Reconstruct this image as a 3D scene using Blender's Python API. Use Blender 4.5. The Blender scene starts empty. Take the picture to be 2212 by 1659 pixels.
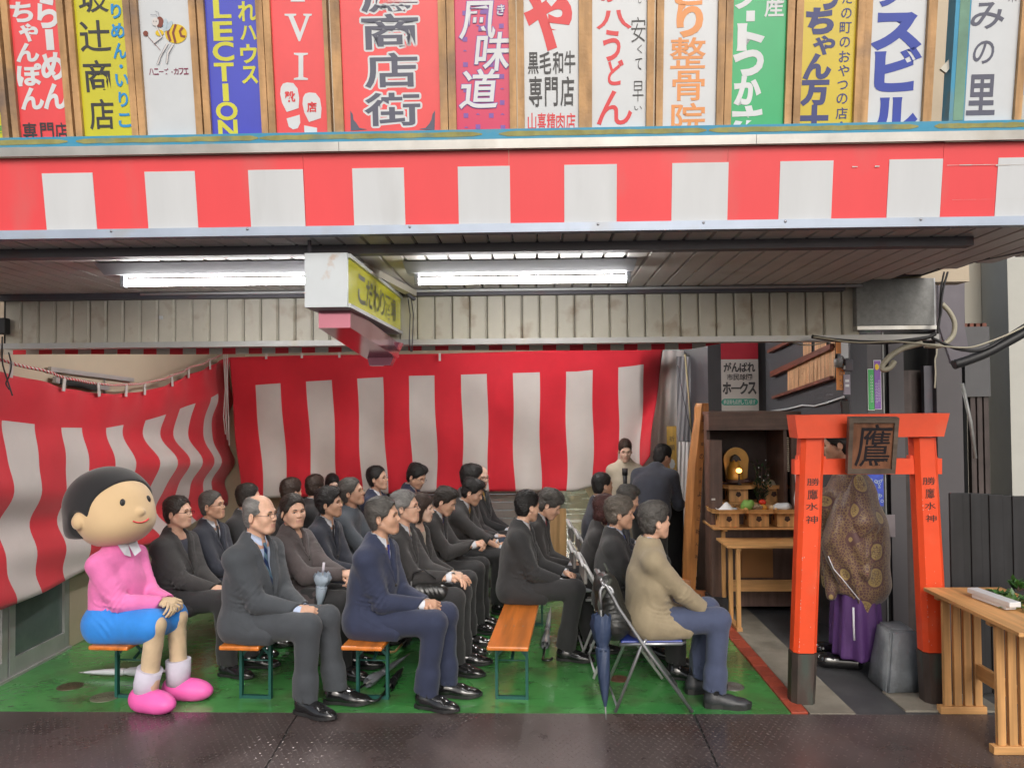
import bpy, bmesh, math, random
import numpy as np
from mathutils import Vector, Matrix, Euler
from mathutils.bvhtree import BVHTree
R = math.radians
random.seed(7); rng = np.random.default_rng(7)
SC = bpy.context.scene
COL = SC.collection

# ------------------------------------------------------------------ camera
CAM_H = 1.95
YAW, PITCH, ROLL = R(1.6), R(1.33), R(0.45)
cam = bpy.data.cameras.new('camera'); camo = bpy.data.objects.new('camera', cam); COL.objects.link(camo)
cam.sensor_fit = 'HORIZONTAL'; cam.sensor_width = 36; cam.lens = 36 * 1660 / 2212
cam.clip_start = 0.05; cam.clip_end = 400
CR = Matrix.Rotation(YAW, 3, 'Z') @ Matrix.Rotation(R(90) + PITCH, 3, 'X') @ Matrix.Rotation(-ROLL, 3, 'Z')
camo.matrix_world = Matrix.Translation((0, 0, CAM_H)) @ CR.to_4x4()
SC.camera = camo
# ------------------------------------------------------------------ light
w = bpy.data.worlds.new('World'); SC.world = w; w.use_nodes = True
nt = w.node_tree; nt.nodes.clear()
sky = nt.nodes.new('ShaderNodeTexSky'); sky.sky_type = 'NISHITA'; sky.sun_disc = False
SUN_EL, SUN_ROT = R(32), R(172)
sky.sun_elevation = SUN_EL; sky.sun_rotation = SUN_ROT; sky.air_density = 1.0; sky.dust_density = 4.0; sky.ozone_density = 1.0
bg = nt.nodes.new('ShaderNodeBackground'); bg.inputs[1].default_value = 0.115
hs = nt.nodes.new('ShaderNodeHueSaturation'); hs.inputs['Saturation'].default_value = 0.55
wo = nt.nodes.new('ShaderNodeOutputWorld')
nt.links.new(sky.outputs[0], hs.inputs['Color']); nt.links.new(hs.outputs[0], bg.inputs[0]); nt.links.new(bg.outputs[0], wo.inputs[0])
sl = bpy.data.lights.new('sun', 'SUN'); sl.energy = 0.85; sl.angle = R(25); sl.color = (1, .97, .93)
so = bpy.data.objects.new('sun', sl); COL.objects.link(so)
_sd = Vector((math.sin(SUN_ROT) * math.cos(SUN_EL), math.cos(SUN_ROT) * math.cos(SUN_EL), math.sin(SUN_EL)))
so.rotation_euler = _sd.to_track_quat('Z', 'Y').to_euler()
SC.view_settings.view_transform = 'Standard'; SC.view_settings.look = 'None'
SC.view_settings.gamma = 1; SC.view_settings.use_curve_mapping = False
SC.view_settings.exposure = 0.34
SC.render.engine = 'CYCLES'
SC.cycles.max_bounces = 8; SC.cycles.diffuse_bounces = 4; SC.cycles.glossy_bounces = 4
SC.cycles.transparent_max_bounces = 12; SC.cycles.caustics_reflective = False; SC.cycles.caustics_refractive = False
SC.cycles.use_denoising = True

# photo point (2212 wide) -> world
def ray(px, py):
    return CR @ Vector(((px - 1106) / 1660, -(py - 829.5) / 1660, -1))
C0 = Vector((0, 0, CAM_H))
def at(px, py, Y):
    d = ray(px, py); return C0 + d * (Y / d.y)
def flo(px, py, z=0.0):
    d = ray(px, py); return C0 + d * ((z - CAM_H) / d.z)
def atx(px, py, X):
    d = ray(px, py); return C0 + d * (X / d.x)
def onplane(px, py, p0, n):
    d = ray(px, py); return C0 + d * ((Vector(p0) - C0).dot(n) / d.dot(n))
def proj(p):
    q = CR.transposed() @ (Vector(p) - C0)
    return (1106 + 1660 * q.x / -q.z, 829.5 - 1660 * q.y / -q.z)

# ------------------------------------------------------------------ materials
MATS = {}
def mat(name, col, rough=.6, metal=0, var=.08, vscale=6, bump=0, bscale=60, spec=.5, coat=0, emit=None, estr=0,
        trans=0, alpha=1, stain=None, stain_amt=.5, stain_scale=3, sheen=0, stretch=(1, 1, 1), sub=0, grain=None, rvar=0):
    if name in MATS: return MATS[name]
    m = bpy.data.materials.new(name); m.use_nodes = True; MATS[name] = m
    nt = m.node_tree; N = nt.nodes; L = nt.links; b = N['Principled BSDF']
    tc = N.new('ShaderNodeTexCoord'); mp = N.new('ShaderNodeMapping'); mp.inputs['Scale'].default_value = stretch
    L.new(tc.outputs['Object'], mp.inputs[0])
    c = (*col, 1)
    b.inputs['Base Color'].default_value = c; b.inputs['Roughness'].default_value = rough
    b.inputs['Metallic'].default_value = metal; b.inputs['Specular IOR Level'].default_value = spec
    b.inputs['Coat Weight'].default_value = coat; b.inputs['Coat Roughness'].default_value = .15
    if sheen: b.inputs['Sheen Weight'].default_value = sheen
    if sub:
        b.inputs['Subsurface Weight'].default_value = sub; b.inputs['Subsurface Radius'].default_value = (.012, .005, .003)
        b.inputs['Subsurface Scale'].default_value = 1.0
    out = None
    if var:
        n = N.new('ShaderNodeTexNoise'); n.inputs['Scale'].default_value = vscale; n.inputs['Detail'].default_value = 6
        n.inputs['Roughness'].default_value = .6
        L.new(mp.outputs[0], n.inputs[0])
        r = N.new('ShaderNodeMapRange'); r.inputs[1].default_value = .3; r.inputs[2].default_value = .7
        r.inputs[3].default_value = 1 - var; r.inputs[4].default_value = 1 + var
        L.new(n.outputs[0], r.inputs[0])
        mx = N.new('ShaderNodeMix'); mx.data_type = 'RGBA'; mx.blend_type = 'MULTIPLY'; mx.inputs[0].default_value = 1
        mx.inputs[6].default_value = c; L.new(r.outputs[0], mx.inputs[7]); out = mx.outputs[2]
        if rvar:
            rr = N.new('ShaderNodeMapRange'); rr.inputs[1].default_value = .35; rr.inputs[2].default_value = .65
            rr.inputs[3].default_value = max(0, rough - rvar); rr.inputs[4].default_value = rough + rvar
            L.new(n.outputs[0], rr.inputs[0]); L.new(rr.outputs[0], b.inputs['Roughness'])
    if grain:   # wood grain along an axis
        g = N.new('ShaderNodeTexNoise'); g.inputs['Scale'].default_value = 22; g.inputs['Detail'].default_value = 5
        mg = N.new('ShaderNodeMapping'); s = [1, 1, 1]; s['xyz'.index(grain)] = .06; mg.inputs['Scale'].default_value = s
        L.new(tc.outputs['Object'], mg.inputs[0]); L.new(mg.outputs[0], g.inputs[0])
        r = N.new('ShaderNodeMapRange'); r.inputs[1].default_value = .35; r.inputs[2].default_value = .65
        r.inputs[3].default_value = .72; r.inputs[4].default_value = 1.18
        L.new(g.outputs[0], r.inputs[0])
        mx = N.new('ShaderNodeMix'); mx.data_type = 'RGBA'; mx.blend_type = 'MULTIPLY'; mx.inputs[0].default_value = 1
        if out: L.new(out, mx.inputs[6])
        else: mx.inputs[6].default_value = c
        L.new(r.outputs[0], mx.inputs[7]); out = mx.outputs[2]
    if stain:
        n = N.new('ShaderNodeTexNoise'); n.inputs['Scale'].default_value = stain_scale; n.inputs['Detail'].default_value = 8
        L.new(mp.outputs[0], n.inputs[0])
        r = N.new('ShaderNodeMapRange'); r.inputs[1].default_value = .56; r.inputs[2].default_value = .70
        r.inputs[3].default_value = 0; r.inputs[4].default_value = stain_amt; L.new(n.outputs[0], r.inputs[0])
        mx = N.new('ShaderNodeMix'); mx.data_type = 'RGBA'; L.new(r.outputs[0], mx.inputs[0])
        if out: L.new(out, mx.inputs[6])
        else: mx.inputs[6].default_value = c
        mx.inputs[7].default_value = (*stain, 1); out = mx.outputs[2]
    if out: L.new(out, b.inputs['Base Color'])
    if bump:
        n = N.new('ShaderNodeTexNoise'); n.inputs['Scale'].default_value = bscale; n.inputs['Detail'].default_value = 4
        L.new(mp.outputs[0], n.inputs[0])
        bp = N.new('ShaderNodeBump'); bp.inputs['Strength'].default_value = bump; bp.inputs['Distance'].default_value = .01
        L.new(n.outputs[0], bp.inputs['Height']); L.new(bp.outputs[0], b.inputs['Normal'])
    if emit: b.inputs['Emission Color'].default_value = (*emit, 1); b.inputs['Emission Strength'].default_value = estr
    if trans: b.inputs['Transmission Weight'].default_value = trans
    if alpha < 1: b.inputs['Alpha'].default_value = alpha
    return m

# ------------------------------------------------------------------ objects
def tag(o, label=None, cat=None, group=None, kind=None):
    if label: o['label'] = label
    if cat: o['category'] = cat
    if group: o['group'] = group
    if kind: o['kind'] = kind
    return o
def empty(name, loc=(0, 0, 0), rz=0, label=None, cat=None, group=None, kind=None):
    o = bpy.data.objects.new(name, None); COL.objects.link(o); o.location = loc; o.rotation_euler = (0, 0, rz)
    o.empty_display_size = .1
    return tag(o, label, cat, group, kind)
def link(name, me, m=None, parent=None, loc=None):
    o = bpy.data.objects.new(name, me); COL.objects.link(o)
    if m is not None and not me.materials:
        for k in (m if isinstance(m, (list, tuple)) else [m]): me.materials.append(k)
    if parent: o.parent = parent
    if loc is not None: o.location = loc
    return o
class MB:
    """collects boxes, tubes and polygons for one mesh"""
    def __init__(s): s.v = []; s.f = []; s.mi = []; s.sm = []
    def add(s, vs, fs, mi=0, smooth=False):
        k = len(s.v); s.v += [tuple(v) for v in vs]; s.f += [[i + k for i in f] for f in fs]
        s.mi += [mi] * len(fs); s.sm += [smooth] * len(fs); return s
    def box(s, a, b, mi=0, bev=0):
        x0, x1 = sorted((a[0], b[0])); y0, y1 = sorted((a[1], b[1])); z0, z1 = sorted((a[2], b[2]))
        if bev:
            bm = bmesh.new(); bmesh.ops.create_cube(bm, size=1)
            for v in bm.verts:
                v.co = Vector(((x0 + x1) / 2 + v.co.x * (x1 - x0), (y0 + y1) / 2 + v.co.y * (y1 - y0), (z0 + z1) / 2 + v.co.z * (z1 - z0)))
            bmesh.ops.bevel(bm, geom=bm.edges[:], offset=bev, segments=2, affect='EDGES', profile=.5)
            bm.verts.index_update()
            s.add([v.co[:] for v in bm.verts], [[v.index for v in f.verts] for f in bm.faces], mi, False); bm.free(); return s
        vs = [(x, y, z) for x in (x0, x1) for y in (y0, y1) for z in (z0, z1)]
        return s.add(vs, [(0, 1, 3, 2), (4, 6, 7, 5), (0, 4, 5, 1), (2, 3, 7, 6), (0, 2, 6, 4), (1, 5, 7, 3)], mi)
    def beam(s, p, q, w, h, mi=0, up=(0, 0, 1)):
        p, q = Vector(p), Vector(q); d = (q - p).normalized(); u = Vector(up)
        if abs(d.dot(u)) > .98: u = Vector((1, 0, 0))
        a = d.cross(u).normalized(); b = a.cross(d).normalized()
        vs = [c + a * (i * w / 2) + b * (j * h / 2) for c in (p, q) for i, j in ((-1, -1), (1, -1), (1, 1), (-1, 1))]
        return s.add(vs, [(0, 3, 2, 1), (4, 5, 6, 7), (0, 1, 5, 4), (1, 2, 6, 5), (2, 3, 7, 6), (3, 0, 4, 7)], mi)
    def tube(s, pts, r, n=8, mi=0, cap=True, smooth=True):
        pts = [Vector(p) for p in pts]; rs = r if isinstance(r, (list, tuple)) else [r] * len(pts)
        rings = []; u = None
        for i, p in enumerate(pts):
            d = (pts[min(i + 1, len(pts) - 1)] - pts[max(i - 1, 0)]).normalized()
            if u is None:
                u = d.orthogonal().normalized()
            u = (u - d * u.dot(d)).normalized(); w_ = d.cross(u)
            rings.append([p + (u * math.cos(2 * math.pi * k / n) + w_ * math.sin(2 * math.pi * k / n)) * rs[i] for k in range(n)])
        vs = [v for r_ in rings for v in r_]; fs = []
        for i in range(len(pts) - 1):
            for k in range(n):
                a, b = i * n + k, i * n + (k + 1) % n
                fs.append((a, b, b + n, a + n))
        s.add(vs, fs, mi, smooth)
        if cap:
            k0 = len(s.v) - len(vs); s.f.append([k0 + k for k in range(n)][::-1]); s.f.append([k0 + (len(pts) - 1) * n + k for k in range(n)])
            s.mi += [mi, mi]; s.sm += [False, False]
        return s
    def lathe(s, prof, n=20, mi=0, c=(0, 0, 0), smooth=True):
        vs = [(c[0] + r * math.cos(2 * math.pi * k / n), c[1] + r * math.sin(2 * math.pi * k / n), c[2] + z) for r, z in prof for k in range(n)]
        fs = [(i * n + k, i * n + (k + 1) % n, (i + 1) * n + (k + 1) % n, (i + 1) * n + k) for i in range(len(prof) - 1) for k in range(n)]
        return s.add(vs, fs, mi, smooth)
    def ball(s, c, r, mi=0, n=12, m=8):
        r = r if isinstance(r, (tuple, list)) else (r, r, r)
        vs = []; fs = []
        for j in range(m + 1):
            t = math.pi * j / m
            for k in range(n):
                a = 2 * math.pi * k / n
                vs.append((c[0] + r[0] * math.sin(t) * math.cos(a), c[1] + r[1] * math.sin(t) * math.sin(a), c[2] + r[2] * math.cos(t)))
        for j in range(m):
            for k in range(n): fs.append((j * n + k, (j + 1) * n + k, (j + 1) * n + (k + 1) % n, j * n + (k + 1) % n))
        return s.add(vs, fs, mi, True)
    def quad(s, a, b, c, d, mi=0): return s.add([a, b, c, d], [(0, 1, 2, 3)], mi)
    def prism(s, poly, fn, t0, t1, mi=0):
        """poly of 2D points extruded: fn(u, v, t) -> point"""
        n = len(poly); vs = [fn(u, v, t) for t in (t0, t1) for u, v in poly]
        fs = [list(range(n))[::-1], [n + i for i in range(n)]] + [(i, (i + 1) % n, n + (i + 1) % n, n + i) for i in range(n)]
        return s.add(vs, fs, mi)
    def mesh(s, name):
        me = bpy.data.meshes.new(name); me.from_pydata([tuple(v) for v in s.v], [], s.f)
        me.polygons.foreach_set('material_index', s.mi); me.polygons.foreach_set('use_smooth', s.sm); me.update(); return me
    def obj(s, name, m, parent=None, loc=None): return link(name, s.mesh(name), m, parent, loc)

def flat(name, pts, m, parent=None):
    return MB().add(pts, [list(range(len(pts)))]).obj(name, m, parent)

# lettering -------------------------------------------------------
_gc = {}
def glyph(ch, off=0.0, res=4):
    k = (ch, off)
    if k in _gc: return _gc[k]
    cu = bpy.data.curves.new('glyph', 'FONT'); cu.body = ch; cu.offset = off; cu.resolution_u = res
    o = bpy.data.objects.new('glyph', cu); COL.objects.link(o)
    me = bpy.data.meshes.new_from_object(o.evaluated_get(bpy.context.evaluated_depsgraph_get()))
    v = [(p.co.x, p.co.y) for p in me.vertices]; f = [list(p.vertices) for p in me.polygons]
    bpy.data.objects.remove(o); bpy.data.curves.remove(cu); bpy.data.meshes.remove(me)
    xs = [p[0] for p in v] or [0, 1]; ys = [p[1] for p in v] or [0, 1]
    _gc[k] = (v, f, (min(xs), min(ys), max(xs), max(ys))); return _gc[k]
def letters(name, items, fn, m, parent=None, lift=.0):
    """items: (char, u0, v0, u1, v1, embolden[, shear]) glyph stretched into a box; fn(u, v, lift) -> point"""
    mb = MB()
    for it in items:
        ch, u0, v0, u1, v1, off = it[:6]; sh = it[6] if len(it) > 6 else 0
        v, f, (x0, y0, x1, y1) = glyph(ch, off)
        _, _, (bx0, by0, bx1, by1) = glyph(ch, 0.0)
        sx = (u1 - u0) / max(bx1 - bx0, .05); sy = (v1 - v0) / max(by1 - by0, .05)
        if ch == 'ー': sy = sx; v0 = (v0 + v1) / 2 - (by1 - by0) * sy / 2
        mb.add([fn(u0 + (x - bx0) * sx + sh * (y - by0) * sy, v0 + (y - by0) * sy, lift) for x, y in v], f)
    return mb.obj(name, m, parent)

# ------------------------------------------------------------------ distance fields -> smooth meshes
_ns = rng.random((24, 24, 24)).astype(np.float32) * 2 - 1
def vnoise(P, s):
    q = P * s; i = np.floor(q).astype(np.int32); f = q - i; f = f * f * (3 - 2 * f); o = 0
    for dx in (0, 1):
        for dy in (0, 1):
            for dz in (0, 1):
                wgt = (f[..., 0] if dx else 1 - f[..., 0]) * (f[..., 1] if dy else 1 - f[..., 1]) * (f[..., 2] if dz else 1 - f[..., 2])
                o = o + wgt * _ns[(i[..., 0] + dx) % 24, (i[..., 1] + dy) % 24, (i[..., 2] + dz) % 24]
    return o
class SDF:
    def __init__(s, lo, hi, h):
        s.lo = np.array(lo, np.float32); s.h = h
        s.n = np.maximum(4, np.ceil((np.array(hi) - np.array(lo)) / h).astype(int) + 1)
        s.ax = [s.lo[i] + np.arange(s.n[i], dtype=np.float32) * h for i in range(3)]
        s.d = np.full(s.n, .06, np.float32); s.ops = []
    def _sl(s, lo, hi):
        r = []
        for i in range(3):
            a = int(max(0, math.floor((lo[i] - s.lo[i]) / s.h))); b = int(min(s.n[i], math.ceil((hi[i] - s.lo[i]) / s.h) + 1))
            if b - a < 1: return None
            r.append(slice(a, b))
        return tuple(r)
    def _P(s, sl): return np.stack(np.meshgrid(s.ax[0][sl[0]], s.ax[1][sl[1]], s.ax[2][sl[2]], indexing='ij'), -1)
    def _apply(s, sl, v, k, op):
        d = s.d[sl]
        if op == 'u':
            if k > 0: hh = np.clip(.5 + .5 * (d - v) / k, 0, 1); s.d[sl] = d + (v - d) * hh - k * hh * (1 - hh)
            else: s.d[sl] = np.minimum(d, v)
        elif op == 's':
            v = -v
            if k > 0: hh = np.clip(.5 - .5 * (d - v) / k, 0, 1); s.d[sl] = d + (v - d) * hh + k * hh * (1 - hh)
            else: s.d[sl] = np.maximum(d, v)
    def cap(s, a, b, ra, rb=None, k=.02, op='u', sq=None):
        a = np.array(a, np.float32); b = np.array(b, np.float32); rb = ra if rb is None else rb
        m = max(ra, rb) * (max(1, sq[1]) if sq else 1) + k + 3 * s.h + .02
        sl = s._sl(np.minimum(a, b) - m, np.maximum(a, b) + m)
        if sl is None: return s
        P = s._P(sl); ba = b - a; pa = P - a; t = np.clip(pa @ ba / max(ba @ ba, 1e-9), 0, 1)[..., None]
        q = pa - t * ba
        if sq:
            n = np.array(sq[0], np.float32); n = n / np.linalg.norm(n); q = q + ((q @ n) * (1 / sq[1] - 1))[..., None] * n
        s._apply(sl, np.sqrt((q * q).sum(-1)) - (ra + (rb - ra) * t[..., 0]), k, op); return s
    def ell(s, c, r, k=.02, op='u', rot=None):
        c = np.array(c, np.float32); r = np.array(r, np.float32); m = r.max() + k + 3 * s.h + .02
        sl = s._sl(c - m, c + m)
        if sl is None: return s
        P = s._P(sl) - c
        if rot is not None: P = P @ np.array(Euler(rot).to_matrix(), np.float32)
        q = P / r; k0 = np.sqrt((q * q).sum(-1)); k1 = np.sqrt(((q / r) ** 2).sum(-1))
        s._apply(sl, k0 * (k0 - 1) / np.maximum(k1, 1e-5), k, op); return s
    def full(s):
        if getattr(s, '_f', None) is None: s._f = s._P((slice(0, s.n[0]), slice(0, s.n[1]), slice(0, s.n[2])))
        return s._f
    def plane(s, p, n, k=0):
        """keep the side the normal points away from"""
        n = np.array(n, np.float32); n /= np.linalg.norm(n); v = s.full() @ n - float(np.dot(p, n)); s._apply((slice(None),) * 3, -v, k, 's'); return s
    def fold(s, c, dr, wl, amp, rad, ph=0., bend=1.):
        c = np.array(c, np.float32); m = rad * 2
        sl = s._sl(c - m, c + m)
        if sl is None: return s
        P = s._P(sl) - c; dr = np.array(dr, np.float32); dr /= np.linalg.norm(dr)
        w_ = vnoise(P + c, 6.0) * bend * 4.0
        a_ = np.clip(.45 + 1.3 * vnoise(P + c + 3.3, 5.0), 0, 1.5)
        t = np.sin(2 * math.pi / (wl * 1.25) * (P @ dr) + ph + w_)
        s.d[sl] += amp * 1.6 * a_ * (1 - 2 * np.sqrt(np.abs(t) * .96 + .04)) * np.exp(-(P * P).sum(-1) / rad ** 2) * -1; return s
    def noise(s, amp, sc, stretch=None):
        P = s.full()
        if stretch is not None: P = P * np.array(stretch, np.float32)
        s.d += amp * vnoise(P, sc); return s
    def raw(s):
        d = s.d.copy(); d[0] = d[-1] = .05; d[:, 0] = d[:, -1] = .05; d[:, :, 0] = d[:, :, -1] = .05
        ins = d < 0; nx, ny, nz = d.shape
        cnt = np.zeros((nx - 1, ny - 1, nz - 1), np.float32); acc = np.zeros((nx - 1, ny - 1, nz - 1, 3), np.float32)
        for ax in range(3):
            o1, o2 = [i for i in range(3) if i != ax]
            for a in (0, 1):
                for b in (0, 1):
                    st = [0, 0, 0]; st[o1] = a; st[o2] = b; en = list(st); en[ax] = 1
                    f = lambda q: tuple(slice(q[i], q[i] + d.shape[i] - 1) for i in range(3))
                    A, B = d[f(st)], d[f(en)]; m = (A < 0) != (B < 0)
                    t = np.where(m, A / np.where(m, A - B, 1), 0)
                    cnt += m
                    for i in range(3): acc[..., i] += np.where(m, (t if i == ax else st[i]), 0)
        act = cnt > 0; idx = np.full(act.shape, -1, np.int64); ii = np.argwhere(act); idx[act] = np.arange(len(ii))
        V = (ii + acc[act] / cnt[act][:, None]) * s.h + s.lo
        F = []
        for ax in range(3):
            o1, o2 = (ax + 1) % 3, (ax + 2) % 3
            sl0 = [slice(None)] * 3; sl1 = [slice(None)] * 3; sl0[ax] = slice(0, -1); sl1[ax] = slice(1, None)
            A, B = ins[tuple(sl0)], ins[tuple(sl1)]
            for sgn, m in ((0, A & ~B), (1, ~A & B)):
                e = np.argwhere(m)
                e = e[(e[:, o1] > 0) & (e[:, o2] > 0) & (e[:, o1] < d.shape[o1] - 1) & (e[:, o2] < d.shape[o2] - 1)]
                def g(du, dv):
                    q = e.copy(); q[:, o1] += du; q[:, o2] += dv; return idx[q[:, 0], q[:, 1], q[:, 2]]
                qd = np.stack([g(-1, -1), g(0, -1), g(0, 0), g(-1, 0)], 1)
                if sgn: qd = qd[:, ::-1]
                F.append(qd)
        F = np.concatenate(F); F = F[(F >= 0).all(1)]
        return V, F
def np_mesh(name, V, F, mi=None, smooth=True):
    me = bpy.data.meshes.new(name); me.vertices.add(len(V)); me.vertices.foreach_set('co', np.asarray(V, np.float32).ravel())
    me.loops.add(len(F) * 4); me.loops.foreach_set('vertex_index', np.asarray(F, np.int32).ravel())
    me.polygons.add(len(F)); me.polygons.foreach_set('loop_start', np.arange(0, len(F) * 4, 4, dtype=np.int32))
    me.polygons.foreach_set('loop_total', np.full(len(F), 4, np.int32))
    if mi is not None: me.polygons.foreach_set('material_index', np.asarray(mi, np.int32))
    me.polygons.foreach_set('use_smooth', np.full(len(F), smooth)); me.update(calc_edges=True); return me
def xf(M, V):
    M = np.array(M); return V @ M[:3, :3].T + M[:3, 3]

# ------------------------------------------------------------------ people
def head_tpl(kind, h):
    s = SDF((-.13, -.11, -.20), (.15, .11, .15), h)
    wd = {'norm': 1.0, 'wide': 1.1, 'slim': .92}[kind]; jw = {'norm': 1, 'wide': 1.25, 'slim': .8}[kind]
    s.ell((-.012, 0, .045), (.098, .076 * wd, .085), 0)
    s.ell((.035, 0, -.02), (.062, .062 * wd, .09), .03)
    for y in (-1, 1):
        s.cap((-.005, .053 * wd * y, -.05), (.06, .022 * jw * y, -.102), .019 * jw, .017, .03)
        s.ell((.056, .036 * wd * y, -.026), (.024, .022, .026), .035)
    s.ell((.068, 0, -.098), (.026, .026 * jw, .022), .025)
    s.cap((.083, -.034, .022), (.083, .034, .022), .011, .011, .02)
    s.cap((.088, 0, .012), (.108, 0, -.026), .0065, .011, .014)
    for y in (-1, 1):
        s.ell((.098, .012 * y, -.031), (.012, .008, .008), .006)
        s.ell((.100, .031 * y, .000), (.019, .017, .011), .014, 's')
    s.ell((.078, 0, -.066), (.018, .028, .026), .022)
    s.cap((.095, -.016, -.060), (.095, .016, -.060), .005, .005, .007, sq=None)
    s.cap((.092, -.013, -.0715), (.092, .013, -.0715), .0055, .0055, .006)
    s.cap((.100, -.015, -.0655), (.100, .015, -.0655), .0026, .0026, .004, 's')
    s.cap((-.03, 0, -.05), (-.045, 0, -.20), .050 * (wd + jw) / 2, .056, .03)
    for y in (-1, 1):
        s.ell((-.012, .079 * wd * y, -.008), (.021, .010, .034), .005, rot=(.25 * y, -.2, .35 * y))
        s.ell((-.008, .088 * wd * y, -.006), (.011, .006, .021), .004, 's', rot=(.25 * y, -.2, .35 * y))
    V, F = s.raw(); c = V[F].mean(1)
    lips = (c[:, 0] > .083) & (abs(c[:, 1]) < .025) & (c[:, 2] < -.054) & (c[:, 2] > -.079)
    nx = None
    return V, F, lips.astype(int), BVHTree.FromPolygons([tuple(v) for v in V], [tuple(f) for f in F])
_HT = {}
def get_head(kind, h):
    if (kind, h) not in _HT: _HT[(kind, h)] = head_tpl(kind, h)
    return _HT[(kind, h)]
_HR = {}
def hair_mesh(kind, h, wd):
    key = (kind, h, wd)
    if key in _HR: return _HR[key]
    s = SDF((-.17, -.13, -.26), (.15, .13, .18), h)
    th = {'short': .015, 'bald': .006, 'crew': .008, 'full': .022, 'bob': .021, 'pony': .014, 'swept': .018, 'shag': .026}[kind]
    s.ell((-.014, 0, .048), (.098 + th * .9, .076 * wd + th * .62, .085 + th), 0)
    s.ell((-.05, 0, -.02), (.055, .066 * wd + th * .6, .075), .03)
    if kind in ('full', 'shag', 'swept'):
        s.ell((.045, .02, .105), (.055, .055, .032), .03)
    if kind == 'bob':
        for y in (-1, 1): s.cap((.005, .072 * wd * y, .03), (-.005, .07 * wd * y, -.10), .026, .022, .03)
        s.ell((-.055, 0, -.07), (.055, .07, .075), .03)
    if kind == 'pony': s.cap((-.10, 0, .0), (-.125, .01, -.12), .028, .016, .02)
    V0 = None
    # carve the face
    zf = {'short': .084, 'bald': .075, 'crew': .078, 'full': .070, 'bob': .062, 'pony': .070, 'swept': .092, 'shag': .074}[kind]
    s.ell((.115, 0, zf - .115), (.09, .10, .115), .022, 's')
    if kind != 'bob':
        for y in (-1, 1):
            s.ell((.035, .095 * wd * y, -.055), (.05, .05, .065), .018, 's')
            s.ell((-.012, .086 * wd * y, -.015), (.023, .03, .033), .006, 's')
        if kind != 'pony': s.ell((-.04, 0, -.155), (.12, .12, .068), .025, 's')
        else: s.ell((-.01, 0, -.15), (.085, .12, .075), .01, 's')
    else: s.ell((.09, 0, -.10), (.085, .058, .13), .01, 's'); s.plane((0, 0, -.15), (0, 0, -1))
    if kind == 'bald': s.ell((.03, 0, .125), (.10, .062, .068), .01, 's'); s.ell((.09, 0, .06), (.08, .09, .06), .01, 's')
    a = {'shag': .008, 'full': .006, 'swept': .006, 'short': .004, 'bob': .004}.get(kind, .0025)
    s.noise(a, 20, (.5, 1.3, .8)); s.noise(a * .6, 50, (.4, 1.2, .7))
    s.noise(a * .4, 120, (.35, 1.2, .6))
    V, F = s.raw(); fc = V[F]; ctr = fc.mean(1); nrm = np.cross(fc[:, 2] - fc[:, 0], fc[:, 3] - fc[:, 1]); nrm /= np.maximum(np.linalg.norm(nrm, axis=1), 1e-9)[:, None]
    ok = np.where(((nrm * (ctr - np.array((-.014, 0, .03)))).sum(1) > 0))[0]; rs = np.random.default_rng(5)
    pick = rs.choice(ok, min(1500, len(ok)), replace=False); nv = len(V); NV = []; NF = []
    ln = {'crew': .012, 'bald': .02, 'bob': .045, 'pony': .03}.get(kind, .028)
    for i in pick:
        p, n = ctr[i], nrm[i]; top = max(0, n[2]); fl = np.array((-.55 + 1.3 * top * (1 if p[0] > .0 else -1), rs.normal(0, .35), -1.0 + .8 * top)); fl = fl + rs.normal(0, .22, 3)
        if kind == 'crew': fl = fl * .5 + n * .9
        t = fl - n * fl.dot(n); t /= max(np.linalg.norm(t), 1e-6); sd = np.cross(n, t) * .0013; L_ = ln * rs.uniform(.5, 1.2)
        a0 = p - n * .001; a1 = p + t * L_ * .5 + n * .0032; a2 = p + t * L_ + n * rs.uniform(.0, .0035)
        k = nv + len(NV); NV += [a0 - sd, a0 + sd, a1 + sd * .8, a1 - sd * .8, a2 + sd * .2, a2 - sd * .2]; NF += [(k, k + 1, k + 2, k + 3), (k + 3, k + 2, k + 4, k + 5)]
    _HR[key] = np_mesh('hair', np.concatenate([V, np.array(NV)]), np.concatenate([F, np.array(NF)])); return _HR[key]

_HND = {}
def hand_tpl(curl, h=.0042):
    if (curl, h) in _HND: return _HND[(curl, h)]
    s = SDF((-.07, -.07, -.12), (.22, .09, .05), h)
    s.cap((-.06, 0, 0), (.01, 0, 0), .026, .025, 0, sq=((0, 0, 1), .8))
    for i, (yb, ye) in enumerate(((.016, .031), (.005, .010), (-.006, -.011), (-.016, -.030))):
        s.cap((.01, yb, 0), (.088 - .006 * abs(i - 1), ye, 0), .015, .0115, .014)
        p = np.array((.088 - .006 * abs(i - 1), ye, 0.)); a = 0; dy = (.10, .03, -.04, -.12)[i]
        L = ((.044, .026, .021), (.048, .030, .022), (.044, .028, .021), (.034, .021, .018))[i]
        for j in range(3):
            a += curl[j] * (1 + .12 * i); d = np.array((math.cos(a), dy * math.cos(a), -math.sin(a)))
            q = p + d * L[j]; r0 = (.0095, .0085, .0078, .007)[j] * (.88 if i == 3 else 1)
            s.cap(p, q, r0, r0 * .92, .003); p = q
    s.cap((.012, .02, -.004), (.048, .046, -.016), .0155, .0115, .014)
    s.cap((.048, .046, -.016), (.088, .046, -.03), .0115, .009, .004)
    s.plane((-.05, 0, 0), (-1, 0, 0))
    _HND[(curl, h)] = s.raw(); return _HND[(curl, h)]
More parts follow.
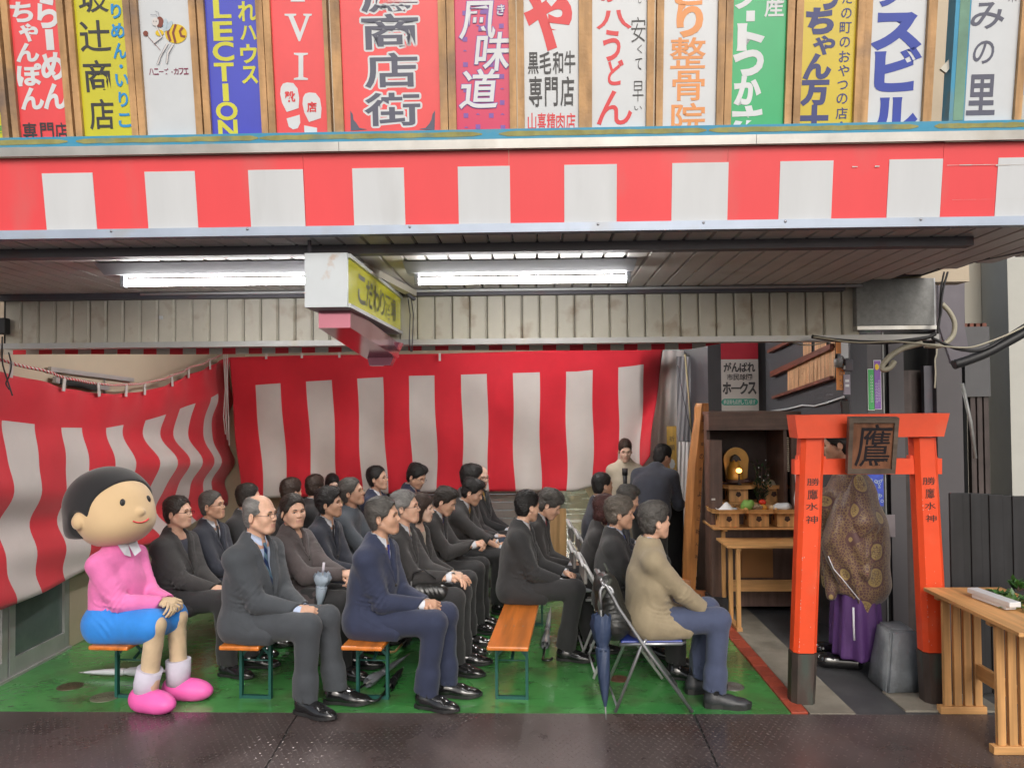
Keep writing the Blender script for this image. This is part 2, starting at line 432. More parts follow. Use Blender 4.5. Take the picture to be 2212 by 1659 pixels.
def frame(o, x, z):
    x = Vector(x).normalized(); z = Vector(z); y = z.cross(x).normalized(); z = x.cross(y)
    M = Matrix.Identity(4)
    for i in range(3): M[i][0], M[i][1], M[i][2], M[i][3] = x[i], y[i], z[i], o[i]
    return M
def ik(S, W, a, b, pole):
    S, W = Vector(S), Vector(W); d = W - S; L = min(d.length, (a + b) * .995); dn = d.normalized()
    W = S + dn * L; x = (a * a - b * b + L * L) / (2 * L); hgt = math.sqrt(max(a * a - x * x, 0))
    p = Vector(pole); p = (p - dn * p.dot(dn)).normalized()
    return S + dn * x + p * hgt, W
_SH = {}
def shoe_tpl(kind='dress', h=.005):
    if kind in _SH: return _SH[kind]
    s = SDF((-.11, -.08, -.02), (.25, .08, .16), h); w_ = 1.0
    s.ell((-.025, 0, .052), (.052, .042, .052), 0)
    s.cap((-.01, 0, .055), (.09, 0, .045), .044, .040, .03)
    s.ell((.115, 0, .035), (.09, .05, .030), .03)
    if kind == 'dress': s.ell((.17, 0, .028), (.055, .036, .021), .02)
    else: s.ell((.16, 0, .034), (.055, .045, .030), .02)
    s.ell((-.012, 0, .105), (.047, .036, .045), .02)
    s.ell((-.012, 0, .14), (.038, .028, .045), .006, 's')
    s.plane((0, 0, .018), (0, 0, -1))
    V, F = s.raw()
    up = np_mesh('shoe', V, F)
    out = [(-.078, .0), (-.07, .03), (-.03, .042), (.04, .038), (.09, .047), (.14, .050), (.19, .036), (.222, .010), (.222, -.010), (.19, -.036), (.14, -.050), (.09, -.047), (.04, -.038), (-.03, -.042), (-.07, -.03)]
    mb = MB()
    t = .030 if kind != 'dress' else .018
    mb.prism([(x * 1.02, y * 1.06) for x, y in out], lambda u, v, tt: (u, v, tt + (max(0, u - .13) * .10 if kind != 'dress' else max(0, u - .14) * .12)), .006, .006 + t)
    if kind == 'dress': mb.prism([(x, y) for x, y in out if x < .0] , lambda u, v, tt: (u, v, tt), .0, .02)
    else: mb.prism([(x, y) for x, y in out], lambda u, v, tt: (u, v, tt), .0, .02)
    # laces
    lc = MB()
    for i in range(4):
        x = .035 + .017 * i; z = .098 - .008 * i - (.0 if kind == 'dress' else -.002)
        lc.tube([(x, -.022, z - .010), (x + .004, 0, z), (x, .022, z - .010)], .0026, 5)
    _SH[kind] = (up, mb.mesh('sole'), lc.mesh('laces')); return _SH[kind]

SKIN = [mat('skin_warm', (.60, .36, .255), .5, var=.12, vscale=25, bump=.08, bscale=300, sub=.15),
        mat('skin_tan', (.50, .29, .195), .5, var=.12, vscale=25, bump=.08, bscale=300, sub=.15),
        mat('skin_fair', (.68, .46, .36), .5, var=.1, vscale=25, bump=.06, bscale=300, sub=.15)]
LIP = [mat('lip_warm', (.50, .26, .20), .45, var=.1), mat('lip_tan', (.42, .21, .155), .45, var=.1), mat('lip_fair', (.55, .29, .23), .45, var=.1)]
def hair_mat(name, col): return mat('hair_' + name, col, .45, var=.55, vscale=30, bump=.9, bscale=120, stretch=(.35, 1.4, .8), spec=.4)
HAIRM = dict(black=hair_mat('black', (.010, .009, .009)), dark=hair_mat('dark', (.022, .017, .014)), grey=hair_mat('grey', (.16, .155, .15)),
             salt=hair_mat('salt', (.065, .06, .055)), brown=hair_mat('brown', (.035, .02, .014)), red=hair_mat('red_brown', (.055, .016, .014)), ash=hair_mat('ash', (.10, .085, .07)), silver=hair_mat('silver', (.28, .28, .28)))
def cloth(name, col, rough=.85, bump=.25, bs=350, var=.12):
    m = mat('cloth_' + name, col, rough, var=var, vscale=9, bump=bump, bscale=bs, sheen=.15); nt = m.node_tree; N = nt.nodes; L = nt.links
    if 'wrinkle' in N: return m
    n = N.new('ShaderNodeTexNoise'); n.name = 'wrinkle'; n.inputs['Scale'].default_value = 9; n.inputs['Detail'].default_value = 3; n.inputs['Distortion'].default_value = 1.4
    n.noise_type = 'RIDGED_MULTIFRACTAL'
    tc = N.new('ShaderNodeTexCoord'); mp = N.new('ShaderNodeMapping'); mp.inputs['Scale'].default_value = (1.2, 1, .8); mp.inputs['Rotation'].default_value = (.4, .5, .2)
    L.new(tc.outputs['Object'], mp.inputs[0]); L.new(mp.outputs[0], n.inputs[0]); b = N.new('ShaderNodeBump'); b.inputs['Strength'].default_value = .16; b.inputs['Distance'].default_value = .012
    L.new(n.outputs[0], b.inputs['Height'])
    P = N['Principled BSDF']
    if P.inputs['Normal'].is_linked: L.new(P.inputs['Normal'].links[0].from_node.outputs[0], b.inputs['Normal'])
    L.new(b.outputs[0], P.inputs['Normal']); return m
EYEW = mat('eye_white', (.55, .52, .5), .3, var=0); EYED = mat('eye_dark', (.012, .008, .006), .15, var=0)
BROWM = mat('brow_hair', (.02, .016, .014), .8, var=.2)
GLASSM = mat('spectacle_metal', (.03, .03, .035), .3, metal=.6, var=0)
GLASSG = mat('spectacle_gold', (.35, .28, .16), .3, metal=.8, var=0)
BLACKSHOE = mat('shoe_leather', (.012, .012, .013), .16, var=.2, vscale=12, bump=.06, bscale=60, coat=.6, rvar=.06)
SOLEM = mat('shoe_sole', (.02, .02, .021), .5, var=.15)
SOCKM = mat('sock_knit', (.014, .014, .018), .9, var=.1, bump=.3, bscale=300)
WHITESH = cloth('white_shirt', (.62, .64, .70), .7, .1)

def person(label, pos, facing=0, seat=.42, size=1., lean=.05, head=(0, 0, 0), skin=0, hkind='norm', hair='short', hairm='dark',
           jac=None, shirt=None, tie=None, trou=None, glasses=None, hz=.008, hands='clasp', legs=(0, 0), W=None, splay=.0, armout=.06,
           open_=(.065, .16), shoe='dress', shoem=None, hh=.004, group=None, wide=1., standing=False, collar=True, lapel=True, skirt=None,
           cuff=True, belly=0., jac_len=.12, mask=False, knee_z=None, name='person', neckdrop=0, coat=False, footz=0, shoes=True, face=True, knee_x=.465, legr=1., lap=None):
    """a seated (or standing) figure facing local +X"""
    rt = empty(name, (pos[0], pos[1], 0), facing, label, 'person', group)
    rt.scale = (size, size, size); zs = seat / size; k = lean
    u = Vector((math.sin(k), 0, math.cos(k))); f = Vector((math.cos(k), 0, -math.sin(k)))
    if standing: H = Vector((0, 0, .90))
    else: H = Vector((0, 0, zs + .10))
    k2 = k * .5; u2 = Vector((math.sin(k2), 0, math.cos(k2)))
    C = H + u2 * .27; Nb = C + u * .225
    hr, hp, hy = head   # roll, pitch (down +), yaw (left +)
    HM = Matrix.Translation(Nb + u * .02 + Vector((.0, 0, 0))) @ Euler((hr, hp, hy)).to_matrix().to_4x4() @ Matrix.Translation((.043, 0, .117 - neckdrop)) @ Matrix.Scale(.94, 4)
    nv = lambda v: tuple(v)
    sd = {1: None, -1: None}
    Y = Vector((0, 1, 0))
    # arms
    J = {}
    for sg in (1, -1):
        S = Nb - u * .098 + Y * (.168 * wide * sg)
        if W and W.get(sg) is not None: Wt = Vector(W[sg])
        elif standing: Wt = H + Vector((.06, .24 * sg, -.06))
        else: Wt = Vector((.36 if sg < 0 else .345, .035 * sg, zs + .175 + belly * .3))
        E, Wr = ik(S, Wt, .285, .25, Vector((-.35, armout / .1 * .42 * sg, -.8)))
        J[sg] = (S, E, Wr)
    # legs
    K = {}
    for sg in (1, -1):
        hp_ = H + Y * (.085 * sg) + Vector((0.0, 0, -.01))
        if standing: kn = hp_ + Vector((.02, .01 * sg, -.42)); an = Vector((-.02 + legs[0 if sg < 0 else 1], kn.y + .01 * sg, .09))
        else:
            kn = Vector((knee_x, (.10 + splay) * sg, (knee_z or (zs + .115)))); an = Vector((knee_x + legs[0 if sg < 0 else 1], (.10 + splay * .8) * sg, .09 + footz))
            an = kn + (an - kn).normalized() * min((an - kn).length, .46) if (an - kn).length > .46 else an
        K[sg] = (hp_, kn, an)
    # core body (hidden below the clothes) + head + hands
    V, F, MI, bvh = get_head(hkind, hh)
    parts = [(xf(HM, V), F, MI)]
    b = SDF((-.3, -.34, .02), (.7, .34, Nb.z + .06), .02)
    b.cap(H, C, .10, .095, .04, sq=((0, 1, 0), 1.3)).cap(C, Nb - u * .06, .09, .075, .04, sq=((0, 1, 0), 1.5)).cap(Nb - u * .05, HM @ Vector((-.04, 0, -.12)), .05, .05, .03)
    for sg in (1, -1):
        S, E, Wr = J[sg]; b.cap(S, E, .04, .034, .02).cap(E, Wr, .033, .024, .02)
        hp_, kn, an = K[sg]; b.cap(hp_, kn, .065, .045, .03).cap(kn, an, .042, .03, .02)
    bv, bf = b.raw(); parts.append((bv, bf, np.zeros(len(bf), int)))
    curls = {'clasp': (.45, .75, .5), 'rest': (.25, .45, .3), 'fist': (1.0, 1.1, .7), 'hold': (.8, .9, .6)}
    for sg in (1, -1):
        S, E, Wr = J[sg]; fd = (Wr - E).normalized()
        if hands == 'clasp' and not standing:
            dx = Vector((fd.x * .75 + .25, fd.y * .55 - .35 * sg, fd.z * .55 - .12)); pn = Vector((.05, .55 * sg, .75))
            pos_ = Wr + Vector((.0, -.002 * sg, .008 if sg < 0 else -.006))
        else: dx = fd + Vector((.1, -.1 * sg, 0)); pn = Vector((.2, .35 * sg, .9)) if not standing else Vector((0, sg, .1)); pos_ = Wr
        HV, HF = hand_tpl(curls.get(hands, curls['rest']), .0042 if hz < .011 else .006)
        HV = HV.copy(); HF2 = HF
        if sg > 0: HV[:, 1] *= -1; HF2 = HF[:, ::-1]
        parts.append((xf(frame(pos_ - dx.normalized() * .005, dx, pn), HV), HF2, np.zeros(len(HF), int)))
    o = 0; VV = []; FF = []; MM = []
    for v, f_, m_ in parts: VV.append(v); FF.append(f_ + o); MM.append(m_); o += len(v)
    body = link('body', np_mesh('body', np.concatenate(VV), np.concatenate(FF), np.concatenate(MM)), (list(skin) if isinstance(skin, tuple) else [SKIN[skin], LIP[skin]]), rt)
    # eyes, brows
    def surf(y, z, off=0):
        hit = bvh.ray_cast(Vector((.2, y, z)), Vector((-1, 0, 0)))[0]
        return (hit.x if hit else .08) + off
    for sg in ((1, -1) if face else ()):
        x = surf(.031 * sg, .001); e = MB()
        e.ball((x - .0015, .031 * sg, .001), (.004, .0125, .0048), 0, 10, 6).ball((x + .0012, .0305 * sg, .0008), (.0028, .0056, .0046), 1, 8, 6)
        pts = [(surf(yy * sg, .006 - 30 * (yy - .031) ** 2, .0012), yy * sg, .0062 - 25 * (yy - .031) ** 2) for yy in (.018, .024, .031, .038, .044)]
        e.tube(pts, .0014, 5, 1)
        me = e.mesh('eye'); me.transform(HM); link('eye', me, [EYEW, EYED], rt)
    e = MB()
    for sg in ((1, -1) if face else ()):
        pts = [(surf(yy * sg, zz, .001), yy * sg, zz) for yy, zz in ((.016, .020), (.026, .025), (.036, .026), (.047, .020))]
        e.tube(pts, [.0025, .0032, .003, .0014], 5)
    if e.v: me = e.mesh('eyebrows'); me.transform(HM); link('eyebrows', me, BROWM if hairm in ('black', 'dark', 'brown', 'red') else HAIRM['salt'], rt)
    if hair:
        wd = {'norm': 1.0, 'wide': 1.1, 'slim': .92}[hkind]
        me = hair_mesh(hair, max(hh, .0045), wd).copy(); me.transform(HM); link('hair', me, HAIRM[hairm], rt)
    if glasses:
        g = MB()
        for sg in (1, -1):
            ring = [(surf(.0, .0, .004) - .004 + .010 - abs(.032 + .020 * math.cos(t)) * .12, (.032 + .020 * math.cos(t)) * sg, -.004 + .014 * math.sin(t)) for t in [i * math.pi / 8 for i in range(17)]]
            ring = [(max(p[0], surf(p[1], p[2], .003)), p[1], p[2]) for p in ring]
            g.tube(ring, .0014, 5, 0, cap=False); g.tube([(ring[0][0], .052 * sg, -.002), (.04, .077 * sg, .004), (-.01, .084 * sg, .002)], .0015, 5)
        g.tube([(surf(0, .002, .005), -.012, .002), (surf(0, .002, .006), 0, .004), (surf(0, .002, .005), .012, .002)], .0014, 5)
        me = g.mesh('glasses'); me.transform(HM); link('glasses', me, glasses, rt)
    if mask:
        m_ = SDF((.02, -.08, -.13), (.15, .08, .02), .005); m_.ell((.062, 0, -.06), (.062, .062, .055), 0); m_.plane((.03, 0, 0), (-1, 0, 0)); m_.noise(.002, 30)
        v, f_ = m_.raw(); me = np_mesh('face_mask', v, f_); me.transform(HM); link('face_mask', me, mat('mask_white', (.7, .72, .75), .8, var=.03), rt)
    # shirt / jersey
    lo = (-.28, -.36, (zs - .03) if not standing else .55); hi = (.55, .36, Nb.z + .10)
    def torso(s, g, arms=True, k=.05):
        s.ell(H + Vector((.01, 0, .0)), (.135 + g + belly * .5, .165 * wide + g, .12), .03)
        s.cap(H + u2 * .05 + f * (.015 + belly * .4), C - u2 * .05 + f * (.012 + belly * .5), .108 + g + belly * .4, .108 + g + belly * .3, k, sq=((0, 1, 0), 1.34 * wide))
        s.cap(C - u2 * .03 + f * .004, C + u * .115, .108 + g, .095 + g, k, sq=((0, 1, 0), 1.52 * wide))
        s.cap(C + u * .118 - Y * (.125 * wide), C + u * .118 + Y * (.125 * wide), .060 + g, .060 + g, k)
        s.cap(Nb - u * .03, C + u * .125 + Y * (.12 * wide), .050 + g, .050 + g, k).cap(Nb - u * .03, C + u * .125 - Y * (.12 * wide), .050 + g, .050 + g, k)
        s.cap(Nb - u * .06, Nb - u * .005 - f * .005, .062 + g, .054 + g, .05)
        return s
    if shirt is not None:
        s = SDF(lo, hi, max(hz, .009)); torso(s, -.012)
        v, f_ = s.raw(); parts = [(v, f_)]
        # collar: standing band
        mbc = MB()
        if collar:
            n = 20
            for i in range(n):
                pass
        me = np_mesh('shirt', v, f_); sh = link('shirt', me, shirt, rt)
        cm = MB()
        if collar:
            A = []; n = 24
            cb = Nb + u * .008 + f * .004
            for i in range(n + 1):
                t = math.pi * (.10 + 1.8 * i / n); front = max(0, math.cos(t))
                rad = .060; q = cb + f * (rad * 1.0 * math.cos(t)) + Y * (rad * math.sin(t) * 1.02)
                q0 = q - u * (.012 + front * .028) ; q1 = cb + f * (rad * .93 * math.cos(t)) + Y * (rad * .95 * math.sin(t)) + u * (.036 - front * .03)
                q2 = cb + f * (rad * 1.12 * math.cos(t) + .006) + Y * (rad * 1.12 * math.sin(t)) - u * (.002 + front * .045)
                A.append((q0, q1, q2))
            vs = [p for a_ in A for p in a_]; fs = []
            for i in range(n):
                a0 = 3 * i; fs += [(a0, a0 + 3, a0 + 4, a0 + 1), (a0 + 1, a0 + 4, a0 + 5, a0 + 2)]
            cm.add(vs, fs, 0, True)
        if cuff:
            for sg in (1, -1):
                S, E, Wr = J[sg]; d = (Wr - E).normalized()
                cm.tube([Wr - d * .03, Wr + d * .010], [.032, .033], 14, cap=False)
        if cm.v: cm.obj('shirt_collar', shirt, sh)
    # jacket
    if jac is not None:
        s = SDF(lo, hi, hz); torso(s, .014); s.cap(H + u2 * .02 - f * .012, C - f * .008, .146, .136, .05, sq=((0, 1, 0), 1.30 * wide))
        dz = jac_len
        if not standing:
            s.cap(H + Vector((-.02, 0, -.02)), H + Vector((.10, 0, -.035)), .142, .124, .05, sq=((0, 1, 0), 1.48 * wide)); s.cap(H + Vector((.10, 0, -.03)), H + Vector((.22, 0, -.035)), .122, .112, .04, sq=((0, 1, 0), 1.62 * wide))
            if coat:
                for sg in (1, -1): s.cap(K[sg][0], K[sg][0].lerp(K[sg][1], .6), .098, .09, .04)
        else:
            s.cap(H, H - u2 * dz, .128, .135, .05, sq=((0, 1, 0), 1.35 * wide))
        for sg in (1, -1):
            S, E, Wr = J[sg]
            s.cap(S, E, .066 * wide, .063, .035); s.cap(E, Wr, .063, .046, .025)
            s.cap(S - Y * .04 * sg + u * .004, S + Y * .008 * sg, .060, .058, .03)
        # folds
        for sg in (1, -1):
            S, E, Wr = J[sg]; du = (E - S).normalized(); df = (Wr - E).normalized()
            s.fold(E, (du + df), .042, .0085, .10, ph=sg, bend=1.3)
            s.fold(E + df * .10, df + Vector((0, .3 * sg, .3)), .05, .005, .09, ph=1.3)
            s.fold(S + du * .12, (du + Vector((.5, 0, .1))), .06, .004, .09, ph=.5)
            s.fold(H + Vector((.03, .14 * sg, .08)), (.45, 0, 1), .06, .0075, .13, ph=sg * .7, bend=1.6)
            s.fold(S - Y * .05 * sg - u * .12, (.6, .3 * sg, .7), .07, .004, .10, ph=1.)
        s.fold(H + Vector((.12, 0, .09)), (0.2, 0, 1), .06, .008, .13, bend=1.5)
        s.noise(.0035, 9); s.noise(.0015, 28)
        if not standing: s.plane((0, 0, zs - .0), (0, 0, -1)); s.plane((.25 if not coat else .36, 0, zs + .02), (1, 0, -.55), .006)
        else: s.plane(H - u * dz, -u, .004)
        for sg in (1, -1):   # cuffs open
            S, E, Wr = J[sg]; d = (Wr - E).normalized(); s.cap(Wr + d * .028, Wr + d * .07, .040, .07, .002, 's')
        if open_:
            wv, zv = open_; P = s.full(); rel = P - np.array(C, np.float32)
            un, fn = np.array(u, np.float32), np.array(f, np.float32)
            tz = rel @ un; tx = rel @ fn; z0 = .225 - .0 - zv - .17; z0 = -.03 - (zv - .16)
            half = np.clip((tz - z0) / (.23 - z0), 0, 1.15) * wv
            m = np.maximum(np.maximum(abs(P[..., 1]) - half, .02 - tx), z0 - tz)
            s.d = np.maximum(s.d, -m)
        # neck hole
        s.cap(Nb - u * .02 + f * .005, Nb + u * .09, .056, .062, .004, 's')
        v, f_ = s.raw(); me = np_mesh('jacket', v, f_); jk = link('jacket', me, jac, rt)
        jb = BVHTree.FromPolygons([tuple(q) for q in v], [tuple(q) for q in f_]) if (lapel or tie) else None
        def onto(bv_, y, z, lift):
            o_ = C + u * z + Y * y + f * .5; hit = bv_.ray_cast(o_, -f)
            return (hit[0] + f * lift) if hit[0] else None
        if lapel and open_:
            wv, zv = open_; z0 = -.03 - (zv - .16); lp = MB()
            for sg in (1, -1):
                rows = []
                for i in range(13):
                    t = i / 12; z = z0 + (.212 - z0) * t; half = (z - z0) / (.23 - z0) * wv
                    wl = .008 + .052 * min(1, t * 1.5) * (1 if t < .68 else (.72 if t < .80 else 1 - (t - .8) * .6))
                    row = []
                    for j in range(4):
                        y = (half - .004 + wl * j / 3) * sg; q = onto(jb, (abs(y) + .006) * sg, z, .007 if 0 < j < 3 else .003)
                        row.append(q)
                    rows.append(row)
                for i in range(12):
                    for j in range(3):
                        q = (rows[i][j], rows[i][j + 1], rows[i + 1][j + 1], rows[i + 1][j])
                        if all(p is not None for p in q) and max((a_ - b_).length for a_ in q for b_ in q) < .075: lp.add(q, [(0, 1, 2, 3)], 0, True)
            # back collar roll
            cb = Nb - u * .020; vs = []
            for i in range(15):
                t = math.pi * (.42 + 1.16 * i / 14)
                for rr, zz in ((.068, .030), (.077, .026), (.084, -.018)):
                    vs.append(cb + f * (rr * math.cos(t)) + Y * (rr * 1.05 * math.sin(t)) + u * (zz - .012 * max(0, math.cos(t) + .3)))
            fs = []
            for i in range(14): fs += [(3 * i, 3 * i + 1, 3 * i + 4, 3 * i + 3), (3 * i + 1, 3 * i + 2, 3 * i + 5, 3 * i + 4)]
            lp.add(vs, fs, 0, True); lp.obj('lapels', jac, jk)
            bt = MB()
            for z in (z0 - .012, z0 - .11):
                q = onto(jb, .006, z, .003)
                if q: bt.ball(q, .009, 0, 8, 5)
            for sg in (1, -1):
                S, E, Wr = J[sg]; d = (Wr - E).normalized(); out = Vector((0, -1, .1)) if sg < 0 else Vector((0, 1, .1)); out = (out - d * out.dot(d)).normalized()
                for i in range(3): bt.ball(Wr - d * (.03 + .017 * i) + out * .0405 - Vector((0, 0, .012)), .0055, 0, 6, 4)
            if bt.v: bt.obj('buttons', mat('button_horn', (.03, .025, .02), .3, var=.2), jk)
    if jac is not None and lapel and not standing and hz < .011:
        pk_ = MB(); rows = []
        for i in range(7):
            col = []
            for j in range(3):
                o_ = Vector((.015 + .022 * i, -.6, zs + .205 - .010 * i - .024 * j)); hit = jb.ray_cast(o_, Vector((0, 1, 0)))[0]
                col.append(hit + Vector((0, -(.002 if j == 0 else .006), 0)) if hit else None)
            rows.append(col)
        for i in range(6):
            for j in range(2):
                q = (rows[i][j], rows[i][j + 1], rows[i + 1][j + 1], rows[i + 1][j])
                if all(p is not None for p in q) and max((a_ - b_).length for a_ in q for b_ in q) < .06: pk_.add(q, [(0, 1, 2, 3)], 0, True)
        if pk_.v: pk_.obj('pocket_flap', jac, jk)
    # tie
    if tie and shirt is not None:
        sb = BVHTree.FromPolygons([tuple(q) for q in me_verts(sh)], [tuple(p.vertices) for p in sh.data.polygons])
        rows = []; z_ = -.06 - ((open_[1] - .16) if open_ else 0)
        for i in range(11):
            t = i / 10; z = .205 - (.205 - z_) * t; wt = .016 if i == 0 else (.017 if i == 1 else .012 + .024 * t)
            hit = [None] * 3
            for j, y in enumerate((-wt, 0, wt)):
                hh_ = sb.ray_cast(C + u * z + Y * y + f * .5, -f)[0]
                hit[j] = (hh_ + f * (.008 if j == 1 else .004) + f * (.006 if i < 2 else 0)) if hh_ else None
            rows.append(hit)
        tm = MB()
        for i in range(10):
            for j in range(2):
                q = (rows[i][j], rows[i][j + 1], rows[i + 1][j + 1], rows[i + 1][j])
                if all(p is not None for p in q): tm.add(q, [(0, 3, 2, 1)], 0, True)
        if tm.v: tm.obj('necktie', tie, rt)
    # trousers
    if trou is not None:
        s = SDF((-.24, -.34, .04), (.66, .34, (zs + .28) if not standing else 1.05), max(hz, .009))
        s.ell(H + Vector((.0, 0, -.015)), (.14, .165 * wide, .095), .03)
        for sg in (1, -1):
            hp_, kn, an = K[sg]
            s.cap(hp_, kn, .101 * wide * legr, .076 * legr, .04); s.cap(kn, kn.lerp(an, .8), .077 * legr, .063 * legr, .03); s.cap(kn.lerp(an, .75), an + Vector((0, 0, -.01)), .063 * legr, .065 * legr, .03, sq=((1, 0, 0), 1.18))
            sh_ = (an - kn).normalized(); th = (kn - hp_).normalized()
            s.fold(kn + Vector((-.05, 0, -.03)), (sh_ - th), .035, .008, .085, ph=sg, bend=1.2)
            s.fold(hp_.lerp(kn, .35), (th + Vector((0, 0, .5))), .05, .006, .12, ph=.4, bend=1.4)
            s.fold(kn.lerp(an, .8), sh_, .045, .006, .09, ph=.9 * sg, bend=1.6)
            s.fold(kn.lerp(an, .4), Vector((0, 1, .25)), .06, .003, .13)
        s.noise(.003, 10); s.noise(.0012, 30)
        if not standing: s.plane((0, 0, zs), (0, 0, -1)) if False else None
        if not standing:   # flattened where it meets the seat
            P = s.full(); v_ = np.where(P[..., 0] < .30, zs - P[..., 2], -1.); s.d = np.maximum(s.d, np.minimum(v_, .05))
        for sg in (1, -1):
            hp_, kn, an = K[sg]; d = (an - kn).normalized(); P = s.full(); side = (P[..., 1] * sg > 0)
            v_ = (P - np.array(an + d * .005, np.float32)) @ np.array(d * .85 + Vector((-.12, 0, 0)), np.float32); v_ = np.where(side & (P[..., 2] < .3), v_, -1); s.d = np.maximum(s.d, v_)
            s.cap(an, an + d * .05, .056, .062, .002, 's')
        v, f_ = s.raw(); link('trousers', np_mesh('trousers', v, f_), trou, rt)
    if skirt is not None:
        s = SDF((-.26, -.36, .04), (.62, .36, (zs + .30) if not standing else 1.0), max(hz, .009))
        if standing: s.cap(H + Vector((0, 0, .05)), (0, 0, .25), .125, .17, .03, sq=((0, 1, 0), 1.3)); s.noise(.006, 6, (1.6, 1.6, .2)); s.plane((0, 0, .24), (0, 0, -1))
        else:
            s.ell(H + Vector((0, 0, -.01)), (.15, .18, .10), .03)
            for sg in (1, -1): s.cap(K[sg][0], K[sg][1], .10, .088, .09)
            s.cap(K[1][1], K[1][1] - Vector((0, 0, .22)), .08, .09, .09); s.cap(K[-1][1], K[-1][1] - Vector((0, 0, .22)), .08, .09, .09)
            s.noise(.005, 9)
        v, f_ = s.raw(); link('skirt', np_mesh('skirt', v, f_), skirt, rt)
    # shoes and socks
    up, so_, lc = shoe_tpl(shoe)
    for sg in ((1, -1) if shoes else ()):
        hp_, kn, an = K[sg]
        o_ = link('shoe', up, shoem or BLACKSHOE, rt); o_.location = (an.x + .005, an.y, footz); o_.rotation_euler = (0, 0, .16 * sg)
        link('sole', so_, SOLEM, o_); link('laces', lc, SOCKM, o_)
        sk = MB().tube([(an.x - .005, an.y, .06 + footz), tuple(an.lerp(kn, .25))], [.040, .044], 12)
        sk.obj('sock', SOCKM, rt)
    return rt, dict(H=H, C=C, Nb=Nb, J=J, K=K, HM=HM, u=u, f=f)
def me_verts(o):
    a = np.empty(len(o.data.vertices) * 3, np.float32); o.data.vertices.foreach_get('co', a); return a.reshape(-1, 3)

# ================================================================== materials
RED = (.62, .022, .028); 
M_red = mat('fascia_red', (.82, .075, .085), .45, var=.05, vscale=2.5, stain=(.45, .22, .20), stain_amt=.4, stain_scale=2, stretch=(1, 1, .3))
M_white = mat('fascia_white', (.62, .64, .66), .45, var=.05, vscale=3, stain=(.40, .40, .40), stain_amt=.3, stain_scale=2.5, stretch=(1.5, 1, .25))
M_alu = mat('painted_aluminium', (.36, .42, .52), .4, metal=.2, var=.08, stain=(.30, .25, .17), stain_amt=.3, stain_scale=5)
M_alu2 = mat('bare_aluminium', (.55, .55, .54), .32, metal=.75, var=.15, vscale=5, stain=(.4, .38, .34), stain_amt=.5, stain_scale=4)
M_blue = mat('frame_blue_paint', (.05, .30, .48), .5, var=.12, stain=(.18, .24, .2), stain_amt=.6, stain_scale=6)
M_ochre = mat('frame_ochre_paint', (.30, .29, .10), .7, var=.25, vscale=12, stain=(.1, .22, .25), stain_amt=.6, stain_scale=9)
M_wood = mat('sign_timber', (.50, .29, .13), .6, var=.15, grain='z', stain=(.16, .12, .10), stain_amt=.85, stain_scale=2.2, bump=.3, bscale=40)
M_soffit = mat('soffit_steel', (.62, .60, .58), .45, var=.1, vscale=3, stain=(.25, .18, .12), stain_amt=.35, stain_scale=3)
M_cream = mat('transom_cream', (.57, .54, .46), .5, var=.1, vscale=3, stain=(.26, .16, .09), stain_amt=.55, stain_scale=6)
M_beam = mat('beam_grey', (.085, .082, .10), .55, var=.15, stain=(.12, .05, .05), stain_amt=.5, stain_scale=5)
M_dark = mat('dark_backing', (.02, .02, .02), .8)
M_beige = mat('beige_wall', (.50, .42, .31), .7, var=.06, vscale=2, bump=.1, stain=(.3, .24, .17), stain_amt=.25)
M_steel = mat('tread_steel', (.115, .090, .087), .34, metal=.3, var=.25, vscale=1.6, bump=.12, bscale=90, rvar=.16, stain=(.09, .035, .02), stain_amt=.4, stain_scale=1.2)
M_lug = mat('tread_lug', (.20, .17, .16), .28, metal=.6, var=.2)
M_galv = mat('galvanised_box', (.25, .255, .25), .5, metal=.25, var=.2, vscale=25, bump=.1)

def band(name, x0, x1, p_lo, p_hi, m, parent, t=.02, o=None, n=None):
    pass
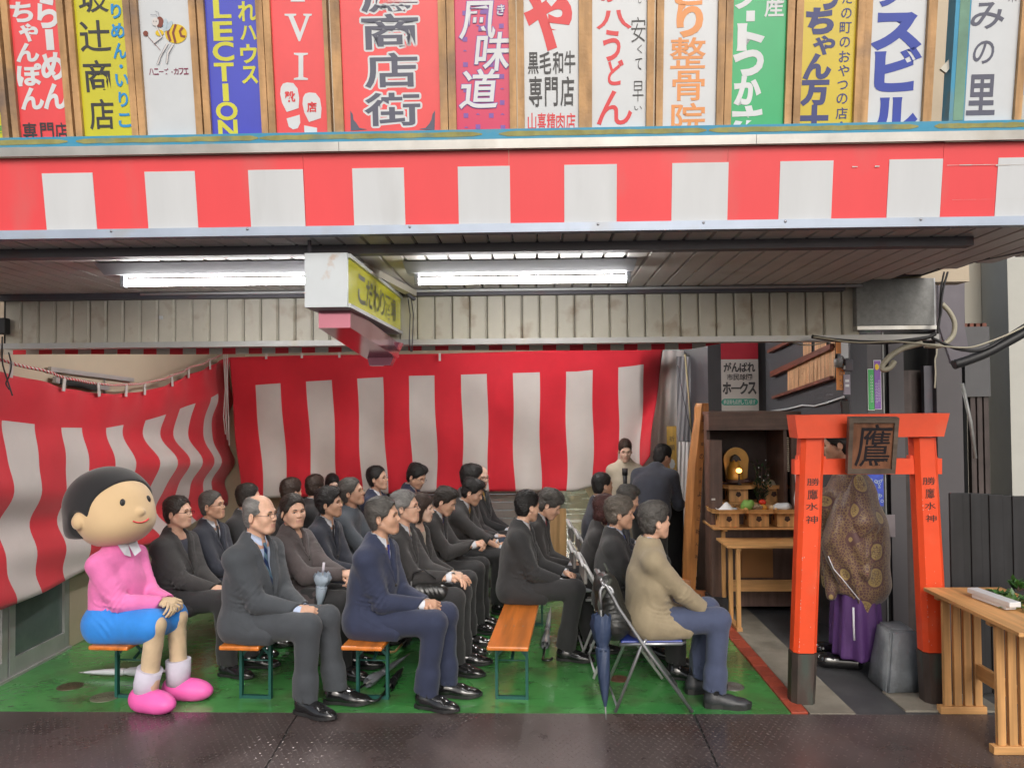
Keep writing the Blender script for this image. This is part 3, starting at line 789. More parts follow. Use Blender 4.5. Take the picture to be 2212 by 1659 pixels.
# ================================================================== ground
def wetfloor():
    m = bpy.data.materials.new('wet_green_paint'); m.use_nodes = True; nt = m.node_tree; N = nt.nodes; L = nt.links; b = N['Principled BSDF']
    tc = N.new('ShaderNodeTexCoord')
    def noise(sc, det=6, st=(1, 1, 1)):
        mp = N.new('ShaderNodeMapping'); mp.inputs['Scale'].default_value = st; L.new(tc.outputs['Object'], mp.inputs[0])
        n = N.new('ShaderNodeTexNoise'); n.inputs['Scale'].default_value = sc; n.inputs['Detail'].default_value = det; L.new(mp.outputs[0], n.inputs[0]); return n.outputs[0]
    def ramp(src, a, b_, c=0., d=1.):
        r = N.new('ShaderNodeMapRange'); r.inputs[1].default_value = a; r.inputs[2].default_value = b_; r.inputs[3].default_value = c; r.inputs[4].default_value = d; L.new(src, r.inputs[0]); return r.outputs[0]
    def mix(f, a, c):
        x = N.new('ShaderNodeMix'); x.data_type = 'RGBA'
        L.new(f, x.inputs[0])
        for i, q in ((6, a), (7, c)):
            if isinstance(q, tuple): x.inputs[i].default_value = (*q, 1)
            else: L.new(q, x.inputs[i])
        return x.outputs[2]
    c = mix(ramp(noise(1.3), .38, .62), (.045, .22, .055), (.085, .31, .085))
    c = mix(ramp(noise(2.2, 8), .50, .66, 0, .75), c, (.085, .095, .050))
    c = mix(ramp(noise(7, 8, (1, 2, 1)), .55, .7, 0, .6), c, (.035, .10, .035))
    c = mix(ramp(noise(.9, 4), .58, .72, 0, .55), c, (.13, .20, .09))
    # bright wet sheen of the back aisle, painted in as paler floor colour
    sp = N.new('ShaderNodeSeparateXYZ'); L.new(tc.outputs['Object'], sp.inputs[0])
    ad = N.new('ShaderNodeMath'); ad.operation = 'ADD'; L.new(sp.outputs[1], ad.inputs[0]); L.new(ramp(noise(1.1), 0, 1, -1.5, 1.5), ad.inputs[1])
    c = mix(ramp(ad.outputs[0], 7.0, 9.6, 0, .8), c, (.22, .24, .19))
    L.new(c, b.inputs['Base Color'])
    L.new(ramp(noise(1.7, 5), .40, .62, .07, .34), b.inputs['Roughness'])
    bp = N.new('ShaderNodeBump'); bp.inputs['Strength'].default_value = .35; bp.inputs['Distance'].default_value = .012; L.new(noise(14, 5), bp.inputs['Height']); L.new(bp.outputs[0], b.inputs['Normal'])
    b.inputs['Coat Weight'].default_value = .35; b.inputs['Coat Roughness'].default_value = .12
    return m
M_green = wetfloor()
FY = 4.87
M_asph = mat('street_asphalt', (.06, .06, .06), .55, var=.2, vscale=8, bump=.3, bscale=200)
M_conc = mat('kerb_concrete', (.24, .22, .18), .65, var=.2, vscale=5, bump=.3, bscale=120, stain=(.10, .09, .07), stain_amt=.6)
M_yard = mat('yard_tarmac', (.06, .062, .066), .5, var=.25, vscale=3, bump=.3, bscale=150, stain=(.10, .10, .10), stain_amt=.4)
g = MB().box((-60, -60, -.30), (60, 60, -.012)).obj('street_ground', M_asph); tag(g, kind='structure')
g = MB().box((-3.9, FY, -.01), (1.585, 26, 0)).obj('green_floor', M_green); tag(g, kind='structure')
# red brick edging: bricks laid end to end
edge = empty('brick_edging', (1.64, FY, 0), 0); tag(edge, kind='structure')
bb = MB().box((-.052, .004, -.01), (.052, .204, .012), bev=.004).mesh('brick')
M_brick = [mat('brick_red_a', (.34, .055, .025), .6, var=.2, vscale=20, bump=.3), mat('brick_red_b', (.28, .045, .022), .6, var=.25, vscale=20, bump=.3)]
for i in range(13):
    me = bb.copy() if i < 2 else bb_ms[i % 2]
    if i == 0: bb_ms = []
    if i < 2: me.materials.append(M_brick[i]); bb_ms.append(me)
    o = link('brick', me, None, edge); o.location = (random.uniform(-.003, .003), i * .209, random.uniform(-.002, .002)); o.rotation_euler.z = random.uniform(-.01, .01)
g = MB().box((1.70, FY, -.012), (1.98, 12, .004)).obj('concrete_kerb', M_conc); tag(g, kind='structure')
g = MB().box((1.98, FY, -.012), (6, 14, 0)).obj('shrine_yard', M_yard); tag(g, kind='structure')
g = MB().box((2.30, 4.90, 0), (2.9, 5.22, .012)).obj('concrete_pad', M_conc); tag(g, kind='structure')
# steel tread plates with raised lugs
cracks = [-9, (flo(640, 1546).x, flo(572, 1659).x), (flo(1500, 1546).x, flo(1552, 1659).x), 9]
y0, y1 = flo(600, 1700).y - 1.2, FY - .006
pl = empty('steel_deck', (0, 0, 0)); tag(pl, kind='structure')
def crackx(c, y):
    if not isinstance(c, tuple): return c
    ya, yb = flo(640, 1546).y, flo(572, 1659).y; return c[0] + (c[1] - c[0]) * (y - ya) / (yb - ya)
lug = MB()
def addlug(x, y, s):
    a = R(48) * s + random.uniform(-.06, .06); L_ = .0125; W_ = .0045; ca, sa = math.cos(a), math.sin(a); h_ = .0022
    f = lambda u, v, z: (x + u * ca - v * sa, y + u * sa + v * ca, z)
    lug.add([f(-L_, 0, 0), f(0, -W_, 0), f(L_, 0, 0), f(0, W_, 0), f(-L_ * .45, 0, h_), f(L_ * .45, 0, h_)], [(0, 1, 5, 4), (1, 2, 5), (2, 3, 4, 5), (3, 0, 4)])
for i in range(3):
    a, b = cracks[i], cracks[i + 1]; yy = np.linspace(y0, y1, 12); mb = MB()
    jit = [random.uniform(-.004, .004) for _ in yy]
    gap = .006
    poly = [(crackx(a, y) + gap + jit[k], y) for k, y in enumerate(yy)] + [(crackx(b, y) - gap + jit[k], y) for k, y in list(enumerate(yy))[::-1]]
    poly = poly[::-1]
    mb.prism(poly, lambda u, v, t: (u, v, t), -.012, .0, 0)
    mb.obj('steel_plate', M_steel, pl)
yy = y0 + .02; r_ = 0
while yy < y1 - .012:
    x = -3.1 + (.021 if r_ % 2 else 0)
    while x < 3.0:
        worn = math.sin(x * 2.1 + 1.3) * math.cos(yy * 2.6 - x) 
        if random.random() > (.55 if worn > .55 else .03): addlug(x, yy, 1 if (r_ + int(round(x / .042))) % 2 else -1)
        x += .042
    yy += .034; r_ += 1
o = lug.obj('tread_lugs', M_lug, pl); o['kind'] = 'stuff'
# floor drains and manhole
def lid(px, py, r, m, label, cat, ring=True):
    p = flo(px, py); rt = empty('drain_cover', (p.x, p.y, 0), 0, label, cat)
    mb = MB().lathe([(0, .004), (r * .94, .004), (r, .002), (r, -.004)], 28); mb.obj('lid', m, rt)
    d = MB()
    for k in range(5): d.lathe([(r * (.18 + .15 * k), .004), (r * (.18 + .15 * k) + .004, .007), (r * (.18 + .15 * k) + .009, .004)], 24)
    for k in range(8):
        a = k * math.pi / 4; d.beam((r * .2 * math.cos(a), r * .2 * math.sin(a), .005), (r * .85 * math.cos(a), r * .85 * math.sin(a), .005), .005, .003)
    d.obj('raised_ribs', m, rt)
M_iron = mat('cast_iron_worn', (.17, .16, .15), .4, metal=.5, var=.2); M_rust = mat('rusted_iron', (.10, .04, .022), .7, var=.4, vscale=30, bump=.4)
lid(1580, 1482, .085, M_iron, 'round grey metal cover in the green floor beside the beige jacket man', 'drain cover')
lid(1338, 1466, .07, M_rust, 'small rusty drain grate under the navy folding chair', 'drain cover')
lid(228, 1505, .095, mat('painted_iron', (.11, .12, .08), .4, var=.3), 'round painted-over cover under the leftmost bench', 'drain cover')
lid(152, 1482, .085, mat('painted_iron_brown', (.07, .06, .035), .4, var=.3), 'faint brown round cover beside the white umbrella on the floor', 'drain cover')
p0, p1 = flo(30, 1445), flo(30, 1445)

# ================================================================== canopy
YF, YT, ZC = 3.5, 5.1, at(1152, 503, 3.5).z
cz = at(1152, 626, YT).z
T9 = R(9); VU = Vector((0, -math.sin(T9), math.cos(T9))); FN = Vector((0, -math.cos(T9), -math.sin(T9)))
zt = at(1152, 484, YF).z
P0 = Vector((0, YF, zt))
def fp(px, py, off=0.):     # photo point on the leaning fascia plane, pushed out by off
    return onplane(px, py, P0 + FN * off, FN)
def fpl(u, v, off=0.): return P0 + Vector((u, 0, 0)) + VU * v + FN * off
def fuv(px, py, off=0.):
    q = fp(px, py, off) - P0; return q.x, q.dot(VU)
canopy = empty('street_canopy', (0, YF, ZC), 0, 'projecting metal canopy with a red and white striped fascia over the gathering', 'canopy')
XL, XR = -3.6, 2.62
def cp(name, mb, m, parent=None):
    me = mb.mesh(name); me.transform(Matrix.Translation((0, -YF, -ZC))); return link(name, me, m, parent or canopy)
# bottom edge rail
cp('edge_rail', MB().box((XL, YF - .02, ZC), (XR + .2, YF + .03, zt + .0)), M_alu)
scr = MB()
for px in (240, 534, 885, 1292, 1520, 1697, 1990): q = at(px, 494, YF - .022); scr.ball((q.x, q.y, (ZC + zt) / 2 + .01), (.006, .003, .006), 0, 8, 5)
cp('rail_screws', scr, mat('screw_steel', (.3, .3, .32), .3, metal=.8))
vtop = fuv(1152, 323)[1]; vwt = fuv(1152, 358)[1]
stripes = []
for a, b in ((92, 203), (313, 423), (536, 656), (760, 873), (987, 1101), (1216, 1331), (1448, 1571), (1680, 1796), (1914, 2031), (2148, 2290)):
    u0 = fuv(a + 3, 420)[0]; u1 = fuv(b + 1, 420)[0]; stripes.append((u0, u1))
# re-space evenly: pitch from the outer ones
def pan(u0, u1, v0, v1, off, m, name, th=.006):
    mb = MB(); vs = [fpl(u, v, o_) for o_ in (off, off - th) for u, v in ((u0, v0), (u1, v0), (u1, v1), (u0, v1))]
    mb.add(vs, [(0, 1, 2, 3), (7, 6, 5, 4), (0, 4, 5, 1), (1, 5, 6, 2), (2, 6, 7, 3), (3, 7, 4, 0)]); return cp(name, mb, m)
seams = [XL, fuv(657, 400)[0], fuv(1100, 400)[0], fuv(1571, 400)[0], fuv(2034, 400)[0], XR + .2]
for i in range(5): pan(seams[i] + .0008, seams[i + 1] - .0008, .002, vtop, 0, M_red, 'fascia_panel')
for u0, u1 in stripes: pan(u0, u1, .002, vwt, .003, M_white, 'white_stripe', .003)
# tape and scratches on the right
M_tape = mat('old_tape', (.55, .52, .50), .4, var=.2)
tp_ = MB()
for (a, b, y, hh_) in ((2045, 2150, 357, 4), (2150, 2212, 357, 5), (1840, 1852, 361, 4), (1889, 1899, 360, 4), (2056, 2212, 431, 2.0)):
    u0, v0 = fuv(a, y + hh_ / 2); u1, v1 = fuv(b, y - hh_ / 2)
    n_ = max(1, int((u1 - u0) / .05)); pts_t = []; 
    for k in range(n_):
        ua = u0 + (u1 - u0) * k / n_; ub = u0 + (u1 - u0) * (k + 1) / n_; j1, j2 = random.uniform(0, .4) * (v1 - v0), random.uniform(0, .4) * (v1 - v0)
        tp_.add([fpl(ua, v0 + j1, .0045), fpl(ub, v0 + j2, .0045), fpl(ub, v1 - j2, .0045), fpl(ua, v1 - j1, .0045)], [(0, 1, 2, 3)])
cp('tape_scraps', tp_, M_tape)
# metal ledge above, blue frame above that
vl = fuv(1152, 302)[1]; vb = fuv(1152, 279)[1]
def bar(u0, u1, v0, v1, o0, o1, m, name, parent=None):
    mb = MB(); vs = [fpl(u, v, o_) for o_ in (o1, o0) for u, v in ((u0, v0), (u1, v0), (u1, v1), (u0, v1))]
    mb.add(vs, [(0, 1, 2, 3), (7, 6, 5, 4), (0, 4, 5, 1), (1, 5, 6, 2), (2, 6, 7, 3), (3, 7, 4, 0)])
    return cp(name, mb, m, parent)
sx = [XL, fuv(735, 310)[0], fuv(1630, 305)[0], XR + .2]
for i in range(3): bar(sx[i] + .001, sx[i + 1] - .001, vtop + .002, vl, -.04, .03, M_alu2, 'ledge_strip')
# ------------------------------------------------------------------ sign row frame
signrow = empty('sign_frame', (0, YF, ZC), 0, 'long blue painted steel frame with worn ochre strips under the row of shop signs', 'frame')
bar(XL, XR + .2, vl + .001, vb, -.05, .012, M_blue, 'bottom_rail', signrow)
for a, b in ((-300, 148), (168, 560), (563, 1042), (1078, 1525), (1530, 1980), (2015, 2260)):
    ya, yb = (302 - 12 - (a - 1152) * .0127), 0
    u0, v0 = fuv(a, 290 - (a - 1152) * .0127 + 5); u1, _ = fuv(b, 290)
    n_ = 24; mb = MB(); vc = (vl + vb) / 2 + .002; hv = (vb - vl) * .24
    up_ = [fpl(u0 + (u1 - u0) * k / n_, vc + hv * random.uniform(.8, 1.1) * (.3 if k in (0, n_) else 1), .0135) for k in range(n_ + 1)]
    dn_ = [fpl(u0 + (u1 - u0) * k / n_, vc - hv * random.uniform(.8, 1.1) * (.3 if k in (0, n_) else 1), .0135) for k in range(n_ + 1)]
    mb.add(dn_ + up_, [(k, k + 1, n_ + 2 + k, n_ + 1 + k) for k in range(n_)]); cp('worn_strip', mb, M_ochre, signrow)
u0, u1 = fuv(2050, 200)[0], fuv(2083, 200)[0]
SH = vb + .98
bar(u0, u1, vb, SH + .3, -.05, .012, M_blue, 'post', signrow); bar(u0 + .018, u1 - .006, vb + .002, SH + .3, .012, .0135, mat('post_green', (.16, .30, .22), .6, var=.2, stain=(.3, .33, .3), stain_amt=.5), 'worn_strip', signrow)
bar(XL, XR + .2, SH, SH + .06, -.05, -.012, M_blue, 'top_rail', signrow)
# building face behind the signs
bw = MB().box((-4.2, YT + .0, cz + .02), (2.86, YT + .15, 5.2)).obj('upper_wall', M_beige); tag(bw, 'plain beige building wall standing behind the row of shop signs', 'wall')
bkb = MB(); bkb.beam(fp(2036, 155, -.02), fp(2056, 133, -.02), .015, .03); bkb.beam(fpl(fuv(2040,150)[0],.2,-.3), fpl(fuv(2056,133)[0],.35,-.02),.02,.03)
o = cp('brace', bkb, M_cream, signrow)

# ------------------------------------------------------------------ the shop signs
CB = (0, 726, 1467)
def lbox(ci, x0, y0, x1, y1):
    cx, cy = CB[ci] + (x0 + x1) / 2 * .3369, (y0 + y1) / 2 * .3369; w_ = (x1 - x0) * .3369; h_ = (y1 - y0) * .3369
    ua, _ = fuv(cx - w_ / 2, cy, -.02); ub, _ = fuv(cx + w_ / 2, cy, -.02); _, va = fuv(cx, cy + h_ / 2, -.02); _, v2 = fuv(cx, cy - h_ / 2, -.02)
    return ua, va, ub, v2
def fixz(v): return v
def sfn(u, v, t):
    q = fpl(u, min(v, SH - .01), -.02 + .0015 + t); return (q.x, q.y - YF, q.z - ZC)
def ink(name, c, rough=.4): return mat('ink_' + name, c, rough, var=.06)
INK = dict(white=ink('white', (.66, .68, .70)), black=ink('black', (.045, .045, .05)), blue=ink('blue', (.03, .27, .60)), yellow=ink('yellow', (.62, .60, .06)), red=ink('red', (.68, .05, .06)),
           slate=ink('slate', (.10, .105, .15)), orange=ink('orange', (.75, .30, .10)), navy=ink('navy', (.045, .055, .18)), royal=ink('royal', (.03, .06, .36)), maroon=ink('maroon', (.22, .03, .08)), brown=ink('brown', (.22, .06, .04)),
           gold=ink('gold', (.72, .50, .02)), green=ink('green', (.05, .35, .10)), pale=ink('pale', (.45, .55, .62)), purple=ink('purple', (.22, .10, .38)), skin=ink('skin', (.66, .62, .60)), teal=ink('teal', (.04, .32, .24)))
FACE = dict(red=mat('board_red', (.80, .075, .085), .3, var=.06, coat=.4), yellow=mat('board_yellow', (.58, .54, .03), .3, var=.06, coat=.4), white=mat('board_white', (.60, .63, .66), .3, var=.04, coat=.4),
            blue=mat('board_blue', (.055, .07, .52), .3, var=.05, coat=.4), crimson=mat('board_crimson', (.62, .035, .12), .3, var=.05, coat=.4), green=mat('board_green', (.02, .40, .15), .3, var=.05, coat=.4), gold=mat('board_gold', (.60, .46, .03), .3, var=.05, coat=.4))
def sign(ci, x0, x1, face, lab, texts, lb=45, rb=45):
    cj, x1 = (ci, x1) if not isinstance(x1, tuple) else x1
    u0 = fuv(CB[ci] + x0 * .3369, 275, -.02)[0]; u1 = fuv(CB[cj] + x1 * .3369, 275, -.02)[0]
    rt = empty('shop_sign', (0, YF, ZC), 0, lab, 'sign', 'row of tall shop signs above the canopy')
    bar(u0, u1, vb - .01, SH - .004, -.035, -.02, FACE[face], 'face_panel', rt)
    k = .3369 / 1660 * 3.5
    if lb: bar(u0 - lb * k + .001, u0 - .0005, vb - .008, SH, -.045, -.002 + random.uniform(-.002, .002), M_wood, 'frame_board', rt)
    if rb: bar(u1 + .0005, u1 + rb * k - .001, vb - .008, SH, -.045, -.002 + random.uniform(-.002, .002), M_wood, 'frame_board', rt)
    lift = 0
    for nm, col, items in texts:
        its = []
        for it in items:
            b_ = lbox(*((it[6] if len(it) > 6 and it[6] is not None else ci,) + tuple(it[1:5])))
            its.append((it[0], *b_, it[5], it[7] if len(it) > 7 else 0))
        letters(nm, its, lambda u, v, t, l=lift: sfn(u, v, l), INK[col], rt); lift += .0012
    return rt
def pshape(rt, name, col, ci, polys, lift=.0):
    mb = MB()
    for poly in polys:
        pts = []
        for x, y in poly:
            u, v = fuv(CB[ci] + x * .3369, y * .3369, -.02); pts.append(sfn(u, v, lift))
        mb.add(pts, [list(range(len(pts)))])
    return mb.obj(name, INK[col], rt)
def ellp(cx, cy, rx, ry, n=20, a=0): return [(cx + rx * math.cos(t) * math.cos(a) - ry * math.sin(t) * math.sin(a), cy + rx * math.cos(t) * math.sin(a) + ry * math.sin(t) * math.cos(a)) for t in [2 * math.pi * i / n for i in range(n)]]
def stroke(pts, w_):
    L_, Rr = [], []
    for i, (x, y) in enumerate(pts):
        ax, ay = pts[max(i - 1, 0)]; bx, by = pts[min(i + 1, len(pts) - 1)]; d = math.hypot(bx - ax, by - ay) or 1; nx_, ny_ = -(by - ay) / d * w_ / 2, (bx - ax) / d * w_ / 2
        L_.append((x + nx_, y + ny_)); Rr.append((x - nx_, y - ny_))
    return L_ + Rr[::-1]
def outline(rt, ci, items, wpx, col, sh=0, lift=0.):
    mb = MB(); n = 0
    for c, a, b, d, e in items:
        v, f, _ = glyph(c, .016); _, _, (bx0, by0, bx1, by1) = glyph(c, 0.0)
        for k in range(12):
            t = k * math.pi / 6; n += 1
            u0, v0, u1, v1 = lbox(ci, a + wpx * math.cos(t), b + wpx * math.sin(t), d + wpx * math.cos(t), e + wpx * math.sin(t)); sx = (u1 - u0) / (bx1 - bx0); sy = (v1 - v0) / (by1 - by0)
            mb.add([sfn(u0 + (x - bx0) * sx + sh * (y - by0) * sy, v0 + (y - by0) * sy, lift + .00003 * k) for x, y in v], f)
    return mb.obj('lettering_outline', INK[col], rt)
sign(0, -190, 28, 'yellow', 'yellow shop sign sliver at the very left edge of the sign row', [('lettering', 'green', [('屋', -55, 810, 26, 880, .013)]), ('lettering', 'black', [('場', -75, 600, 6, 720, .013)])])
sign(0, 133, 438, 'red', 'red shop sign with white ramen and champon lettering in two columns', [
    ('lettering', 'white', [('ち', 75, 20, 205, 140, .04), ('ゃ', 130, 160, 240, 265, .04), ('ん', 110, 285, 245, 395, .04), ('ぽ', 115, 415, 265, 550, .04), ('ん', 140, 570, 275, 700, .04), ('ら', 245, -5, 365, 175, .04), ('|', 306, 195, 334, 320, .03), ('め', 270, 345, 410, 510, .04), ('ん', 285, 545, 425, 695, .04)]),
    ('lettering', 'black', [('専', 150, 790, 237, 900, .013), ('門', 262, 790, 345, 900, .013), ('店', 355, 790, 437, 900, .013)])])
sign(0, 540, 855, 'yellow', 'yellow shop sign with black kanji and a smaller blue hiragana column', [
    ('lettering', 'black', [('坂', 505, -75, 690, 80, .013), ('辻', 515, 135, 705, 330, .013), ('商', 540, 390, 715, 590, .013), ('店', 575, 640, 730, 830, .013)]),
    ('lettering', 'blue', [('り', 715, 30, 775, 120, .03), ('め', 715, 155, 800, 245, .03), ('ん', 730, 282, 810, 375, .03), ('・', 768, 417, 788, 440, .01), ('い', 745, 480, 825, 555, .03), ('り', 765, 595, 820, 685, .03), ('こ', 765, 732, 838, 815, .03)])])
s3 = sign(0, 945, 1265, 'white', 'white cafe sign with a small bee emblem and maroon name', [
    ('lettering', 'maroon', [(c, 957 + 32 * i, 442, 985 + 32 * i, 482, .02) for i, c in enumerate('ハニーズ')] + [('・', 1100, 460, 1108, 468, .01)] + [(c, 1116 + 32 * i, 440, 1145 + 32 * i, 480, .02) for i, c in enumerate('カフェ')])])
pshape(s3, 'bee_body', 'gold', 0, [ellp(1130, 220, 70, 62), ellp(1025, 215, 27, 20), ellp(1015, 150, 4, 4)], .0014)
pshape(s3, 'bee_stripes', 'brown', 0, [stroke([(1092, 168), (1078, 215), (1095, 268)], 16), stroke([(1130, 160), (1112, 215), (1128, 278)], 15), stroke([(1175, 180), (1155, 205), (1165, 235), (1190, 240)], 16), ellp(1027, 145, 24, 34), stroke([(940, 225), (1030, 325)], 3), ellp(936, 218, 16, 17)], .0026)
pshape(s3, 'bee_figure', 'skin', 0, [ellp(1000, 145, 22, 26), stroke([(1005, 170), (1040, 240), (990, 280)], 10), stroke([(1080, 280), (1030, 370), (1015, 415)], 8), stroke([(1115, 285), (1080, 345), (1072, 410)], 8)], .0038)
pshape(s3, 'bee_wings', 'pale', 0, [ellp(1062, 165, 14, 42, a=.1), ellp(1088, 170, 14, 36, a=.5)], .0032)
pshape(s3, 'bee_outline', 'slate', 0, [stroke([(1015, 118), (1005, 100), (968, 100)], 2.5), stroke([(1025, 115), (1020, 85), (998, 76)], 2.5), stroke([(1012, 172), (1048, 242), (985, 290)], 2), stroke([(1070, 285), (1025, 370), (1008, 418)], 2), stroke([(1090, 285), (1045, 350), (1022, 416)], 2), stroke([(1105, 285), (1072, 345), (1067, 408)], 2), stroke([(1125, 288), (1092, 345), (1078, 408)], 2), ellp(990, 142, 3, 3), ellp(1005, 142, 3, 3)], .005)
sign(0, 1362, 1685, 'blue', 'blue shop sign with yellow capital letters reading down beside katakana', [
    ('lettering', 'yellow', [('L', 1375, 5, 1475, 115, .03), ('E', 1375, 145, 1485, 260, .03), ('C', 1370, 275, 1495, 390, .03), ('T', 1380, 410, 1495, 520, .03), ('I', 1432, 540, 1464, 650, .01), ('O', 1390, 660, 1520, 770, .03), ('N', 1405, 775, 1520, 885, .03),
                             ('れ', 1530, 15, 1640, 135, .03), ('ハ', 1545, 170, 1640, 255, .03), ('ウ', 1545, 290, 1645, 405, .03), ('ス', 1555, 430, 1650, 535, .03)])])
s5 = sign(0, 1775, 2105, 'red', 'red shoe shop sign with serif capitals and two white footprints', [], rb=28)
def serifI(x0, y0, x1, y1): c = (x0 + x1) / 2; w_ = (x1 - x0) * .17; return [(x0, y0), (x1, y0), (x1, y0 + 10), (c + w_, y0 + 18), (c + w_, y1 - 18), (x1, y1 - 10), (x1, y1), (x0, y1), (x0, y1 - 10), (c - w_, y1 - 18), (c - w_, y0 + 18), (x0, y0 + 10)]
foot = lambda x, y: [(x + 18, y + 8), (x + 45, y), (x + 85, y + 5), (x + 112, y + 40), (x + 122, y + 100), (x + 118, y + 165), (x + 42, y + 190), (x + 12, y + 130), (x, y + 75), (x + 4, y + 32)]
pshape(s5, 'lettering', 'white', 0, [serifI(1885, 342, 1975, 515), serifI(1865, -150, 1955, 14), [(1825, 92), (1900, 92), (1900, 102), (1882, 108), (1925, 212), (1962, 108), (1945, 102), (1945, 92), (2000, 92), (2000, 102), (1984, 108), (1925, 268), (1915, 268), (1850, 108), (1825, 102)]])
pshape(s5, 'footprints', 'white', 0, [foot(1797, 531), [(1838, 762), (1922, 738), (1926, 790), (1910, 825), (1880, 832), (1852, 815)], foot(1940, 595), [(1950, 806), (2034, 822), (2034, 890), (1955, 890)]])
letters('footprint_lettering', [('靴', *lbox(0, 1830, 590, 1892, 655), .03), ('店', *lbox(0, 1970, 657, 2030, 720), .03)], lambda u, v, t: sfn(u, v, .0014), INK['red'], s5)
s6t = [('鷹', 165, -200, 525, 75), ('商', 170, 95, 522, 315), ('店', 190, 345, 518, 560), ('街', 190, 600, 535, 805)]
s6 = sign(1, 55, 672, 'red', 'widest red sign with outlined dark kanji for the shopping street', [
    ('lettering', 'slate', [(c, a, b, d, e, .016) for c, a, b, d, e in s6t])], lb=60, rb=50)
outline(s6, 1, s6t, 13, 'white', 0, -.0014)
pshape(s6, 'corner_ornaments', 'slate', 1, [[(92, 712), (108, 735), (112, 770), (130, 790), (150, 822), (200, 832), (95, 840)], [(635, 710), (618, 735), (612, 770), (598, 795), (575, 822), (530, 830), (632, 838)]], .0006)
s7 = sign(1, 775, 1115, 'crimson', 'crimson sign with white brush kanji over a purple check pattern', [], lb=50)
sq = [[(x, y), (x + 30, y), (x + 30, y + 30), (x, y + 30)] for x, y in [(810, 72), (812, 240), (815, 402), (817, 565), (818, 728), (978, 70), (980, 402), (976, 565), (980, 728), (1045, 155), (1046, 320), (1048, 478), (1050, 645), (895, 800), (1055, 805)]]
sq += [[(x, y + 10), (x + 14, y), (x + 30, y + 10)] for x, y in [(895, 160), (812, 322), (975, 488), (1050, 565), (895, 728), (1052, 728), (820, 812)]]
pshape(s7, 'check_pattern', 'purple', 1, sq)['kind'] = 'stuff'
t7 = [('風', 790, 15, 1010, 250), ('味', 885, 215, 1100, 455), ('道', 790, 450, 1025, 695), ('き', 1030, 35, 1075, 100)]
outline(s7, 1, t7, 4, 'purple', .12, .0008)
letters('lettering', [(c, *lbox(1, a, b, d, e), .014, .12) for c, a, b, d, e in t7], lambda u, v, t: sfn(u, v, .0028), INK['white'], s7)
sign(1, 1210, 1555, 'white', 'white butcher sign with a huge red kana over black kanji', [('lettering', 'red', [('や', 1240, -60, 1505, 300, .06, None, -.05), ('山', 1230, 728, 1283, 840, .013), ('喜', 1292, 728, 1345, 840, .013), ('精', 1352, 728, 1405, 840, .013), ('肉', 1412, 728, 1465, 840, .013), ('店', 1474, 728, 1533, 840, .013)]),
    ('lettering', 'black', [('黒', 1232, 340, 1297, 475, .013), ('毛', 1305, 335, 1378, 475, .013), ('和', 1390, 335, 1455, 475, .013), ('牛', 1465, 330, 1533, 470, .013), ('専', 1238, 495, 1320, 685, .013), ('門', 1340, 500, 1420, 680, .013), ('店', 1440, 495, 1525, 680, .013)])])
sign(1, 1640, 1985, 'white', 'white noodle shop sign with loose red brush kana and thin black writing', [('lettering', 'red', [('八', 1675, 70, 1890, 185, .02), ('う', 1715, 200, 1820, 390, .025), ('ど', 1745, 390, 1840, 545, .025), ('ん', 1675, 585, 1895, 800, .01), ('の', 1690, -80, 1790, 15, .02)]),
    ('lettering', 'black', [('安', 1890, 110, 1985, 275, -.012), ('く', 1930, 290, 1962, 345, -.008), ('て', 1918, 375, 1962, 450, -.005), ('早', 1900, 520, 1972, 655, -.012), ('い', 1912, 682, 1960, 708, -.005), ('し', 1938, -20, 1958, 25, -.005)])])
sign(1, 2090, (2, 232), 'white', 'white clinic sign with orange kana and kanji', [('lettering', 'orange', [('と', -15, -75, 135, 30, .06, 2), ('り', -5, 40, 142, 230, .05, 2), ('整', -55, 245, 166, 440, .013, 2), ('骨', -40, 458, 160, 645, .013, 2), ('院', -48, 665, 165, 860, .013, 2)])])
sign(2, 325, 665, 'green', 'green shop sign with chunky white kana', [('lettering', 'white', [('ノ', 375, -60, 490, 50, .06), ('■', 430, 72, 485, 140, .0), ('ト', 390, 165, 525, 315, .07), ('つ', 360, 335, 530, 480, .06), ('か', 360, 500, 515, 665, .05), ('さ', 350, 690, 520, 860, .05), ('産', 550, -40, 670, 110, .013)])])
sign(2, 765, 1105, 'gold', 'golden yellow snack shop sign with navy kana in two columns', [('lettering', 'navy', [('っ', 905, -50, 1010, 55, .06), ('ち', 825, 62, 980, 212, .06), ('ゃ', 865, 235, 995, 350, .03), ('ん', 805, 355, 965, 502, .05), ('万', 790, 525, 950, 668, .06), ('十', 785, 685, 945, 850, .06),
    ('た', 1045, -35, 1108, 25, .01), ('の', 1040, 55, 1105, 120, .01), ('町', 1030, 145, 1103, 215, .01), ('の', 1030, 240, 1095, 305, .01), ('お', 1025, 330, 1095, 400, .01), ('や', 1020, 420, 1090, 490, .01), ('つ', 1015, 520, 1080, 575, .01), ('の', 1010, 602, 1078, 668, .01), ('店', 1005, 692, 1078, 765, .01), ('・', 1032, 782, 1048, 796, .01)])])
sign(2, 1197, 1545, 'white', 'white building sign with big royal blue katakana', [('lettering', 'royal', [('ン', 1300, -110, 1430, 35, .05), ('ス', 1260, 100, 1530, 305, .06), ('ビ', 1270, 325, 1525, 575, .055), ('ル', 1240, 640, 1510, 850, .05)])], rb=55)
sign(2, 1825, 2130, 'white', 'rightmost white sign with flowing dark brush characters', [('lettering', 'slate', [('み', 1870, 20, 2075, 185, .015, None, .1), ('の', 1880, 265, 2010, 410, .01, None, .1), ('里', 1850, 485, 2025, 735, .02), ('木', 2110, -45, 2165, 20, -.01)])], lb=0)

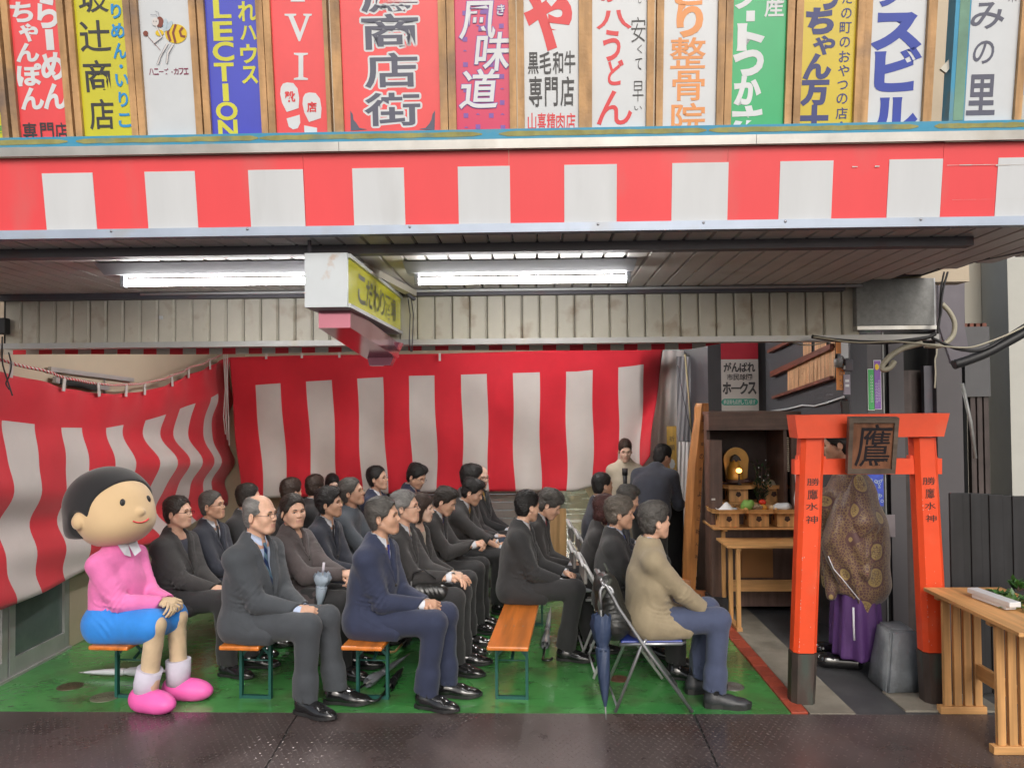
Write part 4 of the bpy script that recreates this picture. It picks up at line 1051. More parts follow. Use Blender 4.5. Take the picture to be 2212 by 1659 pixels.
# ------------------------------------------------------------------ soffit: panels run front to back
def clipx(y):   # slanted right-hand end of the canopy
    a, b = flo(2209, 554, ZC), flo(1926, 595, ZC); return a.x + (b.x - a.x) * (y - a.y) / (b.y - a.y)
PW = .117; x = XL; n_ = 0
cp('roof_deck', MB().box((XL, YF + .03, ZC + .03), (2.55, YT, ZC + .06)), M_dark)
while x < XR + .25:
    ya = YF + .031; xe = x + PW - .006; zf, zb_ = ZC - .0, cz
    # cut panels against the slanted end
    yb = YT
    if xe > clipx(YT):
        a, b = flo(2209, 554, ZC), flo(1926, 595, ZC); yb = a.y + (min(xe, 9) - a.x) * (b.y - a.y) / (b.x - a.x)
    if yb > ya + .05:
        mb = MB(); zz = lambda y: zf + (zb_ - zf) * (y - YF) / (YT - YF)
        xs = (x + .0, x + .006, xe - .006, xe); dz = (.012, 0, 0, .012)
        vs = [(xs[i], y, zz(y) + dz[i] + t) for t in (0, .02) for y in (ya, yb - (0 if xe <= clipx(YT) else 0)) for i in range(4)]
        mb.add(vs, [(i, 4 + i, 5 + i, 1 + i) for i in range(3)] + [(8, 9, 13, 12), (4, 12, 15, 7)]); cp('soffit_panel', mb, M_soffit)
    x += PW; n_ += 1
a, b = flo(2209, 554, ZC), flo(1926, 595, ZC)
cp('end_trim', MB().beam(a + Vector((.03, -.6, .02)) - (b - a).normalized() * .0 , b + Vector((.03, 0, .02)), .02, .07), M_beam)
ym = flo(1152, 522, ZC).y
xr1 = at(2104, 535, ym).x
cp('front_beam', MB().box((XL, ym, at(1152, 543, ym).z), (xr1, ym + .07, ZC)), M_beam)
yr = YT - .07; xr2 = at(1826, 600, yr).x
cp('rear_beam', MB().box((XL, yr, at(1152, 636, yr).z), (xr2, YT - .012, cz)), M_beam)
cp('conduit', MB().tube([(-2.6, yr - .02, cz - .012), (xr2 + .1, yr - .02, cz - .012)], .009, 8), M_white)
# ------------------------------------------------------------------ transom of cream panels and its rail
trans = empty('transom', (0, YT, 2.5), 0, 'cream ribbed metal transom hanging below the canopy, rusty at its left foot', 'transom')
zb2 = at(1152, 730, YT).z; zb1 = at(1152, 743, YT).z
def tpn(name, mb, m): me = mb.mesh(name); me.transform(Matrix.Translation((0, -YT, -2.5))); return link(name, me, m, trans)
x = XL + .02; xend = at(1832, 660, YT).x
while x < xend:
    mb = MB(); w_ = PW - .004
    xs = [x, x + .008, x + w_ - .012, x + w_]; ys = [YT + .014, YT, YT, YT + .014]
    vs = [(xs[i], ys[i], z) for z in (zb2 - .002, cz + .02) for i in range(4)]
    mb.add(vs, [(i, i + 1, 5 + i, 4 + i) for i in range(3)]); mb.add([(xs[0], YT + .02, zb2), (xs[3], YT + .02, zb2), (xs[3], YT + .02, cz), (xs[0], YT + .02, cz)], [(3, 2, 1, 0)])
    tpn('transom_panel', mb, M_cream); x += PW
tpn('backing', MB().box((XL, YT + .021, zb2), (xend + .05, YT + .06, cz + .02)), M_dark)
zr = at(2025, 707, YT).x
tpn('bottom_rail', MB().box((XL, YT - .02, zb1), (zr, YT + .10, zb2 - .003)), M_white if 0 else mat('rail_grey', (.42, .42, .42), .4, metal=.3, var=.1, stain=(.35, .28, .12), stain_amt=.4, stain_scale=6))
cl = MB()
cl.box((at(345, 685, YT).x, YT - .012, at(345, 690, YT).z), (at(352, 685, YT).x, YT, at(345, 683, YT).z))
tpn('cable_clip', cl, INK['white'])
# metal duct box
q0, q1 = at(1848, 603, YT - .05), at(2022, 703, YT - .05)
dk = empty('duct_box', (q0.x, YT, q1.z), 0, 'mottled galvanised metal box under the right end of the canopy', 'duct box')
MB().box((0, -.06, .0), (q1.x - q0.x - .012, .12, q0.z - q1.z), bev=.004).obj('sheet_panel', M_galv, dk)
MB().box((q1.x - q0.x - .011, -.05, .0), (q1.x - q0.x, .12, q0.z - q1.z)).obj('end_flange', M_white, dk)
MB().box((-.0, -.065, -.025), (q1.x - q0.x + .002, .12, -.001)).obj('lip', M_alu2, dk)

# ------------------------------------------------------------------ fluorescent lights
M_tube = mat('lit_tube', (1, 1, 1), .4, var=0, emit=(1, .98, .95), estr=33)
M_fix = mat('lamp_enamel', (.40, .41, .44), .35, var=.04)
def lamp_fix(px0, px1, tx0, tx1, py, label, yy=None):
    yl = flo((px0 + px1) / 2, py, (ZC + cz) / 2).y if yy is None else yy; zc_ = (ZC + cz) / 2 - .002
    x0, x1 = at(px0, py, yl).x, at(px1, py, yl).x; t0, t1 = at(tx0, py, yl).x, at(tx1, py, yl).x
    rt = empty('strip_light', ((x0 + x1) / 2, yl, zc_), 0, label, 'strip light', 'fluorescent strip lights'); cx = (x0 + x1) / 2
    mb = MB(); s_ = [(-.13, 0), (-.050, -.050), (.050, -.050), (.13, 0)]
    L_ = (x1 - x0) / 2
    vs = [(e * L_ * (1 if z > -.03 else .985), y, z) for e in (-1, 1) for y, z in s_]
    mb.add(vs, [(3, 2, 1, 0), (4, 5, 6, 7), (0, 1, 5, 4), (1, 2, 6, 5), (2, 3, 7, 6), (3, 0, 4, 7)]); mb.obj('housing', M_fix, rt)
    for sx_ in (t0 - cx - .012, t1 - cx + .012): MB().box((sx_ - .012, -.02, -.112), (sx_ + .012, .02, -.050), bev=.004).obj('lamp_holder', M_fix, rt)
    MB().tube([(t0 - cx, 0, -.088), (t1 - cx, 0, -.088)], .018, 14).obj('tube', M_tube, rt)
    return rt
lamp_fix(232, 720, 272, 700, 574, 'left lit strip light under the canopy, partly behind the yellow sign box')
lamp_fix(878, 1370, 905, 1352, 570, 'right lit strip light under the middle of the canopy')

# ------------------------------------------------------------------ projecting yellow sign box
YB0, YB1 = 3.58, 5.06; xb = at(752, 600, YB0).x; xa = at(658, 600, YB0).x
zt_ = at(752, 546, YB0).z; zb_ = at(752, 663, YB0).z
sb = empty('bar_sign', (xb, YB0, zb_), 0, 'projecting sign box with a yellow side and dark lettering, rusty white end', 'sign')
W_ = xa - xb; Hh = zt_ - zb_; D_ = YB1 - YB0
M_rwhite = mat('rusty_white_enamel', (.56, .60, .63), .4, var=.04, stain=(.42, .20, .06), stain_amt=.8, stain_scale=9)
MB().box((W_, 0, 0), (-.004, .02, Hh)).obj('end_plate', M_rwhite, sb)
MB().box((W_, .021, 0), (-.012, D_, .015)).box((W_, .021, Hh - .015), (-.012, D_, Hh)).box((W_, .021, .016), (W_ + .012, D_, Hh - .016)).obj('casing', M_white, sb)
M_yface = mat('glowing_yellow_face', (.62, .60, .02), .22, var=.05, coat=.7, emit=(.6, .58, .0), estr=.12)  # faint emission set on the yellow face
MB().box((-.020, .022, .02), (-.008, D_ - .005, Hh - .02)).obj('face_panel', M_yface, sb)
MB().box((-.011, .021, 0), (.006, D_, .019)).box((-.011, .021, Hh - .019), (.006, D_, Hh)).obj('face_trim', M_white, sb)
xs_ = .24; its = []
for c, w_ in zip('こだわり酒場', (.18, .18, .18, .15, .18, .18)):
    its.append((c, xs_, .055, xs_ + w_ * .9, Hh - .06, .02)); xs_ += w_ * 1.02
letters('lettering', its, lambda u, v, t: (-.0068, u, v), mat('ink_bar_dark', (.09, .09, .06), .5, var=.05), sb)
MB().tube([(W_ * .9, .01, Hh), (W_ * .9, .01, Hh + .25)], .01, 6).obj('hanger', M_beam, sb); MB().tube([(-.03, 1.2, Hh), (-.03, 1.2, Hh + .22)], .01, 6).obj('hanger', M_beam, sb)
# pinkish mirror-like trough below
M_pink = mat('pink_tinted_metal', (.42, .16, .22), .12, metal=.75, var=.06)
pt = empty('trough', (xb, YB0, zb_), 0, 'pink tinted glossy trough hanging beneath the projecting sign box', 'trough')
a0, a1 = at(688, 664, 3.72), at(757, 708, 3.72); b0, b1 = at(792, 742, 4.98), at(862, 775, 4.98)
T_ = Matrix.Translation((-xb, -YB0, -zb_))
mb = MB(); vs = []
for (p, q) in ((a0, a1), (b0, b1)):
    for x_, z_ in ((p.x, p.z), (q.x, p.z), (q.x, q.z), (p.x, q.z)): vs.append(T_ @ Vector((x_, p.y, z_)))
mb.add(vs, [(0, 1, 2, 3), (7, 6, 5, 4), (0, 4, 5, 1), (1, 5, 6, 2), (2, 6, 7, 3), (3, 7, 4, 0)]); mb.obj('channel', M_pink, pt)
c0, c1 = at(800, 735, 4.97), at(845, 790, 4.97)
mb = MB(); vs = [T_ @ Vector(v) for v in ((b0.x, 4.9, b0.z), (b1.x + .02, 4.9, b0.z), (b1.x + .02, 5.04, b0.z), (b0.x, 5.04, b0.z), (c0.x, 4.93, c1.z), (c1.x, 4.93, c1.z), (c1.x, 5.02, c1.z), (c0.x, 5.02, c1.z))]
mb.add(vs, [(3, 2, 1, 0), (4, 5, 6, 7), (0, 1, 5, 4), (1, 2, 6, 5), (2, 3, 7, 6), (3, 0, 4, 7)]); mb.obj('outlet', M_pink, pt)
# old bracket beams and cables behind the sign box
br = empty('bracket', (-.75, 4.9, 2.6), 0, 'rusty bracket arm running back under the canopy behind the sign box', 'bracket')
MB().beam((at(775, 560, 4.1).x + .75, -.8, ZC - 2.6 - .03), (at(892, 640, 5.0).x + .75, .1, cz - 2.6 - .03), .05, .04).obj('arm', M_cream, br)
MB().tube([(at(830, 610, 4.9).x + .75, -.1, at(830, 612, 4.8).z - 2.6), (at(880, 640, 4.95).x + .75, .0, at(880, 632, 4.9).z - 2.6), (at(899, 648, 4.95).x + .75, .0, at(899, 648, 4.9).z - 2.6)], .012, 6).obj('cable_bundle', M_beam, br)
for dx, w_ in ((0, 'left'), (7, 'right')): tag(MB().tube([at(880 + dx, 635, 5.05), at(886 + dx, 680, 5.05), at(884 + dx, 740, 5.04), at(888 + dx * .3, 760, 5.03)], .004, 6).obj('cable', M_beam), '%s one of two dark cables hanging down the transom beside the yellow sign' % w_, 'cable')

# ================================================================== building shell behind the canopy
XW = -3.76; YBK = 9.15; ZI = 2.95
M_wallw = mat('inner_wall_beige', (.52, .43, .32), .75, var=.06, vscale=2, bump=.1)
room = empty('left_wall', (XW, FY, 0), 0, 'beige side wall with an aluminium sliding door behind the left curtain', 'wall')
T_ = lambda mb, o: mb
def part(rt, name, mb, m, parent=None):
    me = mb.mesh(name); me.transform(Matrix.Translation(-Vector(rt.location))); return link(name, me, m, parent or rt)
dY0, dY1 = 4.95, 6.12
part(room, 'plaster', MB().box((XW - .2, dY1 + .02, 0), (XW, YBK, ZI)).box((XW - .2, FY - .0, .84), (XW, dY1 + .02, ZI)), M_wallw)
M_frame = mat('door_frame_grey', (.42, .42, .42), .4, metal=.3, var=.1, stain=(.25, .2, .14), stain_amt=.4)
M_frost = mat('frosted_pane', (.12, .15, .15), .15, var=.15, coat=.5)
for i, (a, b) in enumerate(((FY + .02, 5.40), (5.42, dY1))):
    fr = MB().box((XW - .03, a, .02), (XW + .01, a + .06, .83)).box((XW - .03, b - .06, .02), (XW + .01, b, .83)).box((XW - .03, a + .061, .02), (XW + .01, b - .061, .14)).box((XW - .03, a + .061, .77), (XW + .01, b - .061, .83))
    o = part(room, 'sliding_door', fr, M_frame)
    part(room, 'glass_pane', MB().box((XW - .02, a + .06, .14), (XW - .01, b - .06, .77)), M_frost, o)
part(room, 'sill', MB().box((XW - .05, FY, -.0), (XW + .03, dY1 + .01, .019)), M_frame)
wc = MB().tube([(XW + .02, 6.6, 1.0), (XW + .02, 6.6, 2.2)], .008, 6); part(room, 'wall_pipe', wc, M_frame)
# ceiling of the hall
o = MB().box((XW - .2, YT + .12, ZI), (2.2, 26, ZI + .1)).obj('hall_ceiling', mat('ceiling_board', (.48, .44, .38), .8, var=.05)); tag(o, kind='structure')
# back wall: white roller shutter and a dark doorway
bk = empty('back_wall', (0, YBK, 0), 0, 'back wall of the hall with a white slatted shutter below the striped curtain', 'wall')
part(bk, 'plaster', MB().box((XW, YBK + .05, 1.6), (.28, YBK + .25, ZI)).box((XW, YBK + .05, 0), (-3.0, YBK + .25, 1.6)), M_wallw)
M_shut = mat('shutter_white', (.56, .52, .51), .5, var=.06, stain=(.35, .3, .28), stain_amt=.3)
for i in range(17):
    z = i * .095; part(bk, 'shutter_slat', MB().box((-1.62, YBK + .0 , z + .004), (.22, YBK + .03, z + .092), bev=.006), M_shut)
part(bk, 'shutter_guide', MB().box((-1.72, YBK - .03, 0), (-1.63, YBK + .05, 1.7)), M_frame)
part(bk, 'shutter_guide', MB().box((.23, YBK - .05, 0), (.29, YBK + .05, 1.7)), M_beam)
part(bk, 'doorway', MB().box((-3.0, YBK + .02, 0), (-1.73, YBK + .05, 1.6)), mat('dark_doorway', (.04, .04, .038), .4, var=.3))
for x_ in (-2.3, -2.05, -1.9): part(bk, 'door_post', MB().box((x_, YBK - .02, 0), (x_ + .05, YBK + .019, 1.6)), M_frame if x_ < -2.2 else M_beam)
# timber board at the corner of the aisle
q = at(1186, 1190, 8.2)
o = MB().box((-.035, -.01, 0), (.035, .01, .95)).box((-.030, .011, .0), (.14, .02, .8)).obj('timber_board', mat('plain_timber', (.46, .27, .12), .6, grain='z')); o.location = (q.x + .05, 8.3, 0); tag(o, 'thin upright timber board standing at the corner of the wet aisle', 'board')
# corridor walls
cw = empty('corridor_wall', (.29, 9.3, 0), 0, 'left wall of the market corridor running away behind the shutter', 'wall')
part(cw, 'wall_panel', MB().box((.27, YBK + .26, 0), (.31, 26, ZI)), M_wallw)
cw = empty('corridor_wall', (1.62, 9.3, 0), 0, 'right wall of the market corridor with a green foot strip', 'wall')
part(cw, 'wall_panel', MB().box((1.12, 10.2, 0), (1.3, 26, ZI)), M_wallw)
part(cw, 'green_strip', MB().box((1.10, 9.8, 0), (1.16, 10.19, 1.3)), mat('green_board', (.02, .20, .08), .5))
part(cw, 'end_post', MB().box((1.161, 9.9, 0), (1.24, 10.18, ZI)), M_frame)
o = MB().box((-.6, 26, 0), (2.2, 26.1, ZI)).obj('corridor_end_wall', mat('far_wall', (.6, .6, .56), .6, var=.1)); tag(o, 'pale wall closing the far end of the market corridor', 'wall')
for y_ in (10.6, 13.2, 16.0, 19.0, 22.5):
    rt = empty('strip_light', (.72, y_, ZI - .01), 0, 'strip light on the corridor ceiling, %s from the hall' % ['first', 'second', 'third', 'fourth', 'fifth'][[10.6, 13.2, 16.0, 19.0, 22.5].index(y_)], 'strip light', 'corridor strip lights')
    MB().box((-.06, -.6, -.05), (.06, .6, 0)).obj('housing', M_fix, rt); MB().tube([(0, -.57, -.075), (0, .57, -.075)], .02, 10).obj('tube', mat('lit_tube_corridor', (1, 1, 1), .4, var=0, emit=(1, .99, .97), estr=120), rt)
for i_, (x_, y_) in enumerate(((-1.7, 6.4), (.3, 7.4))):
    rt = empty('strip_light', (x_, y_, ZI - .01), 0, ['strip light on the hall ceiling above the left benches', 'strip light on the hall ceiling above the aisle'][i_], 'strip light', 'hall ceiling strip lights')
    MB().box((-.06, -.6, -.05), (.06, .6, 0)).obj('housing', M_fix, rt); MB().tube([(0, -.57, -.075), (0, .57, -.075)], .017, 10).obj('tube', mat('lit_tube_hall', (1, 1, 1), .4, var=0, emit=(1, .98, .95), estr=165), rt)

# ------------------------------------------------------------------ red and white curtains
M_cr = mat('curtain_red', (.58, .010, .026), .8, var=.08, vscale=3, bump=.15, bscale=500, sheen=.2)
M_cw = mat('curtain_white', (.56, .51, .49), .85, var=.05, vscale=3, bump=.15, bscale=500, sheen=.2)
def curtain(name, label, W_, bars, topfrac, fn, vtops=None):
    """W_: list of u lines; bars: [(u0,u1)] ; fn(u, v) -> point, v from 0 (top) to 1"""
    us = []
    edges = sorted({0., 1.} | {b for p_ in bars for b in p_})
    for a, b in zip(edges[:-1], edges[1:]):
        n_ = max(1, int((b - a) * W_)); us += [a + (b - a) * k / n_ for k in range(n_)]
    us.append(1.)
    nv1, nv2 = 8, 36; vs_ = [topfrac * k / nv1 for k in range(nv1)] + [topfrac + (1 - topfrac) * k / nv2 for k in range(nv2 + 1)]
    mb = MB(); V = [fn(u, v) for v in vs_ for u in us]; F = []; nu = len(us)
    k0 = {}
    mb.v = [tuple(p) for p in V]
    for j in range(len(vs_) - 1):
        for i in range(nu - 1):
            um = (us[i] + us[i + 1]) / 2; wht = j >= nv1 and any(a < um < b for a, b in bars)
            mb.f.append([j * nu + i, (j + 1) * nu + i, (j + 1) * nu + i + 1, j * nu + i + 1]); mb.mi.append(1 if wht else 0); mb.sm.append(True)
    rt = empty(name, V[0], 0, label, 'curtain')
    me = mb.mesh('cloth'); me.transform(Matrix.Translation(-Vector(V[0])))
    o = link('cloth', me, [M_cr, M_cw], rt); md = o.modifiers.new('thickness', 'SOLIDIFY'); md.thickness = .003
    return rt, V[0]
def lerpn(xs, ys, x): return float(np.interp(x, xs, ys))
# back curtain, in the plane Y = 8.6
YC = 8.6
tx = [495, 1432]; 
def bfn(u, v):
    tf = lerpn([0, .06, .4, .8, .95, 1], [.21, .20, .157, .152, .125, .12], u); v = v * tf / .235 if v <= .235 else tf + (v - .235) / .765 * (1 - tf)
    px_t = 495 + (1432 - 495) * u; py_t = lerpn([0, .15, .5, .75, 1], [772, 768, 764, 757, 755], u)
    px_b = px_t + lerpn([0, .3, .6, .9, .96, 1], [25, 13, 5, 0, -10, -30], u); py_b = lerpn([0, .25, .5, .80, .93, 1], [1078, 1070, 1062, 1060, 1030, 985], u)
    px = px_t + (px_b - px_t) * v; py = py_t + (py_b - py_t) * v
    px += 3 * math.sin(v * 9 + u * 17) * v
    d = .03 * math.sin(u * 2 * math.pi * 9.3 + 3 * v) * v + .02 * math.sin(u * 41 + v * 2) * v + .05 * math.sin(u * 7 + v * 5) * v + .012 * math.sin(u * 23 - v * 11)
    if u > .95: d += (u - .95) * 4 * math.sin(v * 5)
    return at(px, py, YC + d)
bars = [((a - 495) / 937, (b - 495) / 937) for a, b in ((549, 604), (660, 716), (771, 827), (883, 939), (997, 1053), (1109, 1167), (1224, 1282), (1338, 1394))]
bars = [(max(0, a - .002), b - .002) for a, b in bars]
def drop(u): return .235
rt, o0 = curtain('striped_curtain', 'long red and white striped ceremonial curtain across the back wall', 260, bars, .235, bfn)
# left curtain in the plane X = -3.6
XC = -3.60
def lfn(u, v):
    # u=0 near edge (outside the frame), u=1 the far corner
    Y = 4.55 + (9.0 - 4.55) * u
    ztop = lerpn([4.55, 5.2, 5.8, 6.4, 7.0, 7.6, 8.4, 9.0], [2.23, 2.17, 2.08, 2.04, 2.07, 2.18, 2.36, 2.50], Y)
    zbot = lerpn([4.55, 5.5, 6.5, 9.0], [.60, .60, .66, .76], Y)
    z = ztop + (zbot - ztop) * v
    am = .012 + (.075 + .02 * u) * min(1, v * 2.2)
    ph = 2 * math.pi * (z / .74) + Y * .35
    x = XC + am * math.sin(ph) * (.7 + .3 * math.sin(Y * 1.9)) + .03 * v * math.sin(z * 17 + Y * 2.0) + .018 * math.sin(Y * 7 + v) * (1 - v)
    if v < .3: x += .02 * math.sin(Y * 14) * math.exp(-v * 14)
    return Vector((max(x, XW + .03), Y + .02 * math.sin(z * 9 + Y * 3) * v, z))
def uY(y): return (y - 4.55) / 4.45
lb = [(uY(5.17), uY(5.47)), (uY(5.80), uY(6.10)), (uY(6.42), uY(6.74)), (uY(7.12), uY(7.45)), (uY(7.76), uY(8.05)), (uY(8.38), uY(8.62))]
rt2, o1 = curtain('striped_curtain', 'billowing red and white striped curtain along the left wall', 150, lb, .205, lfn)
# hanging rope with white cloth loops
M_rope = bpy.data.materials.new('twisted_rope'); M_rope.use_nodes = True; nt_ = M_rope.node_tree
wv = nt_.nodes.new('ShaderNodeTexWave'); wv.inputs['Scale'].default_value = 18; wv.bands_direction = 'DIAGONAL'; tcn = nt_.nodes.new('ShaderNodeTexCoord'); nt_.links.new(tcn.outputs['Object'], wv.inputs[0])
cr_ = nt_.nodes.new('ShaderNodeValToRGB'); cr_.color_ramp.interpolation = 'CONSTANT'; cr_.color_ramp.elements[0].color = (.5, .02, .03, 1); cr_.color_ramp.elements[1].position = .5; cr_.color_ramp.elements[1].color = (.6, .55, .52, 1)
nt_.links.new(wv.outputs[1], cr_.inputs[0]); nt_.links.new(cr_.outputs[0], nt_.nodes['Principled BSDF'].inputs['Base Color'])
ropepts = [lfn(u, 0) + Vector((.02, 0, .03 + .055 * math.exp(-((u - .42) / .2) ** 2) * 0 + .045)) for u in np.linspace(0, 1, 40)]
tag(MB().tube(ropepts, .011, 7).obj('curtain_rope', M_rope), 'twisted red and white rope sagging above the left curtain', 'rope')
for k, u in enumerate((.14, .27, .38, .47, .55, .66, .76, .87)):
    p = lfn(u, 0) + Vector((.03, 0, 0)); o = MB().box((-.003, -.018, -.03), (.003, .018, .085)).box((-.02, -.018, .078), (-.004, .018, .085)).obj('hanging_loop', M_cw, rt2); o.location = p - o1; o.rotation_euler = (R(random.uniform(-12, 12)), 0, 0)
for k, px in enumerate((575, 652, 733, 950)):
    p = at(px, [768, 766, 765, 772][k], 8.55); o = MB().box((-.012, -.003, -.04), (.012, .003, .05)).obj('hanging_loop', M_cw, rt); o.location = p - o0
# white strings in the corner
st = MB()
for dx in (-4, 0, 4): st.tube([at(487 + dx, 762, 8.5), at(489 + dx * .6, 840, 8.5), at(488 + dx * 1.3, 900, 8.5), at(491 + dx, 950 + dx * 3, 8.5)], .006, 5)
tag(st.obj('corner_string', M_cw), 'white strings dangling in the corner between the two curtains', 'string')
o = MB().box((XW + .001, YBK - .12, 0), (XW + .34, YBK + .049, ZI)).obj('corner_pillar', M_wallw); tag(o, 'beige corner pillar seen between the two striped curtains', 'pillar')
# rail and bracket peeping over the left curtain
hb = empty('wall_rail', (XW + .03, 6.1, 2.2), 0, 'white wall rail with a dark bracket peeping over the sagging left curtain', 'rail')
MB().beam((0, -.28, .03), (0, .95, -.02), .03, .035).beam((.02, -.25, -.05), (.02, .5, -.10), .03, .05).obj('rail', M_frame, hb)
MB().beam((.035, -.2, -.05), (.035, .35, -.10), .01, .07).obj('dark_strip', M_dark, hb)
# little valance right behind the transom
vz1 = at(1152, 757, 5.35).z; vz0 = zb1 + .03
val = empty('valance', (0, 5.35, vz0), 0, 'narrow red and white striped valance hanging just behind the transom', 'valance')
xx = at(0, 750, 5.35).x; k = 0; pw = at(1010, 750, 5.35).x - at(981, 750, 5.35).x
M_vr = mat('valance_red', (.66, .03, .05), .7, var=.05); M_vw = mat('valance_white', (.52, .50, .46), .7, var=.05)
while xx < at(1583, 750, 5.35).x:
    t_ = (at(1583, 750, 5.35).x - xx); dz_ = min(1, t_ / .3) if t_ < .3 else 1
    s0 = -.012 * math.sin(xx * 2.2) * .5; zz0 = vz1 + s0 + (1 - dz_) * .05; zz1 = vz1 -.012 * math.sin((xx + pw) * 2.2) * .5 + (1 - min(1, max(0, (t_ - pw)) / .3)) * .05
    mb = MB().add([(xx, 0, zz0 - vz0), (xx + pw, 0, zz1 - vz0), (xx + pw, 0, 0), (xx, 0, 0)], [(0, 1, 2, 3)])
    mb.obj('valance_stripe', M_vr if k % 2 else M_vw, val); xx += pw; k += 1
# ------------------------------------------------------------------ plastic sheeting right of the curtain
M_sheet = mat('clear_sheet', (.72, .68, .67), .22, var=.12, vscale=5, bump=.5, bscale=9, stretch=(1, 1, .5), coat=.5)
M_sheetg = mat('grey_sheet', (.27, .26, .28), .35, var=.1, bump=.4, bscale=7, stretch=(1, 1, .4))
def sheet(name, label, x0, x1, ztop, zbot, Y, m, amp=.03, fr=16):
    mb = MB(); nu, nv = 34, 20
    V = [(x0 + (x1 - x0) * i / nu, Y + amp * math.sin(i / nu * fr + j * .15) * (.4 + .6 * j / nv) + amp * .5 * math.sin(i * 1.1 + j * .5), ztop + (zbot - ztop) * j / nv) for j in range(nv + 1) for i in range(nu + 1)]
    mb.v = V; mb.f = [[j * (nu + 1) + i, (j + 1) * (nu + 1) + i, (j + 1) * (nu + 1) + i + 1, j * (nu + 1) + i + 1] for j in range(nv) for i in range(nu)]; mb.mi = [0] * len(mb.f); mb.sm = [True] * len(mb.f)
    return tag(mb.obj(name, m), label, 'sheet')
sx0, sx1 = at(1330, 900, 8.9).x, at(1475, 900, 8.9).x
sheet('plastic_sheet', 'pale plastic sheet hanging between the back curtain and the dark wall', at(1380, 900, 8.95).x, at(1500, 900, 8.95).x, at(1440, 757, 8.95).z, at(1440, 1240, 8.95).z, 8.95, M_sheet, .012, 7)
sheet('plastic_sheet', 'grey weathered sheet hanging in front of the upper part of the pale plastic sheet', at(1463, 900, 8.6).x, at(1519, 900, 8.6).x, at(1440, 770, 8.6).z, at(1440, 953, 8.6).z, 8.6, M_sheetg, .008, 8)
sheet('plastic_sheet', 'crinkled clear plastic hanging low beside the leaning inscribed plank', at(1463, 900, 8.4).x, at(1512, 900, 8.4).x, at(1440, 955, 8.4).z, .05, 8.4, M_sheet, .018, 9)
o = MB().box((at(1519, 900, 8.5).x, 8.46, 0), (at(1528, 900, 8.5).x, 8.54, ZI)).obj('sheet_post', M_frame); tag(o, 'slim pale upright post at the right edge of the grey sheet', 'post')
o = MB().tube([at(1480, 765, 8.3), at(1488, 860, 8.3), at(1494, 945, 8.3)], .010, 6).obj('cord', mat('straw_cord', (.5, .42, .25), .7)); tag(o, 'straw coloured cord hanging down the grey sheet', 'cord')
o = MB().tube([at(1464, 790, 8.28), at(1474, 850, 8.28), at(1488, 915, 8.28), at(1500, 948, 8.28)], .005, 6).obj('cord', M_beam); tag(o, 'thin black cable slanting down the grey sheet', 'cord')
# narrow yellow banner behind the bowing man
q = at(1448, 920, 8.7); ban = empty('narrow_banner', (q.x, 8.62, q.z), 0, 'narrow yellow paper banner with faint writing behind the bowing man', 'banner')
MB().box((-.055, -.004, -.70), (.05, .004, 0)).obj('paper', mat('yellow_paper', (.55, .34, .08), .7, var=.12, grain='z'), ban)
letters('lettering', [('祈', -.03, -.17, .03, -.11, .0), ('願', -.03, -.27, .03, -.21, .0)], lambda u, v, t: (u, -.006, v), INK['black'], ban)
pl_ = MB().prism([(math.cos(t) * (.028 if i % 2 else .034), math.sin(t) * (.05 if i % 2 else .06) - .42) for i, t in enumerate([k * math.pi / 8 for k in range(16)])], lambda u, v, t: (u, t, v), -.009, -.005); pl_.obj('label', INK['white'], ban)

# ================================================================== right-hand side: shrine corner
def cc(x0, y0, sc):   # crop pixel -> photo (2212) pixel
    return lambda x, y: ((x0 + x / sc) * .9555, (y0 + y / sc) * .9555)
K2, K8, K3, K4, K1, K6 = cc(1740, 900, 4.148), cc(1535, 1200, 2.836), cc(1580, 940, 6.38), cc(1580, 1150, 5.53), cc(1480, 760, 5.53), cc(1700, 740, 5.53)
K5, KF, K9 = cc(1860, 580, 4.862), cc(2000, 1100, 2.61), cc(1535, 500, 2.836)
M_torii = mat('torii_vermilion', (.78, .070, .014), .5, var=.10, vscale=4, coat=.08, stain=(.62, .16, .08), stain_amt=.25, stain_scale=5, bump=.1, bscale=30)
M_tbase = mat('torii_base_copper', (.070, .052, .045), .45, metal=.3, var=.3, vscale=10, stain=(.05, .10, .085), stain_amt=.5, stain_scale=7, stretch=(1, 1, .3))
YTO = 5.0
tor = empty('torii_gate', (2.1, YTO, 0), 0, 'bright vermilion torii gate with black painted characters on both posts', 'torii gate')
def hexa(front, d, y0=YTO, back=None):
    """front: 4 world points, extruded away from the camera by d"""
    b = back or [Vector((p.x, p.y + d, p.z)) for p in front]
    mb = MB(); mb.add(list(front) + list(b), [(0, 1, 2, 3), (7, 6, 5, 4), (0, 4, 5, 1), (1, 5, 6, 2), (2, 6, 7, 3), (3, 7, 4, 0)]); return mb
def quad2(K, pts, Y): return [at(*K(*p), Y) for p in pts]
part(tor, 'top_lintel', hexa(quad2(K2, [(265, 378), (1635, 360), (1690, 142), (235, 160)], YTO - .04), .16), M_torii)
part(tor, 'tie_beam', hexa(quad2(K2, [(300, 717), (1617, 712), (1617, 566), (300, 572)], YTO + .03), .06), M_torii)
part(tor, 'tie_beam_end', hexa(quad2(K2, [(235, 717), (345, 717), (345, 575), (235, 578)], YTO + .028), .065), M_torii)
for a, b in ((262, 330), (490, 530)): part(tor, 'wedge', hexa(quad2(K2, [(a, 575), (b, 575), (b - 5, 545), (a + 5, 540)], YTO + .035), .05), M_torii)
for a, b in ((1315, 1395), (1540, 1575)): part(tor, 'wedge', hexa(quad2(K2, [(a, 570), (b, 570), (b - 5, 535), (a + 5, 540)], YTO + .035), .05), M_torii)
postf = []
